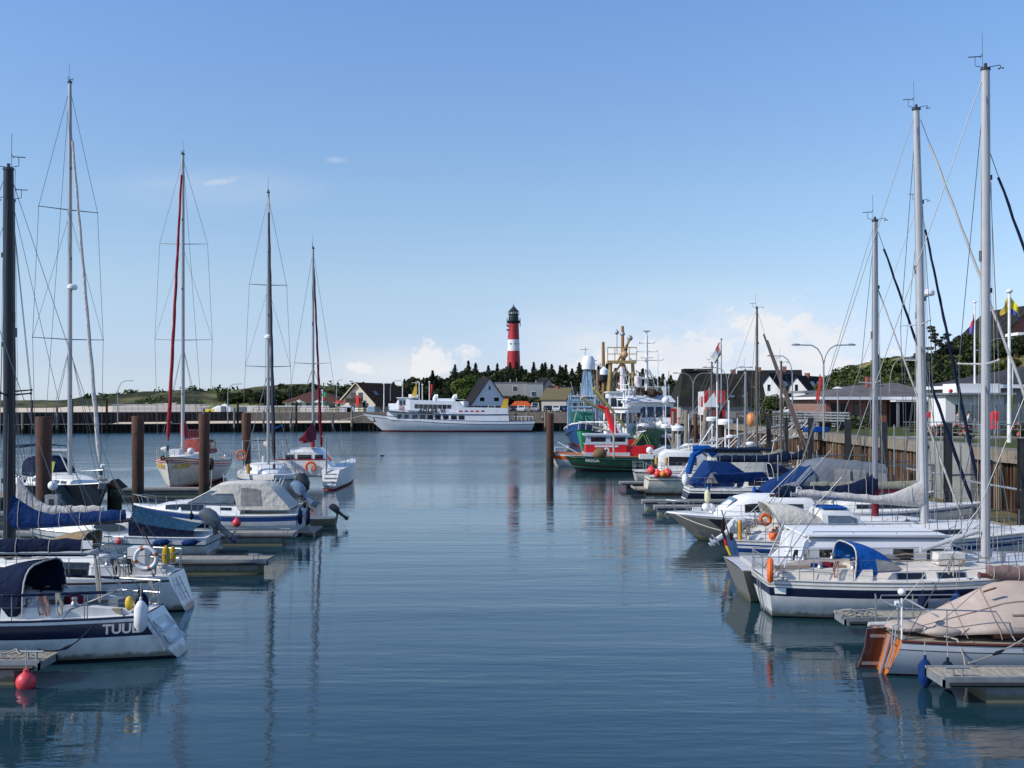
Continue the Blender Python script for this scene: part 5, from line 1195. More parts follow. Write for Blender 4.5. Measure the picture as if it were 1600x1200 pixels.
mb = MB(); mb.tube([(.9, -.8, .92), (1.15, -1.0, .88), (1.25, -1.1, .55), (1.32, -1.12, .05)], .02, 6); mb.build('hanging_hose', ropeM, B)
line([(8.5+2.6, 22.1, .95), (8.5+.95, 21.2, .62)], 'striped mooring line from the pontoon cleat to the pink covered yacht', ropeM, .016, .06, snub=True)
pontoon(8.62, 22, 20.9, .95, 'finger pontoon with pale boards in front of the pink covered yacht', floats=((9.5, 13.5), (15.5, 18.5)), cleats=(8.95,), fm=floatG)
f = fender((9.2, 21.62, .3), 'dark blue square fender between the near pontoon and the pink covered yacht', navyC, r=.17, l=.5)
f = fender((8.72, 21.62, .3), 'second blue fender at the head of the near pontoon', blueD, r=.14, l=.6)
# ---- R2 yacht
B = boat('white yacht with navy band, bright blue sprayhood and the tallest white mast', 'sailboat', 7.05, 29.3, 0)
H = Hull(10.9, 3.0, 1.12, 1.5, ts=.66, rs=.25, rb=1.3, dip=.08, vb=1.3)
H.mesh([gelW, mat('taupe rubbing strake', (.30, .26, .22), .5), navy, antiB], [('s', 0, 0), ('s', .10, 1), ('s', .14, 0), ('s', .2, 2), ('s', .44, 0), ('a', .06, 3)], B, cap=(mat('pale toe rail', (.5, .46, .4), .5), .03))
sec = [(2.7, 1.0, 1.1, .24), (3.1, 1.12, 1.1, .29), (6.4, .95, 1.12, .27), (8.4, .65, 1.2, .22), (9.4, .4, 1.3, .04)]
cream = mat('cream coachroof', (.66, .60, .53), .45, dirt=.15); cabin(B, cream, sec); cabwin(B, sec, 3.6, 4.35, .16, .68, frame=steel); cabwin(B, sec, 4.75, 5.5, .16, .68, frame=steel); cabwin(B, sec, 6.3, 7.0, .18, .68, frame=steel)
cockpit(B, H, .4, 2.9, .30, m=cream); rails(H, B, n=7, h=.62); foredeck(B, H)
sprayhood(B, 2.4, 3.8, 1.06, 1.12, 1.4, .62, blueC, None, aft=-.15)
mb = MB()
for sd in (-1, 1): mb.slab([(2.95, sd*1.17, 1.72), (3.45, sd*1.15, 1.62), (3.72, sd*1.15, 1.42), (3.0, sd*1.19, 1.36)], .01)
each(mb, 'sprayhood_window', clearV, B)
mast(B, H, 6.5, 1.5, 15.55, .13, m=mastW, spr=(.40,), sl=1.15, furl=(navyC, .06), furlz=.83, rt=.9, rw=.012)
boom(B, 6.4, 2.35, 1.75, m=mastW, rise=-.55, r=.085); mb = MB(); mb.tube([(6.4, 0, 1.6), (5.4, 0, 2.05)], .03, 6); mb.build('kicker', steel, B)
mb = MB(); mb.obox((5.35, -.15, 1.6), (.75, .55, .32)); mb.build('liferaft_case', mat('old white plastic', (.66, .64, .6), .5, dirt=.5), B)
coil(B, 5.1, -.95, 1.75, m=ropeM, h=.65); coil(B, 5.6, -.5, 1.6, m=ropeM, r=.2)
mb = MB(); mb.tube([(.4, .9, 1.2), (1.0, .95, 2.5)], .03, 6); mb.tube([(.45, -.9, 1.2), (.95, -.2, 2.35)], .02, 6); each(mb, 'backstay_strut', steel, B)
mb = MB(); mb.tube([(-.02, -.2, 1.0), (.12, -.2, .1)], .02, 6); mb.tube([(-.02, .1, 1.0), (.12, .1, .1)], .02, 6); mb.build('swim_ladder', steel, B)
mb = MB(); mb.slab([(.02+.19, -H.hy(.015, .80)-.012, .74), (.5, -H.hy(.046, .80)-.012, .74), (.5, -H.hy(.046, .88)-.012, .90), (.02+.17, -H.hy(.015, .88)-.012, .90)], .004); mb.build('name_plate', whitecl, B)
f = lifering((7.15, 28.35, 1.35), 'orange horseshoe lifebuoy on the pushpit of the blue hooded yacht', m=orangep, R=.36, horseshoe=True); f.rotation_euler = (0, 0, radians(75))
fender((12.0, 27.62, .62), 'blue fender with a yellow tie below the cabin of the blue hooded yacht', blueD, r=.15, l=.55, rope_h=.6)
fender((11.1, 27.66, .62), 'dark blue fender next to the blue one on the blue hooded yacht', navyC, r=.13, l=.5, rope_h=.6)
pontoon(8.5, 22, 26.6, .95, 'finger pontoon alongside the blue hooded yacht', floats=((9.8, 13.6), (16, 19)), cleats=(8.9, 13.2), fm=floatG)
mb = MB()
for k in range(4): mb.tube([(-.5+.13*i, .07*cos(k+i), .05+.035*k+.04*sin(i*1.3+k)) for i in range(-4, 5)], .018, 5)
tag(mb.build('mooring_rope', ropeM), 'coiled pale rope on the pontoon beside the blue hooded yacht', 'rope', None, (9.3, 26.3, .52))
# ---- R3 taupe steel boat with white deckhouse
B = boat('boxy taupe grey steel motor yacht with long white deckhouse', 'motor yacht', 6.85, 31.75, 0, 'motor_yacht')
H = Hull(11.0, 3.05, 1.02, 1.35, ts=.92, rs=.35, rb=1.0, dip=.0, vb=1.4)
H.mesh([hullGr, mat('greenish boot top', (.10, .22, .17), .5)], [('s', 0, 0), ('a', .12, 1), ('a', .04, 0)], B, tran=hullGr, deck=mat('pale violet grey deck', (.50, .50, .53), .5), cap=(hullGr, .025))
sec = [(1.95, 1.25, 1.0, .98), (6.0, 1.25, 1.0, .98), (6.3, 1.22, 1.0, .88), (6.5, 1.2, 1.0, .25), (8.5, .9, 1.1, .2), (9.4, .6, 1.15, .05)]
cabin(B, mat('deckhouse white', (.60, .62, .66), .35, var=.03), sec, 'deckhouse', tumble=.965)
mb = MB(); mb.prism([(1.9, -1.2, 2.02), (6.1, -1.2, 2.02), (6.4, -1.0, 1.94), (6.4, 1.0, 1.94), (6.1, 1.2, 2.02), (1.9, 1.2, 2.02)], (0, 0, .05)); mb.build('roof_panel', whitecl, B)
mb = MB()
for sd in (-1, 1): mb.tube([(2.2, sd*1.0, 2.14), (5.9, sd*1.0, 2.14)], .018, 6)
for x_ in (2.2, 3.4, 4.7, 5.9):
    for sd in (-1, 1): mb.tube([(x_, sd*1.0, 2.05), (x_, sd*1.0, 2.14)], .012, 5)
mb.build('roof_rail', steel, B)
mb = MB()
for sd in (-1, 1):
    pts = [(.9, 1.0), (1.5, 1.1), (1.75, 1.35), (1.85, 1.85), (2.0, 2.02), (2.0, 1.0)]
    mb.prism([(x, sd*1.24, z) for x, z in pts], (0, -sd*.06, 0))
each(mb, 'cockpit_side', whitecl, B)
cabwin(B, sec, 2.3, 3.05, .42, .66, tumble=.965); cabwin(B, sec, 4.5, 5.1, .12, .68, tumble=.965); cabwin(B, sec, 5.5, 6.1, .36, .68, tumble=.965)
mb = MB(); mb.tube([(.5, -1.47, .62), (1.6, -1.54, .62)], .022, 6); mb.build('rub_bar', steel, B)
mb = MB(); mb.obox((.7, 0, 1.1), (.6, 1.6, .12)); mb.build('locker', deckG, B)
rails(H, B, t0=.62, t1=.85, n=4, h=.6, push=False)
# ---- R4 big white yacht, blue transom
B = boat('white yacht with blue transom, grey white boom cover and beige cockpit tent', 'sailboat', 8.15, 38.3, 0)
H = Hull(13.0, 3.3, 1.0, 1.45, ts=.66, rs=.22, rb=1.3, dip=.1)
H.mesh([gelW, bluep, antiR], [('s', 0, 0), ('s', .12, 1), ('s', .18, 0), ('s', .26, 1), ('s', .42, 0), ('a', .05, 2)], B, tran=bluep, cap=(mat('pale toe rail', (.5, .46, .4)), .03))
sec = [(2.6, 1.05, 1.0, .35), (3.4, 1.2, 1.02, .5), (6.3, 1.15, 1.05, .46), (9.5, .75, 1.2, .34), (10.5, .4, 1.3, .05)]
cabin(B, deckW, sec); cabwin(B, sec, 4.0, 6.0, .25, .7); cabwin(B, sec, 6.6, 8.3, .25, .65)
cockpit(B, H, .5, 2.8, .32); rails(H, B, n=8, h=.66); foredeck(B, H, .75)
sprayhood(B, 1.75, 3.5, 1.15, 1.15, 1.6, .70, beigeC, clearV, aft=.6)
sec2 = [(3.2, .95, 1.45, .62), (4.3, .95, 1.45, .60), (4.9, .9, 1.45, .06)]; cabin(B, deckW, sec2, 'windscreen_house', tumble=.85); cabwin(B, sec2, 3.4, 4.45, .15, .72, m=glassB)
mb = MB(); mb.obox((3.75, 0, 2.13), (.9, 1.2, .05)); mb.build('sliding_hatch', blueC, B)
mb = MB(); rs = [[(x, -wd, .98), (x, -wd*.6, z), (x, 0, z+.08), (x, wd*.6, z), (x, wd, .98)] for x, wd, z in ((.75, .6, 1.12), (1.3, .8, 1.38), (2.0, .9, 1.75))]; mb.rings(rs, closed=False); mb.build('cockpit_tent', greyC, B)
mast(B, H, 7.3, 1.2, 17.0, .155, m=mastW, spr=(.49,), sl=1.3, lean=-.33, furl=(mat('light grey furled sail', (.55, .53, .50), .8), .065), furlz=.975, rt=.75, rw=.013)
boom(B, 7.25, 2.18, 4.95, m=alu, cover=greyC, hm=1.15, he=.22, wr=.17, rise=.42, r=.09)
outboard(B, -.12, -.6, 1.1, tilt=.95, s=1.0, m=mat('outboard white', (.6, .62, .64), .3, dirt=.3))
mb = MB(); mb.cyl(.15, -1.0, 1.0, 1.62, .075, seg=10); mb.cyl(.15, -1.0, 1.62, 1.75, .09, .05, 10); mb.build('danbuoy_canister', mat('amber plastic', (.62, .30, .03), .5), B)
lifering((8.15+1.05, 37.2, 1.78), 'round orange lifebuoy cover on the rail of the blue transomed yacht', m=orangep, R=.17)
ballf((8.15+1.4, 37.4, 1.15), 'orange red ball fender lying on the side deck of the blue transomed yacht', m=orangep, r=.2)
coil(B, .4, -1.1, 1.5, m=ropeM); coil(B, .5, .3, 1.6, m=mat('blue rope', (.03, .12, .3), .8))
# hanging german tricolour
mb = MB(); mb.tube([(0, 0, 0), (-.35, 0, 1.15)], .022, 6); fl = root('ensign', 'black red and gold ensign drooping from its staff at the blue transom', 'flag', (8.0, 37.4, .95)); mb.build('flagstaff', varn, fl)
mb = MB(); mb.tube([(-.28, 0, .85), (-.32, .04, .45), (-.22, -.02, .1)], [.03, .06, .05], 7); mb.build('black_band', flagK, fl); mb = MB(); mb.tube([(-.22, 0, .1), (-.16, .03, -.15)], [.055, .06], 7); mb.build('red_band', flagR, fl); mb = MB(); mb.tube([(-.16, .03, -.15), (-.02, .0, -.5)], [.06, .04], 7); mb.build('gold_band', mat('flag gold', (.75, .5, .02), .8), fl)
# ---- D yacht behind
B = boat('white yacht with navy boom cover bearing a small white emblem and a navy furled genoa', 'sailboat', 10.0, 41.6, 0)
H = Hull(9.4, 2.6, .95, 1.3, ts=.7, rs=.3); H.mesh([gelW, navy, antiB], [('s', 0, 0), ('s', .1, 1), ('s', .2, 0), ('a', .05, 2)], B)
sec = [(2.4, .9, .95, .35), (3.0, 1.0, .95, .45), (5.8, .9, 1.0, .4), (7.6, .45, 1.15, .05)]; cabin(B, deckW, sec); cabwin(B, sec, 3.3, 5.4, .25, .68)
cockpit(B, H, .4, 2.5, .28); rails(H, B, h=.6); mast(B, H, 4.75, 1.2, 13.4, .125, m=alu, spr=(.46,), sl=1.1, furl=(navyC, .07), furlz=.965, inner=(greyC, .045, .80, 8.3), xbow=8.9, rt=.85, rw=.012)
boom(B, 4.75, 2.25, 4.25, m=varn, cover=navyC, hm=1.05, he=.42, wr=.17)
mb = MB(); mb.torus((1.6, -.19, 2.52), .10, .015, 'y', 14, 5); mb.obox((1.6, -.19, 2.4), (.2, .012, .03)); mb.build('cover_emblem', whitecl, B)
mb = MB(); mb.tube([(4.75, 0, 1.3), (4.75, 0, 2.5)], .15, 12); mb.build('mast_coat', maroonC, B)
# ---- R5 aluminium cruiser, bow towards the channel
B = boat('bare aluminium motor cruiser with dark slanted bow band and white cabin', 'motor cruiser', 15.4, 44.9, pi, 'motor_cruiser')
H = Hull(8.6, 2.9, .98, 1.22, ts=.85, rs=.1, rb=1.35, dip=0, vb=.95, full=.6)
H.mesh([hullAl, whitecl, hullAl, antiB], [('s', 0, 1), ('s', .09, 0), ('a', .03, 3)], B, cap=(whitecl, .035))
mb = MB()
for sd in (-1, 1):
    n = 6; g = []
    for i in range(n+1):
        z = 1.02-.86*i/n; x = 6.35-.9*i/n*0 - (1.0-z)*1.1
        xa, xb = x+.0, x+.62*(1-.4*i/n); g.append([(H.x(H.tx(xa), z)*0+xa, sd*(H.hy(H.tx(xa+.12), z)+.012), z), (xb, sd*(H.hy(H.tx(xb+.12), z)+.012), z)])
    mb.rings(g, closed=False)
each(mb, 'bow_band', mat('black band', (.012, .012, .02), .35), B)
sec = [(2.4, 1.0, 1.02, .82), (2.8, 1.05, 1.02, .95), (5.0, 1.0, 1.05, .95), (5.6, .97, 1.06, .82), (6.6, .85, 1.1, .12)]
cabin(B, whitecl, sec, 'cabin', tumble=.86); cabwin(B, sec, 2.9, 4.1, .28, .68); cabwin(B, sec, 4.2, 5.4, .28, .68)
mb = MB(); mb.slab([(6.35, -.72, 1.32), (6.35, .72, 1.32), (5.68, .7, 1.86), (5.68, -.7, 1.86)], .012); mb.build('windscreen', glassB, B)
rails(H, B, t0=.2, t1=.88, n=7, h=.55, push=False)
mb = MB(); mb.sph((6.9, .1, 1.45), .2); mb.sph((6.6, -.4, 1.4), .18); mb.obox((7.3, 0, 1.35), (.35, .3, .15)); mb.build('deck_gear', whitep, B)
mb = MB(); mb.tube([(8.5, 0, 1.25), (8.7, 0, 1.15), (8.55, 0, .95)], .04, 6); mb.build('anchor', galv, B)
fender((8.7, 45.6, 1.85), 'pale yellow fender tied upright to the aluminium cruiser rail', mat('pale yellow vinyl', (.62, .60, .38), .4), r=.13, l=.62, rope_h=.1)
line([(7.1, 44.2, 1.2), (10.6, 37.6, 1.1)], 'white mooring rope looping from the aluminium cruiser bow to the next stern', ropeM, .022, .35)
# ---- C mast boat
B = boat('white yacht with long olive grey boom bag and radar dome high on its mast', 'sailboat', 12.6, 48.3, 0)
H = Hull(9.7, 3.0, 1.0, 1.35, ts=.7, rs=.3); H.mesh([gelW, bluep, antiB], [('s', 0, 0), ('s', .1, 1), ('s', .2, 0), ('a', .05, 2)], B)
sec = [(2.6, 1.0, 1.0, .35), (3.0, 1.1, 1.0, .48), (6.5, 1.0, 1.05, .4), (8.2, .45, 1.15, .05)]; cabin(B, deckW, sec); cabwin(B, sec, 3.3, 6.2, .25, .68)
cockpit(B, H, .4, 2.7, .28); rails(H, B, h=.62); mast(B, H, 6.6, 1.4, 15.5, .135, m=mastW, spr=(.47,), sl=1.1, furl=(navyC, .085), furlz=.965, radar=(.685, 1), rt=.9, rw=.012)
boom(B, 6.5, 1.98, 5.2, m=alu, cover=oliveC, hm=.4, he=.34, wr=.19); mb = MB(); mb.box(1.4, 6.3, -.16, .16, 1.80, 1.90); mb.build('bag_underside', maroonC, B, smooth=False)
# ---- T canvas tented cruiser
B = boat('motor cruiser with a large slate grey canvas tent and clear side windows', 'motor cruiser', 13.2, 52.2, 0, 'motor_cruiser')
H = Hull(8.3, 3.0, 1.15, 1.5, ts=.88, rs=.1); H.mesh([gelW, navy, antiB], [('s', 0, 0), ('s', .2, 1), ('s', .4, 0), ('a', .05, 2)], B)
sec = [(0.1, 1.15, 1.1, .75), (1.0, 1.2, 1.15, 1.0), (1.9, 1.25, 1.15, 1.85), (2.6, 1.25, 1.15, 1.98), (4.6, 1.25, 1.15, 1.80), (5.6, 1.2, 1.2, 1.65), (5.9, 1.15, 1.2, .3)]
cabin(B, slateC, sec, 'canvas_tent', tumble=.84, ang=60)
mb = MB()
for sd in (-1, 1):
    for (xa, xb, za, zb, zc, zd) in ((2.85, 3.65, 1.75, 1.75, 2.72, 2.78), (3.8, 4.45, 1.75, 1.75, 2.66, 2.70), (4.6, 5.5, 1.7, 1.7, 2.5, 2.62)):
        mb.slab([(xa, sd*1.245, za), (xb, sd*1.245, zb), (xb, sd*1.14, zc), (xa, sd*1.14, zd)], .008)
each(mb, 'clear_panel', clearV, B)
mb = MB()
for sd in (-1, 1): mb.slab([(1.0, sd*1.235, 1.55), (2.0, sd*1.255, 1.55), (1.9, sd*1.17, 2.5), (1.55, sd*1.19, 2.3)], .012)
each(mb, 'side_window', glassB, B)
mb = MB(); rs = [[(x, -wd, z), (x, -wd*.6, z+h), (x, wd*.6, z+h), (x, wd, z)] for x, wd, z, h in ((-.6, .9, 1.25, .3), (.0, 1.1, 1.35, .7), (.7, 1.15, 1.5, .75), (1.8, 1.2, 2.6, .3))]; mb.rings(rs, closed=False); mb.build('aft_cover', blueD, B)
sec = [(5.8, 1.15, 1.2, .3), (7.6, .6, 1.35, .05)]; cabin(B, gelW, sec, 'foredeck_trunk'); rails(H, B, t0=.6, n=4, h=.6, push=False)
mb = MB(); mb.tube([(.2, -.6, 1.9), (.2, -.6, 3.4)], .03, 6); mb.tube([(6.4, .3, 1.4), (6.4, .3, 4.9)], .035, 6); mb.build('poles', galv, B)
# fingers
pontoon(7.6, 21.5, 54.8, .9, 'long finger pontoon beyond the tented cruiser', floats=((7.8, 11), (14, 18)), cleats=(8.0,), fm=mat('pale float box', (.33, .36, .38), .6, dirt=.4, wline=True))
pontoon(7.35, 21.5, 58.0, .9, 'longest finger pontoon in front of the navy hulled yacht', floats=((7.6, 11.5), (14, 18)), cleats=(7.8,), fm=mat('pale float box', (.33, .36, .38)))
mp = pontoon(20.2, 22.1, 50, 62, 'main walkway pontoon along the brown ledge', floats=((20.4, 22.0),), group='main pontoons', fm=floatC)
# ---- R7 navy hull with blue covers
B = boat('navy hulled yacht with white stripes and royal blue cockpit tent', 'sailboat', 10.5, 61.3, 0)
H = Hull(10.4, 3.2, 1.0, 1.4, ts=.7, rs=-.3); H.mesh([gelW, navy, gelW, antiB], [('s', 0, 2), ('s', .14, 1), ('s', .2, 2), ('s', .28, 1), ('a', .05, 3)], B)
sec = [(2.6, 1.0, 1.0, .4), (3.2, 1.15, 1.0, .55), (6.8, 1.0, 1.05, .45), (8.8, .45, 1.15, .05)]; cabin(B, deckW, sec); cabwin(B, sec, 3.4, 6.4, .25, .7)
cockpit(B, H, .4, 2.7, .28); rails(H, B, h=.62)
mb = MB(); rs = [[(x, -wd, 1.1), (x, -wd*.95, 1.1+(z-1.1)*.6), (x, -wd*.6, z), (x, wd*.6, z), (x, wd*.95, 1.1+(z-1.1)*.6), (x, wd, 1.1)] for x, wd, z in ((.2, 1.15, 1.3), (1.1, 1.2, 2.55), (2.4, 1.2, 2.5), (3.0, 1.1, 2.1), (3.6, 1.0, 1.7))]; mb.rings(rs); tn = mb.build('cockpit_tent', blueD, B)
mb = MB()
for sd in (-1, 1): mb.slab([(.85, sd*1.2, 1.3), (1.6, sd*1.22, 1.3), (1.5, sd*1.19, 1.95), (1.15, sd*1.18, 1.9)], .01)
each(mb, 'clear_panel', clearV, tn)
boom(B, 6.0, 2.55, 4.4, cover=navyC, hm=.7, he=.35, wr=.18)
mb = MB(); mb.prism([(1.5, -1.55, 1.35), (4.6, -1.45, 1.45), (4.2, -1.55, 1.95), (1.2, -1.7, 1.85)], (0, .15, .05)); mb.build('side_dodger', blueD, B)
mb = MB(); mb.box(-.25, -.05, -.7, .7, .3, .36)
for k in range(3): mb.box(-.1+.05*k, .1+.05*k, -.5, .5, .4+.2*k, .45+.2*k)
mb.build('stern_platform', deckW, B, smooth=False)
fender((10.5+.9, 59.6, .85), 'bright blue fender on the navy hulled yacht', blueC, r=.13, l=.7); fender((10.5+3.6, 59.55, .85), 'second bright blue fender on the navy hulled yacht', blueC, r=.12, l=.6)
fender((10.2, 60.2, 1.5), 'stout white fender on the stern of the navy hulled yacht', whitep, r=.2, l=.7)
# ---- R8 white workboat with red balls
B = boat('white fishing boat with cream wheelhouse and dark blue roof edge', 'fishing boat', 9.0, 68.2, 0, 'fishing_boat')
H = Hull(10, 3.3, 1.15, 1.7, ts=.75, rs=-.15); H.mesh([gelC, blk, gelC, antiR], [('s', 0, 0), ('s', .18, 1), ('s', .24, 2), ('a', .08, 3)], B, cap=(teak, .05))
sec = [(4.2, 1.1, 1.1, 1.75), (7.4, 1.05, 1.1, 1.75), (7.9, .9, 1.1, 1.2), (8.3, .8, 1.2, .2)]; cabin(B, gelC, sec, 'wheelhouse', tumble=.94); cabwin(B, sec, 4.5, 5.5, .52, .72); cabwin(B, sec, 5.7, 6.7, .52, .72); cabwin(B, sec, 6.8, 7.3, .52, .72)
mb = MB(); mb.box(3.6, 8.0, -1.25, 1.25, 2.88, 3.02); mb.build('roof', navyC, B, smooth=False)
mb = MB()
for x_, z_ in ((4.6, 7.4), (5.4, 6.2), (6.0, 5.0)): mb.tube([(x_, .3*sin(x_), 3.0), (x_, .3*sin(x_), z_)], .05, 8)
mb.tube([(2.2, 0, 1.2), (4.4, 0, 4.6)], .05, 6); mb.build('mast_poles', whitep, B)
mb = MB(); mb.lathe([(.02, 0), (.32, .02), (.34, .12), (.28, .22), (.01, .24)], (6.9, .2, 3.2), 14); mb.lathe([(.02, 0), (.3, .02), (.32, .15), (.01, .22)], (5.5, -.3, 3.7), 14); mb.build('radar_dome', whitecl, B)
mb = MB(); mb.tube([(2.5, -1.0, 1.2), (2.9, -1.0, 2.6), (3.4, -.9, 2.9)], .22, 8); mb.tube([(2.9, -.9, 3.0), (3.9, -.9, 3.0), (4.3, -.9, 2.6)], .24, 8); mb.build('blue_tarpaulin', blueC, B)
rails(H, B, t0=.05, t1=.4, n=5, h=.8, pulpit=False); cockpit(B, H, .4, 3.5, .2, winches=False)
mb = MB(); mb.box(-.9, -.1, -1.1, 1.1, .3, .38); mb.tube([(-.9, -1.1, .4), (-1.0, 0, .42), (-.9, 1.1, .4)], .08, 6); mb.build('stern_platform', teak, B)
for i, (dx, dz, r, m_) in enumerate(((.1, 1.5, .28, None), (.5, 1.3, .26, None), (1.15, 1.35, .29, None), (.82, 1.3, .21, mat('orange float', (.72, .25, .02), .5)))):
    ballf((9.0+dx, 66.9-.1*i, dz+.1), ['big red balloon fender at the stern corner of the white fishing boat', 'red balloon fender second from the stern of the white fishing boat', 'red balloon fender nearest the wheelhouse of the white fishing boat', 'small orange float among the red balloon fenders'][i], m_ or mat('bright coral red buoy', (.80, .06, .05), .4), r)
for dx, lab in ((.45, 'short wooden bollard float above the red balloons'), (1.1, 'second wooden float above the red balloons')):
    mb = MB(); mb.lathe([(.05, 0), (.11, .06), (.12, .4), (.08, .5), (.01, .52)], seg=12); tag(mb.build('cork_float', mat('ochre float', (.45, .27, .06), .6)), lab, 'float', None, (9.0+dx, 67.0, 1.95))
# ---- further yachts / clutter of the basin
def small(label, x0, y, rz, L, hm, mh=None, mm=alu, cov=None, cat='sailboat', hood=None, nm='sailing_yacht', spr=(.5,), radar=None, f=None, cabh=.55, grp=None):
    B = boat(label, cat, x0, y, rz, nm, grp); H = Hull(L, L*.31, .95, 1.3, ts=.72, rs=.2, dip=.05)
    H.mesh([hm, navy, antiB], [('s', 0, 0), ('s', .1, 1), ('s', .2, 0), ('a', .05, 2)], B)
    s_ = L/10; sec = [(2.6*s_, .95*s_, .95, cabh*.8), (3.2*s_, 1.1*s_, .95, cabh), (6.6*s_, .95*s_, 1.0, cabh*.9), (8.4*s_, .4*s_, 1.1, .05)]; cabin(B, deckW, sec); cabwin(B, sec, 3.4*s_, 6.2*s_, .25, .7)
    rails(H, B, n=5, h=.62)
    if hood: sprayhood(B, 2.2*s_, 4*s_, 1.0*s_, 1.1, 1.5, .7, hood, clearV)
    if mh: mast(B, H, 5.8*s_, 1.4, mh, .09, m=mm, spr=spr, sl=.9, rw=.012, radar=radar, furl=f)
    if cov: boom(B, 5.8*s_, 2.3, 4.1*s_, cover=cov, hm=.7, he=.25)
    return B, H
small('small yacht with brown wooden mast topped by a wind vane', 12.6, 74.5, 0, 9, gelW, 12.9, mastD, navyC, hood=blueD)
small('white yacht with two dark leaning poles beside the gangway', 13.2, 79.5, 0, 8.5, gelW, 8.5, alu, None, hood=navyC)
b_, h_ = small('white motorboat with a radar dome on a pole before the black harbour wall', 13.5, 84.0, 0, 8, gelW, None, cat='motorboat', nm='motorboat', cabh=1.3)
mb = MB(); mb.tube([(4, 0, 2), (4, 0, 4.2)], .06, 6); mb.lathe([(.02, 0), (.6, .05), (.65, .3), (.55, .5), (.01, .52)], (4, 0, 4.2), 14); mb.build('radar_dome', whitecl, b_)
b_, h_ = small('white pilot style motorboat with a second radar dome beside the gangway foot', 12.5, 89.0, 0, 8, gelW, None, cat='motorboat', nm='motorboat', cabh=1.5)
mb = MB(); mb.tube([(5, .5, 2), (5, .5, 4.5)], .06, 6); mb.lathe([(.02, 0), (.5, .05), (.55, .3), (.45, .4), (.01, .42)], (5, .5, 4.4), 14); mb.build('radar_dome', whitecl, b_)
mb = MB(); mb.tube([(7.9, -.3, 1.3), (4.6, .2, 10.9)], [.11, .06], 6); mb.tube([(8.3, .4, 1.3), (5.0, .7, 10.5)], [.09, .06], 6)
o = mb.build('derrick_pole', mastD); tag(o, 'pair of dark leaning derrick poles rising from the boats by the gangway', 'derrick', None, (13.2, 72.3, 0))
small('low white yacht with navy tent behind the canvas tented cruiser', 14.8, 64.8, 0, 7.5, gelW, 0, hood=navyC)
b_, h_ = small('cream motorboat with several white whip aerials', 9.2, 77.5, 0, 7.5, gelC, None, cat='motorboat', nm='motorboat', cabh=1.5)
mb = MB()
for x_, y_, z_ in ((2.5, .5, 8), (3.3, -.3, 6.5), (4.2, .2, 5.2), (5, -.4, 6.8)): mb.tube([(x_, y_, 2), (x_, y_, z_)], .035, 5)
mb.build('whip_aerials', whitep, b_)
mb = MB(); mb.lathe([(.02, 0), (.35, .03), (.38, .2), (.3, .3), (.01, .32)], (2.5, .5, 4.1), 12); mb.lathe([(.02, 0), (.45, .03), (.5, .25), (.4, .4), (.01, .42)], (3.3, -.3, 3.9), 12); mb.sph((2.5, .5, 6.2), .3); mb.build('antenna_dome', whitecl, b_)
pontoon(7.5, 21, 71.5, 1.0, 'dark finger pontoon between the fishing boat and the green barge', floats=((8, 12), (15, 19)), fm=blk)
for i, (lab, x_, y_, L_, m_, t_, mm_) in enumerate((('low grey hulled yacht between the tented cruiser and the quay ledge', 15.5, 68.5, 6.6, slateC, None, alu), ('small cream yacht with wooden spars under the guide piles', 15.0, 71.4, 6.5, gelC, 8.8, mastD), ('dark blue daysailer closest to the gangway foot', 14.0, 92.5, 7, navy, 9.6, mastD), ('white yacht with bare aluminium mast beyond the dolphin timbers', 15.5, 99, 7.5, gelW, 10.5, alu), ('cream workboat with tan hood between dolphin and harbour wall', 16.0, 104, 7, gelC, 7.6, galv))):
    b_, h_ = small(lab, x_, y_, 0, L_, m_, t_, mm_, [navyC, oliveC, None, greyC, None][i], hood=[None, tanC, None, None, tanC][i], spr=(.5,)); rr_ = random.Random(i); mb = MB()
    for k in range(9): q = rr_.uniform(.5, L_-1); y0_ = rr_.uniform(-.9, .9); mb.tube([(q, y0_, 1), (q+rr_.uniform(-.5, .5), y0_+rr_.uniform(-.3, .3), rr_.uniform(1.6, 3.6))], .03, 4)
    each(mb, 'pole', rr_.choice((galv, mastD, whitep)), b_)
# gangway from the quay down to the pontoon
g = root('gangway', 'long aluminium truss gangway sloping down from the quay to the pontoon', 'gangway', (0, 0, 0)); mb = MB()
A, Bq = Vector((24.6, 84, 3.55)), Vector((13.6, 87, .9))
for sd in (-.6, .6):
    a = A+Vector((0, sd, 0)); b = Bq+Vector((0, sd, 0)); up_ = Vector((0, 0, 1.15))
    mb.tube([a, b], .06, 6); mb.tube([a+up_, b+up_], .06, 6)
    for i in range(9):
        f = i/8; p = a+(b-a)*f; mb.tube([p, p+up_], .035, 5)
        if i < 8: q = a+(b-a)*(f+1/8); mb.tube([p+up_, q], .03, 5)
mb.build('truss', galv, g); mb = MB(); mb.prism([tuple(A+Vector((0, -.6, 0))), tuple(A+Vector((0, .6, 0))), tuple(Bq+Vector((0, .6, 0))), tuple(Bq+Vector((0, -.6, 0)))], (0, 0, -.06)); mb.build('tread', teak, g)
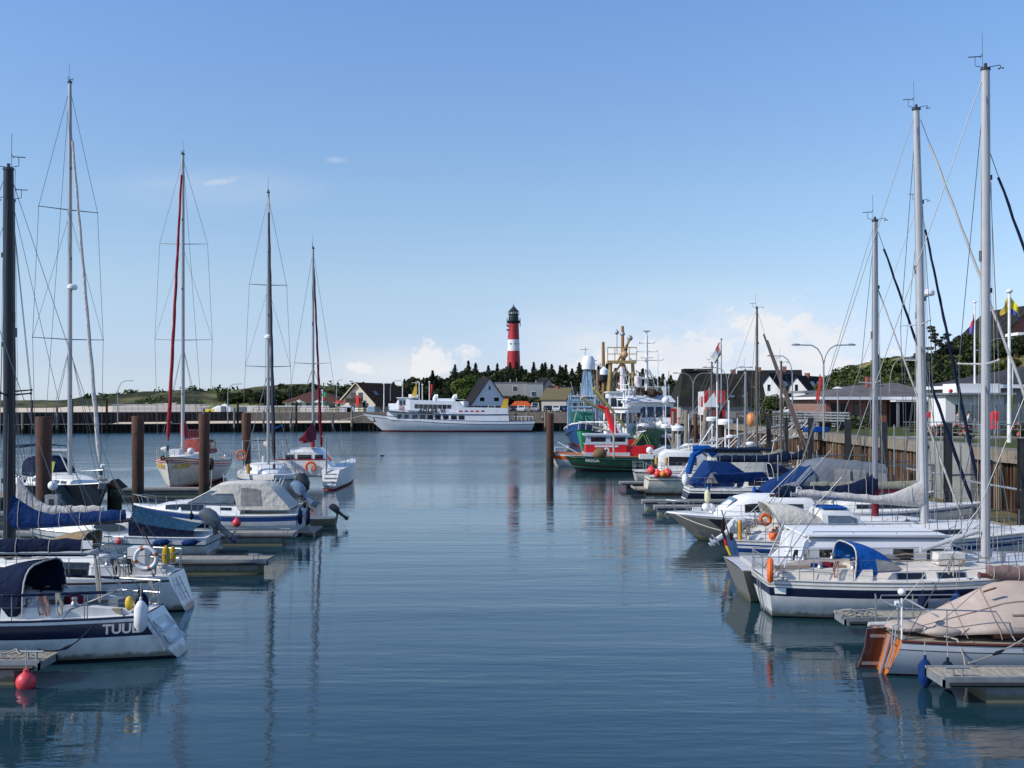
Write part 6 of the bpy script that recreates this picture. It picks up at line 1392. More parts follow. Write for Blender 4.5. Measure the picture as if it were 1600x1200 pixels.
# timber dolphins with the white triangle
for i, (px, pt, pb, w_, lab, m_) in enumerate(((1104, 640, 712, 9, 'thick pale leaning timber of the dolphin under the white triangle', oldwood), (1122, 640, 705, 11, 'dark weedy leaning timber of the dolphin', timberD), (1087, 647, 700, 6, 'rusty squared pile behind the pale dolphin timber', rust), (1073, 641, 700, 8, 'short grey pile with a flat top beside the dolphin', oldwood), (1052, 643, 700, 5, 'slim grey pile near the white ship', oldwood))):
    Yd = 94+i*1.5; x, _, z = W(px, pt, Yd); r = w_/1600*Yd/2; o = root('dolphin_pile', lab, 'timber pile', (x, Yd, 0)); mb = MB(); ln = (-.6 if i == 0 else (.9 if i == 1 else 0))
    mb.tube([(ln, 0, -2), (ln*.6, 0, 1.5), (0, 0, z)], [r*1.15, r*1.1, r], 12); mb.build('trunk_timber', m_, o)
x, y, z = W(1110, 636, 93); mb = MB(); mb.prism([(-.75, 0, 0), (.65, 0, 0), (.2, 0, 1.3)], (0, .12, 0)); o = mb.build('triangle_board', whitecl, smooth=False); tag(o, 'white triangular day mark board on top of the timber dolphin', 'day mark', None, (x, y-.7, z))
mb = MB(); mb.sph((0, 0, 0), .55, (.85, 1, 1.05), 14, 10); o = mb.build('buoy', mat('faded orange buoy', (.66, .26, .07), .5, dirt=.3)); x, y, z = W(1174, 656, 83); tag(o, 'large faded orange buoy hanging on the gangway rail', 'buoy', None, (x, y, z))

# ================================================================= WORKING BOATS
def whouse(parent, x0, x1, wd, z0, z1, m, nwf=4, nws=3, wz=(.45, .82), roofm=None, slope=.25, name='wheelhouse'):
    mb = MB(); h = z1-z0
    mb.rings([[(x0, -wd, z0), (x1, -wd, z0), (x1, wd, z0), (x0, wd, z0)], [(x0, -wd*.97, z1), (x1-slope*h*.5, -wd*.97, z1), (x1-slope*h*.5, wd*.97, z1), (x0, wd*.97, z1)]]); wh = mb.build(name, m, parent, smooth=False)
    mb = MB(); mb.box(x0-.2, x1+.25-slope*h*.5, -wd-.12, wd+.12, z1, z1+.14); mb.build('roof', roofm or m, parent, smooth=False)
    za, zb = z0+h*wz[0], z0+h*wz[1]; fx = lambda z: x1-slope*h*.5*(z-z0)/h+.012
    for i in range(nwf):
        y0_ = -wd*.9+(2*wd*.9)*(i+.1)/nwf; y1_ = -wd*.9+(2*wd*.9)*(i+.9)/nwf; mb = MB(); mb.slab([(fx(za), y0_, za), (fx(za), y1_, za), (fx(zb), y1_, zb), (fx(zb), y0_, zb)], .02); mb.build('window', glassD, wh, smooth=False)
        mb = MB(); mb.slab([(x0-.012, y0_, za), (x0-.012, y1_, za), (x0-.012, y1_, zb), (x0-.012, y0_, zb)], -.02); mb.build('window', glassD, wh, smooth=False)
    for sd in (-1, 1):
        for i in range(nws):
            xa = x0+(x1-x0-.3)*(i+.12)/nws; xb = x0+(x1-x0-.3)*(i+.88)/nws; mb = MB(); k = wd*(1-.03*.6)+.012; mb.slab([(xa, sd*k, za), (xb, sd*k, za), (xb, sd*k, zb), (xa, sd*k, zb)], .02); mb.build('window', glassD, wh, smooth=False)
    return wh
def smast(parent, x, z0, z1, r, m=whitep, arms=((.35, 1.2), (.6, .9), (.8, .7)), radar=True):
    mb = MB(); mb.tube([(x, 0, z0), (x, 0, z1)], [r, r*.45], 8)
    for f, l in arms: z = z0+(z1-z0)*f; mb.tube([(x, -l, z), (x, l, z)], .05, 5); mb.sph((x, -l, z+.12), .13, seg=6, rn=5); mb.sph((x, l, z+.12), .13, seg=6, rn=5)
    if radar:
        for f in (.28, .62): z = z0+(z1-z0)*f; mb.obox((x+.3, 0, z), (.25, 1.5, .12)); mb.cyl(x+.3, 0, z-.3, z, .1)
    mb.lathe([(.02, 0), (.12, .3), (.55, .45), (.01, .5)], (x, 0, z1), 8)
    return mb.build('signal_mast', m, parent)
# green barge lettered PADUA
B = boat('low dark green barge with curved davit and white deck gear', 'barge', 15.3, 90.5, pi, 'barge')
H = Hull(10.6, 3.6, 1.15, 1.3, ts=.9, rs=0, rb=1.0, vb=1.9, full=.4, dip=.12); H.mesh([greenp, blk, greenL, antiB], [('s', 0, 0), ('s', .55, 1), ('s', .8, 2), ('s', .88, 1), ('a', .05, 3)], B, bul=.25, deck=mat('worn green deck', (.12, .18, .10), .8), cap=(greenp, .06))
H.sheet_text('PADUA', .36, 8.3, .98, 1, whitecl, B, -1)
mb = MB(); mb.tube([(6.4, .9, 1.0), (6.4, .9, 3.2), (6.6, .9, 3.5), (8.2, .9, 3.9)], .09, 8); mb.build('davit', mat('bone paint', (.5, .45, .36), .5), B)
mb = MB(); mb.sph((7.6, 1.0, 1.6), .5, (1.2, 1, 1)); mb.build('winch_drum', mat('rope brown', (.18, .12, .06), .9), B); mb = MB(); mb.sph((3.3, 1.2, 1.9), .3); mb.obox((2.4, 1.2, 1.7), (1.2, .7, .7), ry=.4); mb.obox((3.6, 1.2, 1.35), (1.2, .8, .4)); mb.build('deck_gear', whitep, B)
mb = MB(); mb.tube([(1.5, 1.4, 1.2), (.4, 1.5, 5.2)], .05, 6); mb.tube([(.9, 1.4, 1.2), (2.4, 1.3, 4.8)], .05, 6); mb.build('shroud_poles', mat('rope rig', (.35, .3, .22), .8), B)
# rescue boat
B = boat('red and white sea rescue boat with grey wheelhouse and round cross emblem', 'rescue boat', 15.0, 97.8, pi, 'rescue_boat')
H = Hull(11.6, 3.6, 1.0, 1.35, ts=.85, rs=0, rb=.8, vb=1.5, full=.5); H.mesh([whitep, orangep, whitep], [('s', 0, 0), ('s', .25, 1), ('s', .62, 2)], B, deck=mat('lime green deck', (.28, .36, .10), .7), cap=(orangep, .05))
gw = mat('rescue grey white', (.52, .56, .62), .4); rr = mat('rescue red', (.70, .015, .02), .4)
mb = MB(); mb.rings([[(4.2, -1.35, 1.0), (8.1, -1.35, 1.0), (8.1, 1.35, 1.0), (4.2, 1.35, 1.0)], [(4.2, -1.34, 2.1), (8.0, -1.34, 2.1), (8.0, 1.34, 2.1), (4.2, 1.34, 2.1)]]); mb.build('cabin_red', rr, B, smooth=False)
mb = MB(); mb.box(1.6, 4.2, -1.2, 1.2, 1.0, 1.95); mb.build('aft_house', rr, B, smooth=False); mb = MB(); mb.box(3.9, 8.2, -1.6, 1.6, .95, 1.35); mb.build('coaming', gw, B, smooth=False)
whouse(B, 4.1, 8.1, 1.36, 2.1, 2.95, gw, 3, 2, (.12, .82), slope=.3)
mb = MB()
for xc, zc, k in ((6.1, 1.55, .28),):
    for sd in (-1, 1): mb.prism([(xc+k*cos(a), sd*1.352, zc+k*sin(a)) for a in [2*pi*i/20 for i in range(20)]], (0, sd*.02, 0)); mb.obox((xc, sd*1.36, 1.94), (2.2, .03, .16))
em = mb.build('round_emblem', whitecl, B); mb = MB()
for sd in (-1, 1): mb.obox((6.1, sd*1.385, 1.55), (.34, .02, .08)); mb.obox((6.1, sd*1.387, 1.55), (.08, .02, .34))
mb.build('cross', mat('dark red cross', (.25, .01, .03), .5), em)
mb = MB(); mb.sph((6.0, 0, 3.2), .25); mb.cyl(5.2, .4, 3.0, 5.0, .04, seg=6); mb.build('radome', whitecl, B)
mb = MB(); mb.obox((10.4, 0, 1.6), (1.0, 1.4, .4)); mb.sph((9.8, .4, 1.8), .3); mb.tube([(8.8, 1.2, 1.3), (10.6, 1.0, 2.3), (11.3, .2, 2.2)], .04, 6); mb.build('foredeck_gear', whitep, B)
# red crane behind it
o = root('deck_crane', 'bright red folding crane standing behind the rescue boat', 'crane', (W(956, 690, 104)[0], 104, 1.0)); mb = MB()
mb.box(-.9, 2.6, -.6, .6, .6, 1.3); mb.build('base', rr, o, smooth=False); mb = MB(); mb.tube([(.3, 0, 1.2), (.1, 0, 2.6), (-.6, 0, 4.6)], [.6, .38, .2], 6); mb.tube([(-.6, 0, 4.4), (-1.4, 0, 4.8)], .18, 6); mb.build('arm', rr, o)
# green trawler
a = radians(-130); bx, by = 7.5, 112.0; L = 12
B = boat('green trawler with white number on its bow and yellow beam booms', 'trawler', bx-L*cos(a), by-L*sin(a), a, 'trawler')
H = Hull(L, 4.8, 2.0, 3.1, ts=.8, rs=.3, rb=.6, vb=1.8, full=.42, dip=.3); H.mesh([greenL, mat('pale antifouling', (.35, .33, .27), .7), antiR], [('s', 0, 0), ('a', .5, 1), ('a', .2, 2)], B, cap=(greenp, .09), bul=.8, deck=deckG)
H.sheet_text('HO071', .80, 9.3, 2.35, 1, whitecl, B, -1, shear=-.15, bold=.01)
for c in [c for c in B.children if c.name.startswith('lettering')]: pass
whouse(B, 2.6, 5.4, 1.7, 2.0, 5.4, whitep, 4, 3, (.5, .85), slope=.1)
for p0, p1 in (((5.0, 1.2, 3.6), (9.5, -1.8, 6.6)), ((5.6, 1.6, 3.2), (8.6, -.6, 7.8))):
    mb = MB(); mb.tube([p0, p1], .16, 8); mb.build('beam_boom', mat('pale yellow boom', (.62, .47, .20), .5, dirt=.4), B)
smast(B, 3.5, 5.5, 8.8, .14); mb = MB()
for x_ in (7.2, 8.6, 10): mb.tube([(x_, 1.8, 2.4), (x_, 1.7, 3.9), (x_, -1.7, 3.9), (x_, -1.8, 2.4)], .06, 6)
mb.build('deck_hoops', whitep, B)
# blue trawler
a = radians(-97); bx, by = 9.4, 140.0; L = 24
B = boat('blue trawler with light blue superstructure and white radome on a tall column', 'trawler', bx-L*cos(a), by-L*sin(a), a, 'trawler')
H = Hull(L, 6.4, 2.0, 3.3, ts=.8, rs=.3, rb=1.0, vb=1.6, full=.5, dip=.3); H.mesh([blueH, antiR], [('s', 0, 0), ('a', .3, 1)], B, cap=(whitep, .10), bul=.9, deck=deckG)
whouse(B, 4.5, 9.5, 2.4, 2.4, 7.0, blueL, 4, 3, (.6, .85), slope=.1, roofm=whitep)
mb = MB(); mb.rings([[(5.3, -1.0, 7.1), (7.2, -1.0, 7.1), (7.2, 1.0, 7.1), (5.3, 1.0, 7.1)], [(5.6, -.6, 11.0), (6.8, -.6, 11.0), (6.8, .6, 11.0), (5.6, .6, 11.0)]]); mb.build('mast_column', blueL, B, smooth=False)
mb = MB(); mb.lathe([(.3, 0), (1.0, .1), (1.05, .9), (1.0, 1.5), (.7, 2.1), (.01, 2.4)], (6.2, .2, 11.1), 16); mb.lathe([(.2, 0), (.7, .1), (.7, .8), (.01, 1.4)], (6.2, 2.6, 10.3), 14); mb.build('radome', whitecl, B)
mb = MB()
for y_, z_ in ((-.3, 14.6), (1.0, 12.9), (2.0, 12.2)): mb.tube([(5.9, y_, 10.5), (5.9, y_, z_)], .06, 6); mb.tube([(5.9, y_-.8, z_-.3), (5.9, y_+.5, z_-.3)], .05, 5)
mb.build('aerials', galv, B)
mb = MB()
for x_, h_ in ((21, 6.4), (19, 7.2), (17.0, 6.5), (15, 7.5)):
    for sd in (-1, 1): mb.tube([(x_, sd*2.0, 2.4), (x_, sd*1.9, h_)], .11, 6)
    mb.tube([(x_, -1.9, h_*.85), (x_, 1.9, h_*.85)], .09, 6)
mb.tube([(21, -1.9, 5.5), (15, -1.9, 6.4)], .09, 6); mb.tube([(21, 1.9, 5.5), (15, 1.9, 6.4)], .09, 6); mb.build('net_gallows', blueL, B)
mb = MB(); mb.sph((22.2, 2.9, 3.0), .5); mb.sph((21.5, 3.1, 1.7), .45); mb.sph((22.6, 2.6, 1.6), .4); mb.build('float_balls', mat('dirty cream floats', (.5, .42, .32), .6), B)
mb = MB(); mb.prism([(15, -1.7, 3.2), (18, -1.7, 3.2), (18, 1.7, 3.2), (15, 1.7, 3.2)], (0, 0, 1.6)); mb.build('net_pile', mat('teal net', (.04, .22, .18), .95, bump=1), B)
# yellow beam trawler behind with gantry
a = radians(-90); bx, by = 15.2, 128.0; L = 26
B = boat('beam trawler with a tall yellow gantry, platform and rusty orange mast', 'trawler', bx-L*cos(a), by-L*sin(a), a, 'trawler')
H = Hull(L, 6.8, 2.0, 3.4, ts=.85, rs=.3, rb=1.0, vb=1.6, full=.5, dip=.3); H.mesh([greenp, antiR], [('s', 0, 0), ('a', .3, 1)], B, cap=(whitep, .1), bul=.9, deck=deckG)
whouse(B, 15.0, 20.0, 2.6, 2.6, 7.4, whitep, 5, 3, (.62, .85), slope=.15)
mb = MB()
for sd, sx_ in ((-1, -1.9), (1, 1.9)):
    mb.tube([(12.0, sx_, 2.4), (12.0, sx_*.80, 11.6)], [.30, .24], 8); mb.tube([(9.0, sx_*1.1, 2.4), (11.6, sx_*.82, 11.2)], .2, 6)
mb.box(11.3, 12.7, -2.0, 2.0, 11.5, 11.9)
for y_ in (-2.0, -1.0, .0, 1.0, 2.0): mb.tube([(12.6, y_, 11.9), (12.6, y_, 13.7)], .06, 5)
mb.tube([(12.6, -2, 13.7), (12.6, 2, 13.7)], .07, 5); mb.tube([(12.6, -2, 12.8), (12.6, 2, 12.8)], .06, 5); mb.tube([(12.0, -1.7, 9.0), (12.0, 0, 11.6)], .15, 6); mb.tube([(12, 1.7, 9), (12, 0, 11.6)], .15, 6)
mb.build('gantry', yel, B)
mb = MB(); mb.tube([(10.5, .3, 2.4), (10.5, .3, 16.8)], [.34, .2], 8); mb.tube([(10.0, -1.0, 4), (10.3, 1.2, 15.2)], [.2, .14], 6); mb.tube([(10.6, -.6, 11.5), (11, 1.3, 15.0)], .18, 6); mb.build('rusty_mast', orYel, B)
mb = MB(); mb.tube([(10.5, -.5, 13), (10.5, -.5, 16.4)], .07, 5); mb.sph((10.5, -.5, 15.9), .3); mb.sph((10.5, .3, 15.7), .35); mb.sph((10.8, 1.3, 15.1), .4); mb.build('mast_lights', galv, B)
for p0, p1 in (((13.5, -1.0, 3.5), (15.5, -4.2, 8.0)),): 
    mb = MB(); mb.tube([p0, p1], .22, 8); mb.build('beam_boom', yel, B)
mb = MB(); mb.tube([(18.5, -.6, 7.5), (18.5, -.6, 10.8)], .3, 8); mb.cyl(18.2, 1.5, 7.4, 9.6, .5); mb.build('exhaust_stack', mat('white red banded stack', (.7, .6, .6), .5), B)
# orange masted boat further behind
a = radians(-90); bx, by = 14.0, 168.0; L = 22
B = boat('trawler with orange brown twin masts and a hanging black net basket', 'trawler', bx-L*cos(a), by-L*sin(a), a, 'trawler')
H = Hull(L, 6.2, 2.0, 3.2, ts=.85, rb=1, vb=1.6, full=.5); H.mesh([blueL, antiR], [('s', 0, 0), ('a', .3, 1)], B, bul=.8, deck=deckG); whouse(B, 5, 9.5, 2.3, 2.4, 7.5, blueL, 4, 3)
mb = MB()
for y_, z_ in ((1.9, 16.6), (.9, 11.8), (2.6, 11.6), (3.3, 10.8)): mb.tube([(13, y_, 2.4), (13, y_*.98-.1, z_)], [.45, .25], 7)
mb.tube([(13, .5, 8), (13, 3.6, 8)], .25, 6); mb.tube([(13, 3.0, 10.5), (13, 6.5, 7.5)], .12, 6); mb.build('derrick_mast', orYel, B)
mb = MB(); mb.lathe([(.3, 0), (.9, .3), (1.0, 1.6), (.9, 2.0), (.4, 2.1)], (13, 1.7, 9.6), 10); mb.build('net_basket', blk, B)
# white ship with broad wheelhouse
a = radians(-90); bx, by = 16.1, 112.0; L = 24
B = boat('white patrol ship with broad windowed wheelhouse, lattice mast and blue hull panel', 'ship', bx-L*cos(a), by-L*sin(a), a, 'ship')
H = Hull(L, 7.0, 2.0, 3.0, ts=.85, rs=.2, rb=1.2, vb=1.7, full=.45, dip=.2); H.mesh([whitep, bluep, antiR], [('s', 0, 0), ('s', .9, 1), ('a', .4, 2)], B, cap=(whitep, .08), bul=.9, deck=deckG)
mb = MB(); mb.rings([[(8, -2.9, 2.2), (19, -2.9, 2.2), (19.3, 2.9, 2.2), (8, 2.9, 2.2)], [(8, -2.8, 3.9), (18.4, -2.8, 3.9), (18.4, 2.8, 3.9), (8, 2.8, 3.9)]]); dh = mb.build('deckhouse', whitep, B, smooth=False)
for y_ in (-1.9, -.9, .3, 1.5):
    mb = MB(); mb.prism([(19.28-.25, y_+.22*cos(q), 3.1+.22*sin(q)) for q in [2*pi*i/12 for i in range(12)]], (.16, 0, 0)); mb.build('porthole', glassD, dh)
whouse(B, 12, 17.2, 2.75, 3.9, 6.0, whitep, 5, 4, (.22, .80), slope=.35)
mb = MB(); mb.rings([[(11.5, -2.9, 6.14), (17.4, -2.9, 6.14), (17.4, 2.9, 6.14), (11.5, 2.9, 6.14)], [(12.2, -2.4, 6.9), (16.3, -2.4, 6.9), (16.3, 2.4, 6.9), (12.2, 2.4, 6.9)]]); mb.build('flying_bridge', gw, B, smooth=False)
smast(B, 13.5, 6.9, 14.2, .28, arms=((.12, 1.4), (.3, 1.0), (.58, 1.9), (.72, 1.2), (.86, .9)))
mb = MB(); mb.sph((13.8, 1.4*-1.9, 11.8), .42); mb.build('amber_ball', mat('amber lamp ball', (.5, .28, .12), .4), B)
mb = MB()
for y_, z_ in ((-2.2, 9.2), (-1.2, 8.4), (2.0, 8.8), (1.2, 12), (2.5, 8.2), (-2.6, 8.1)): mb.tube([(14.5, y_, 6.9), (14.5, y_, z_)], .06, 6)
mb.tube([(15.5, 2.4, 6.9), (15.5, 2.4, 7.9), (15.5, -2.4, 7.9), (15.5, -2.4, 6.9)], .04, 5); mb.build('aerials', whitep, B)
mb = MB(); mb.sph((15.5, 1.9, 7.6), .45); mb.sph((15.2, -1.6, 7.5), .4); mb.obox((15, .9, 7.4), (.6, .6, .8)); mb.build('bridge_gear', galv, B)
mb = MB(); mb.sph((20.5, .8, 3.6), .5, (1, 1.5, .8)); mb.sph((20.5, -1.3, 3.4), .45, (1, 1.8, .8)); mb.sph((20.8, 2.3, 3.4), .4, (1, 1.5, .8)); mb.build('rolled_covers', whitep, B)
mb = MB(); mb.box(19.1, 19.25, 2.0, 2.7, 2.2, 5.4); mb.build('ladder_panel', redp, B, smooth=False)
# rigging, nets and deck clutter of the working boats
def clutter(B, x0, x1, wd, z, zt, seed, n=16):
    r = random.Random(seed); mb = MB()
    for i in range(n):
        a = (r.uniform(x0, x1), r.uniform(-wd, wd), z); b = (r.uniform(x0, x1), r.uniform(-wd, wd), r.uniform(z+2, zt)); mb.tube([a, b] if i % 3 else [(a[0], a[1], z), (a[0], a[1], r.uniform(z+1.5, zt*.8))], r.choice((.03, .045, .07)), 4)
    mb.build('rigging', r.choice((wire, mastD, ropeM)), B); mb = MB()
    for i in range(6): mb.tube([(r.uniform(x0, x1), r.uniform(-wd, wd), z), (r.uniform(x0, x1)*.2+(x0+x1)*.4, r.uniform(-.5, .5), zt)], .03, 4)
    mb.build('stays', wire, B); mb = MB()
    for i in range(7): mb.sph((r.uniform(x0, x1), r.uniform(-wd, wd)*.8, z+.3), r.uniform(.3, .7), (1.3, 1, .7), 7, 5)
    mb.build('nets', mat(r.choice(('dark teal nets', 'dark brown nets', 'black nets')), r.choice(((.02, .06, .05), (.06, .04, .03), (.02, .02, .02))), .95, bump=2, bscale=9), B)
    for i in range(6): mb = MB(); mb.obox((r.uniform(x0, x1), r.uniform(-wd, wd)*.8, z+.5), (r.uniform(.4, 1), r.uniform(.4, .9), r.uniform(.4, 1.1)), r.uniform(0, 3)); mb.build('deck_box', r.choice((galv, slateC, whitep, rust, orYel)), B, smooth=False)
for B_ in [o_ for o_ in COL.objects if o_.parent is None and o_.get('category') == 'trawler']:
    if 'number' in B_['label']: clutter(B_, 5.5, 10, 1.5, 2.0, 6.5, 3, 12); continue
    clutter(B_, 9.5, 20, 2.2, 2.4, 11, len(B_.children)); clutter(B_, 2, 8, 2.0, 2.2, 9, len(B_.children)+9, 10)
for B_ in [o_ for o_ in COL.objects if o_.parent is None and o_.get('category') == 'ship']: clutter(B_, 12, 17, 2.6, 6.9, 10, 4, 18); clutter(B_, 18, 22, 2.4, 2.4, 5, 9, 9)
# dark green cutter with high raked end and grey white flank
o = boat('dark green steel cutter whose high raked bow rises beside a pale grey hull side', 'cutter', 13.2, 100.5, 0, 'cutter')
mb = MB(); pts = [(-2.2, .1), (-.5, 3.1), (.7, 3.6), (1.6, 3.3), (.6, .1)]
mb.rings([[(x, 0, z) for x, z in pts], [(x*.6+.7, 2.0, z) for x, z in pts], [(x*.5+3, 5.5, z*.9) for x, z in pts]]); mb.build('bow_plating', greenp, o, smooth=False)
mb = MB(); mb.box(.7, 3.4, .4, 6.0, .1, 2.9); mb.build('hull_side', gw, o, smooth=False); mb = MB(); mb.box(1.4, 2.6, .36, .4, 1.9, 2.6); mb.build('port_lattice', blkpl, o, smooth=False)
mb = MB()
for k in (0, .25): mb.tube([(-.6+k, -.15, 3.0), (-2.7+k, -.2, .2)], .045, 5); mb.tube([(-.3+k, -.15, 2.9), (.9+k, -.2, .2)], .035, 5)
mb.build('stay_ropes', mat('mossy rope', (.30, .38, .12), .9), o)
mb = MB(); mb.box(-3, 5, -2.5, -1.2, -.2, .5); tag(mb.build('work_raft', blk, smooth=False), 'low dark work raft below the green cutter', 'raft', None, (14.2, 99.5, 0))

# ================================================================= FERRY
fb_y, x0f = 216.5, 4.9
B = boat('white excursion ferry lettered ADLER VI with gold funnel, moored along the far wall', 'ferry', x0f, fb_y, pi, 'ferry')
H = Hull(36.6, 7.0, 2.35, 3.9, draft=1, ts=.86, rs=.9, rb=4.6, mid=.35, dip=.35, vb=1.2, full=.62)
fW = mat('ferry white', (.80, .82, .85), .35, dirt=.3, var=.04)
H.mesh([fW, ferryB, antiR], [('s', 0, 0), ('s', .62, 1), ('s', .76, 0), ('a', .32, 2)], B, bul=.4, cap=(ferryB, .05))
def fx(px): return x0f-(px-800)/1600*213.2
def fz(py): return 6-(py-630)*.13325
mb = MB(); wS = 3.25
mb.rings([[(x, -min(wS, H.w(H.tx(x))-.05), z0), (x, -min(wS, H.w(H.tx(x))-.05), z1), (x, min(wS, H.w(H.tx(x))-.05), z1), (x, min(wS, H.w(H.tx(x))-.05), z0)] for x, z0, z1 in ((fx(795), 2.0, 3.9), (fx(760), 2.0, 3.95), (fx(700), 2.0, 4.25), (fx(640), 2.3, 4.65), (fx(608), 2.6, 4.8), (fx(603), 2.9, 4.0))])
lowd = mb.build('lower_deckhouse', fW, B, smooth=False)
mb = MB(); mb.rings([[(x, -q, z), (x, q, z), (x, q, z+.15), (x, -q, z+.15)] for x, z, q in ((fx(796), 3.6, 3.35), (fx(760), 3.55, 3.35), (fx(700), 3.6, 3.35), (fx(640), 3.95, 3.3), (fx(604), 4.35, 2.9))]); mb.build('dark_deck_line', ferryB, B, smooth=False)
for i, px in enumerate((624, 635.5, 648, 660, 672, 684, 696.5, 709, 721)):
    for sd in (-1, 1):
        xx = fx(px); zc = fz(651.0+.3*i*.6-.2); q = min(wS, H.w(H.tx(xx))-.05)+.02; mb = MB(); mb.box(xx-.58, xx+.58, sd*q-.02, sd*q+.02, zc-.42, zc+.42); mb.build('window', glassD, lowd, smooth=False)
mb = MB(); up0 = 4.3
mb.rings([[(x, -q, z0), (x, -q*.97, z1), (x, q*.97, z1), (x, q, z0)] for x, q, z0, z1 in ((fx(724), 3.1, 4.1, 5.0), (fx(716), 3.1, 4.1, 6.35), (fx(640), 3.0, 4.5, 6.75), (fx(634), 2.8, 4.6, 6.9))])
upd = mb.build('upper_deckhouse', fW, B, smooth=False)
for i in range(8):
    px = 650.5+i*7.3
    for sd in (-1, 1):
        xx = fx(px); zc = fz(634.5+.12*i); mb = MB(); mb.box(xx-.40, xx+.40, sd*3.02-.03, sd*3.02+.06*sd, zc-.42, zc+.40); mb.build('window', glassD, upd, smooth=False)
mb = MB(); mb.rings([[(x, -q, z0), (x, -q*.95, z1), (x, q*.95, z1), (x, q, z0)] for x, q, z0, z1 in ((fx(640), 2.3, 4.6, 7.05), (fx(622), 2.3, 4.7, 7.05), (fx(618), 2.1, 4.7, 6.0), (fx(608), 1.7, 4.75, 5.6))]); wh = mb.build('wheelhouse', fW, B, smooth=False)
for px0, px1 in ((623, 627), (629, 632.5), (634, 641)):
    for sd in (-1, 1): mb = MB(); mb.box(fx(px1), fx(px0), sd*2.26-.03, sd*2.26+.06*sd, 5.6, 6.6); mb.build('window', glassD, wh, smooth=False)
mb = MB(); mb.box(fx(621.2), fx(620.7), -1.9, 1.9, 5.75, 6.6); mb.build('windscreen', glassD, wh, smooth=False)
mb = MB(); mb.rings([[(fx(645), -2.6, 7.05), (fx(618), -2.4, 7.05), (fx(618), 2.4, 7.05), (fx(645), 2.6, 7.05)], [(fx(645), -2.6, 7.2), (fx(619), -2.3, 7.2), (fx(619), 2.3, 7.2), (fx(645), 2.6, 7.2)]]); mb.build('wheelhouse_roof', whitecl, B, smooth=False)
mb = MB()   # open aft deck bulwark (railing band with pictograms)
for sd in (-1, 1): mb.rings([[(x, sd*3.25, z), (x, sd*3.25, z+1.05), (x, sd*3.2, z+1.05), (x, sd*3.2, z)] for x, z in ((fx(793), 3.9), (fx(716), 4.1))])
each(mb, 'deck_bulwark', fW, B, smooth=False)
for i, c in enumerate((flagR, flagB, flagR, flagR, mat('maroon plate', (.3, .02, .04)))):
    for sd in (-1, 1): xx = fx(720+i*8.6); mb = MB(); mb.box(xx-.34, xx+.34, sd*3.26-.01, sd*3.26+.012*sd, 4.2, 4.5); mb.build('flag_pictogram', c, B, smooth=False)
def ft(u, v, d, s_=1): return Vector((fx(674.5)-u*s_, s_*(3.275+d), fz(642.2)+v))
for s_ in (1, -1): lettering('ADLER VI', 1.2, lambda u, v, d: ft(u*1.0, v, d, s_), mat('dark lettering', (.02, .02, .03), .5), B, shear=.18, bold=.06, space=1.14)
mb = MB()
for sd in (-1, 1): mb.rings([[(fx(797), sd*.35-.5, 4.1), (fx(788), sd*.35-.5, 4.1), (fx(788), sd*.35+.5, 4.1), (fx(797), sd*.35+.5, 4.1)][::1], [(fx(801), sd*.35-.5, 7.0), (fx(794), sd*.35-.5, 7.0), (fx(794), sd*.35+.5, 7.0), (fx(801), sd*.35+.5, 7.0)]])
mb = MB(); mb.rings([[(fx(792), -.9, 4.0), (fx(779), -.9, 4.0), (fx(779), .9, 4.0), (fx(792), .9, 4.0)], [(fx(794.5), -.9, 6.9), (fx(787), -.9, 6.9), (fx(787), .9, 6.9), (fx(794.5), .9, 6.9)]]); fn = mb.build('funnel', goldp, B, smooth=False); mb = MB(); mb.box(fx(794.6), fx(787), -.92, .92, 6.9, 7.15); mb.build('funnel_cap', redp, fn, smooth=False)
mb = MB(); mb.rings([[(fx(649), -.5, 7.2), (fx(640), -.5, 7.2), (fx(640), .5, 7.2), (fx(649), .5, 7.2)], [(fx(649), -.3, 9.6), (fx(646), -.3, 9.6), (fx(646), .3, 9.6), (fx(649), .3, 9.6)]]); mb.tube([(fx(648), 0, 9.5), (fx(648), 0, 10.6)], .1, 6); mb.build('mast', goldp, B, smooth=False)
mb = MB(); mb.tube([(fx(653), .3, 6.7), (fx(653), .3, 10.5)], .09, 6); mb.tube([(fx(653), .3, 10.3), (fx(641), .3, 10.3)], .06, 6); mb.build('signal_mast', whitep, B)
mb = MB(); mb.tube([(fx(651), 0, 7.4), (fx(636), 0, 7.4)], .5, 12); mb.build('liferaft_canister', whitep, B); mb = MB(); mb.tube([(fx(616), .8, 5.3), (fx(605), .8, 5.3)], .65, 12); mb.tube([(fx(616), -.8, 5.3), (fx(605), -.8, 5.3)], .65, 12); mb.build('liferaft_canister', whitep, B)
mb = MB(); mb.box(fx(709), fx(682), -1.6, 1.6, 6.4, 7.0); mb.build('roof_locker', fW, B, smooth=False)
for px in (678, 708):
    mb = MB(); mb.tube([(fx(px), 1.2, 6.3), (fx(px), 1.2, 7.1), (fx(px)-.15, 1.2, 7.4), (fx(px)-.7, 1.2, 7.4)], [.4, .4, .45, .5], 10); mb.build('ventilation_cowl', fW, B)
lb = lifering((0, 0, 0), 'round red and white lifebuoy on the ferry wheelhouse flank', m=redp, R=.42); lb.location = ((627-800)/1600*213, 216.5-2.42, 5.0)
mb = MB()
for px in list(range(797, 834, 6)): mb.tube([(fx(px), 2.8, 2.2), (fx(px), 2.8, 3.2)], .03, 5); mb.tube([(fx(px), -2.8, 2.2), (fx(px), -2.8, 3.2)], .03, 5)
for sd in (-1, 1): mb.tube([(fx(797), sd*2.8, 3.2), (fx(833), sd*2.8, 3.2)], .03, 5); mb.tube([(fx(712), sd*2.9, 6.8), (fx(724), sd*2.9, 6.8), (fx(724), sd*2.9, 5)], .03, 5)
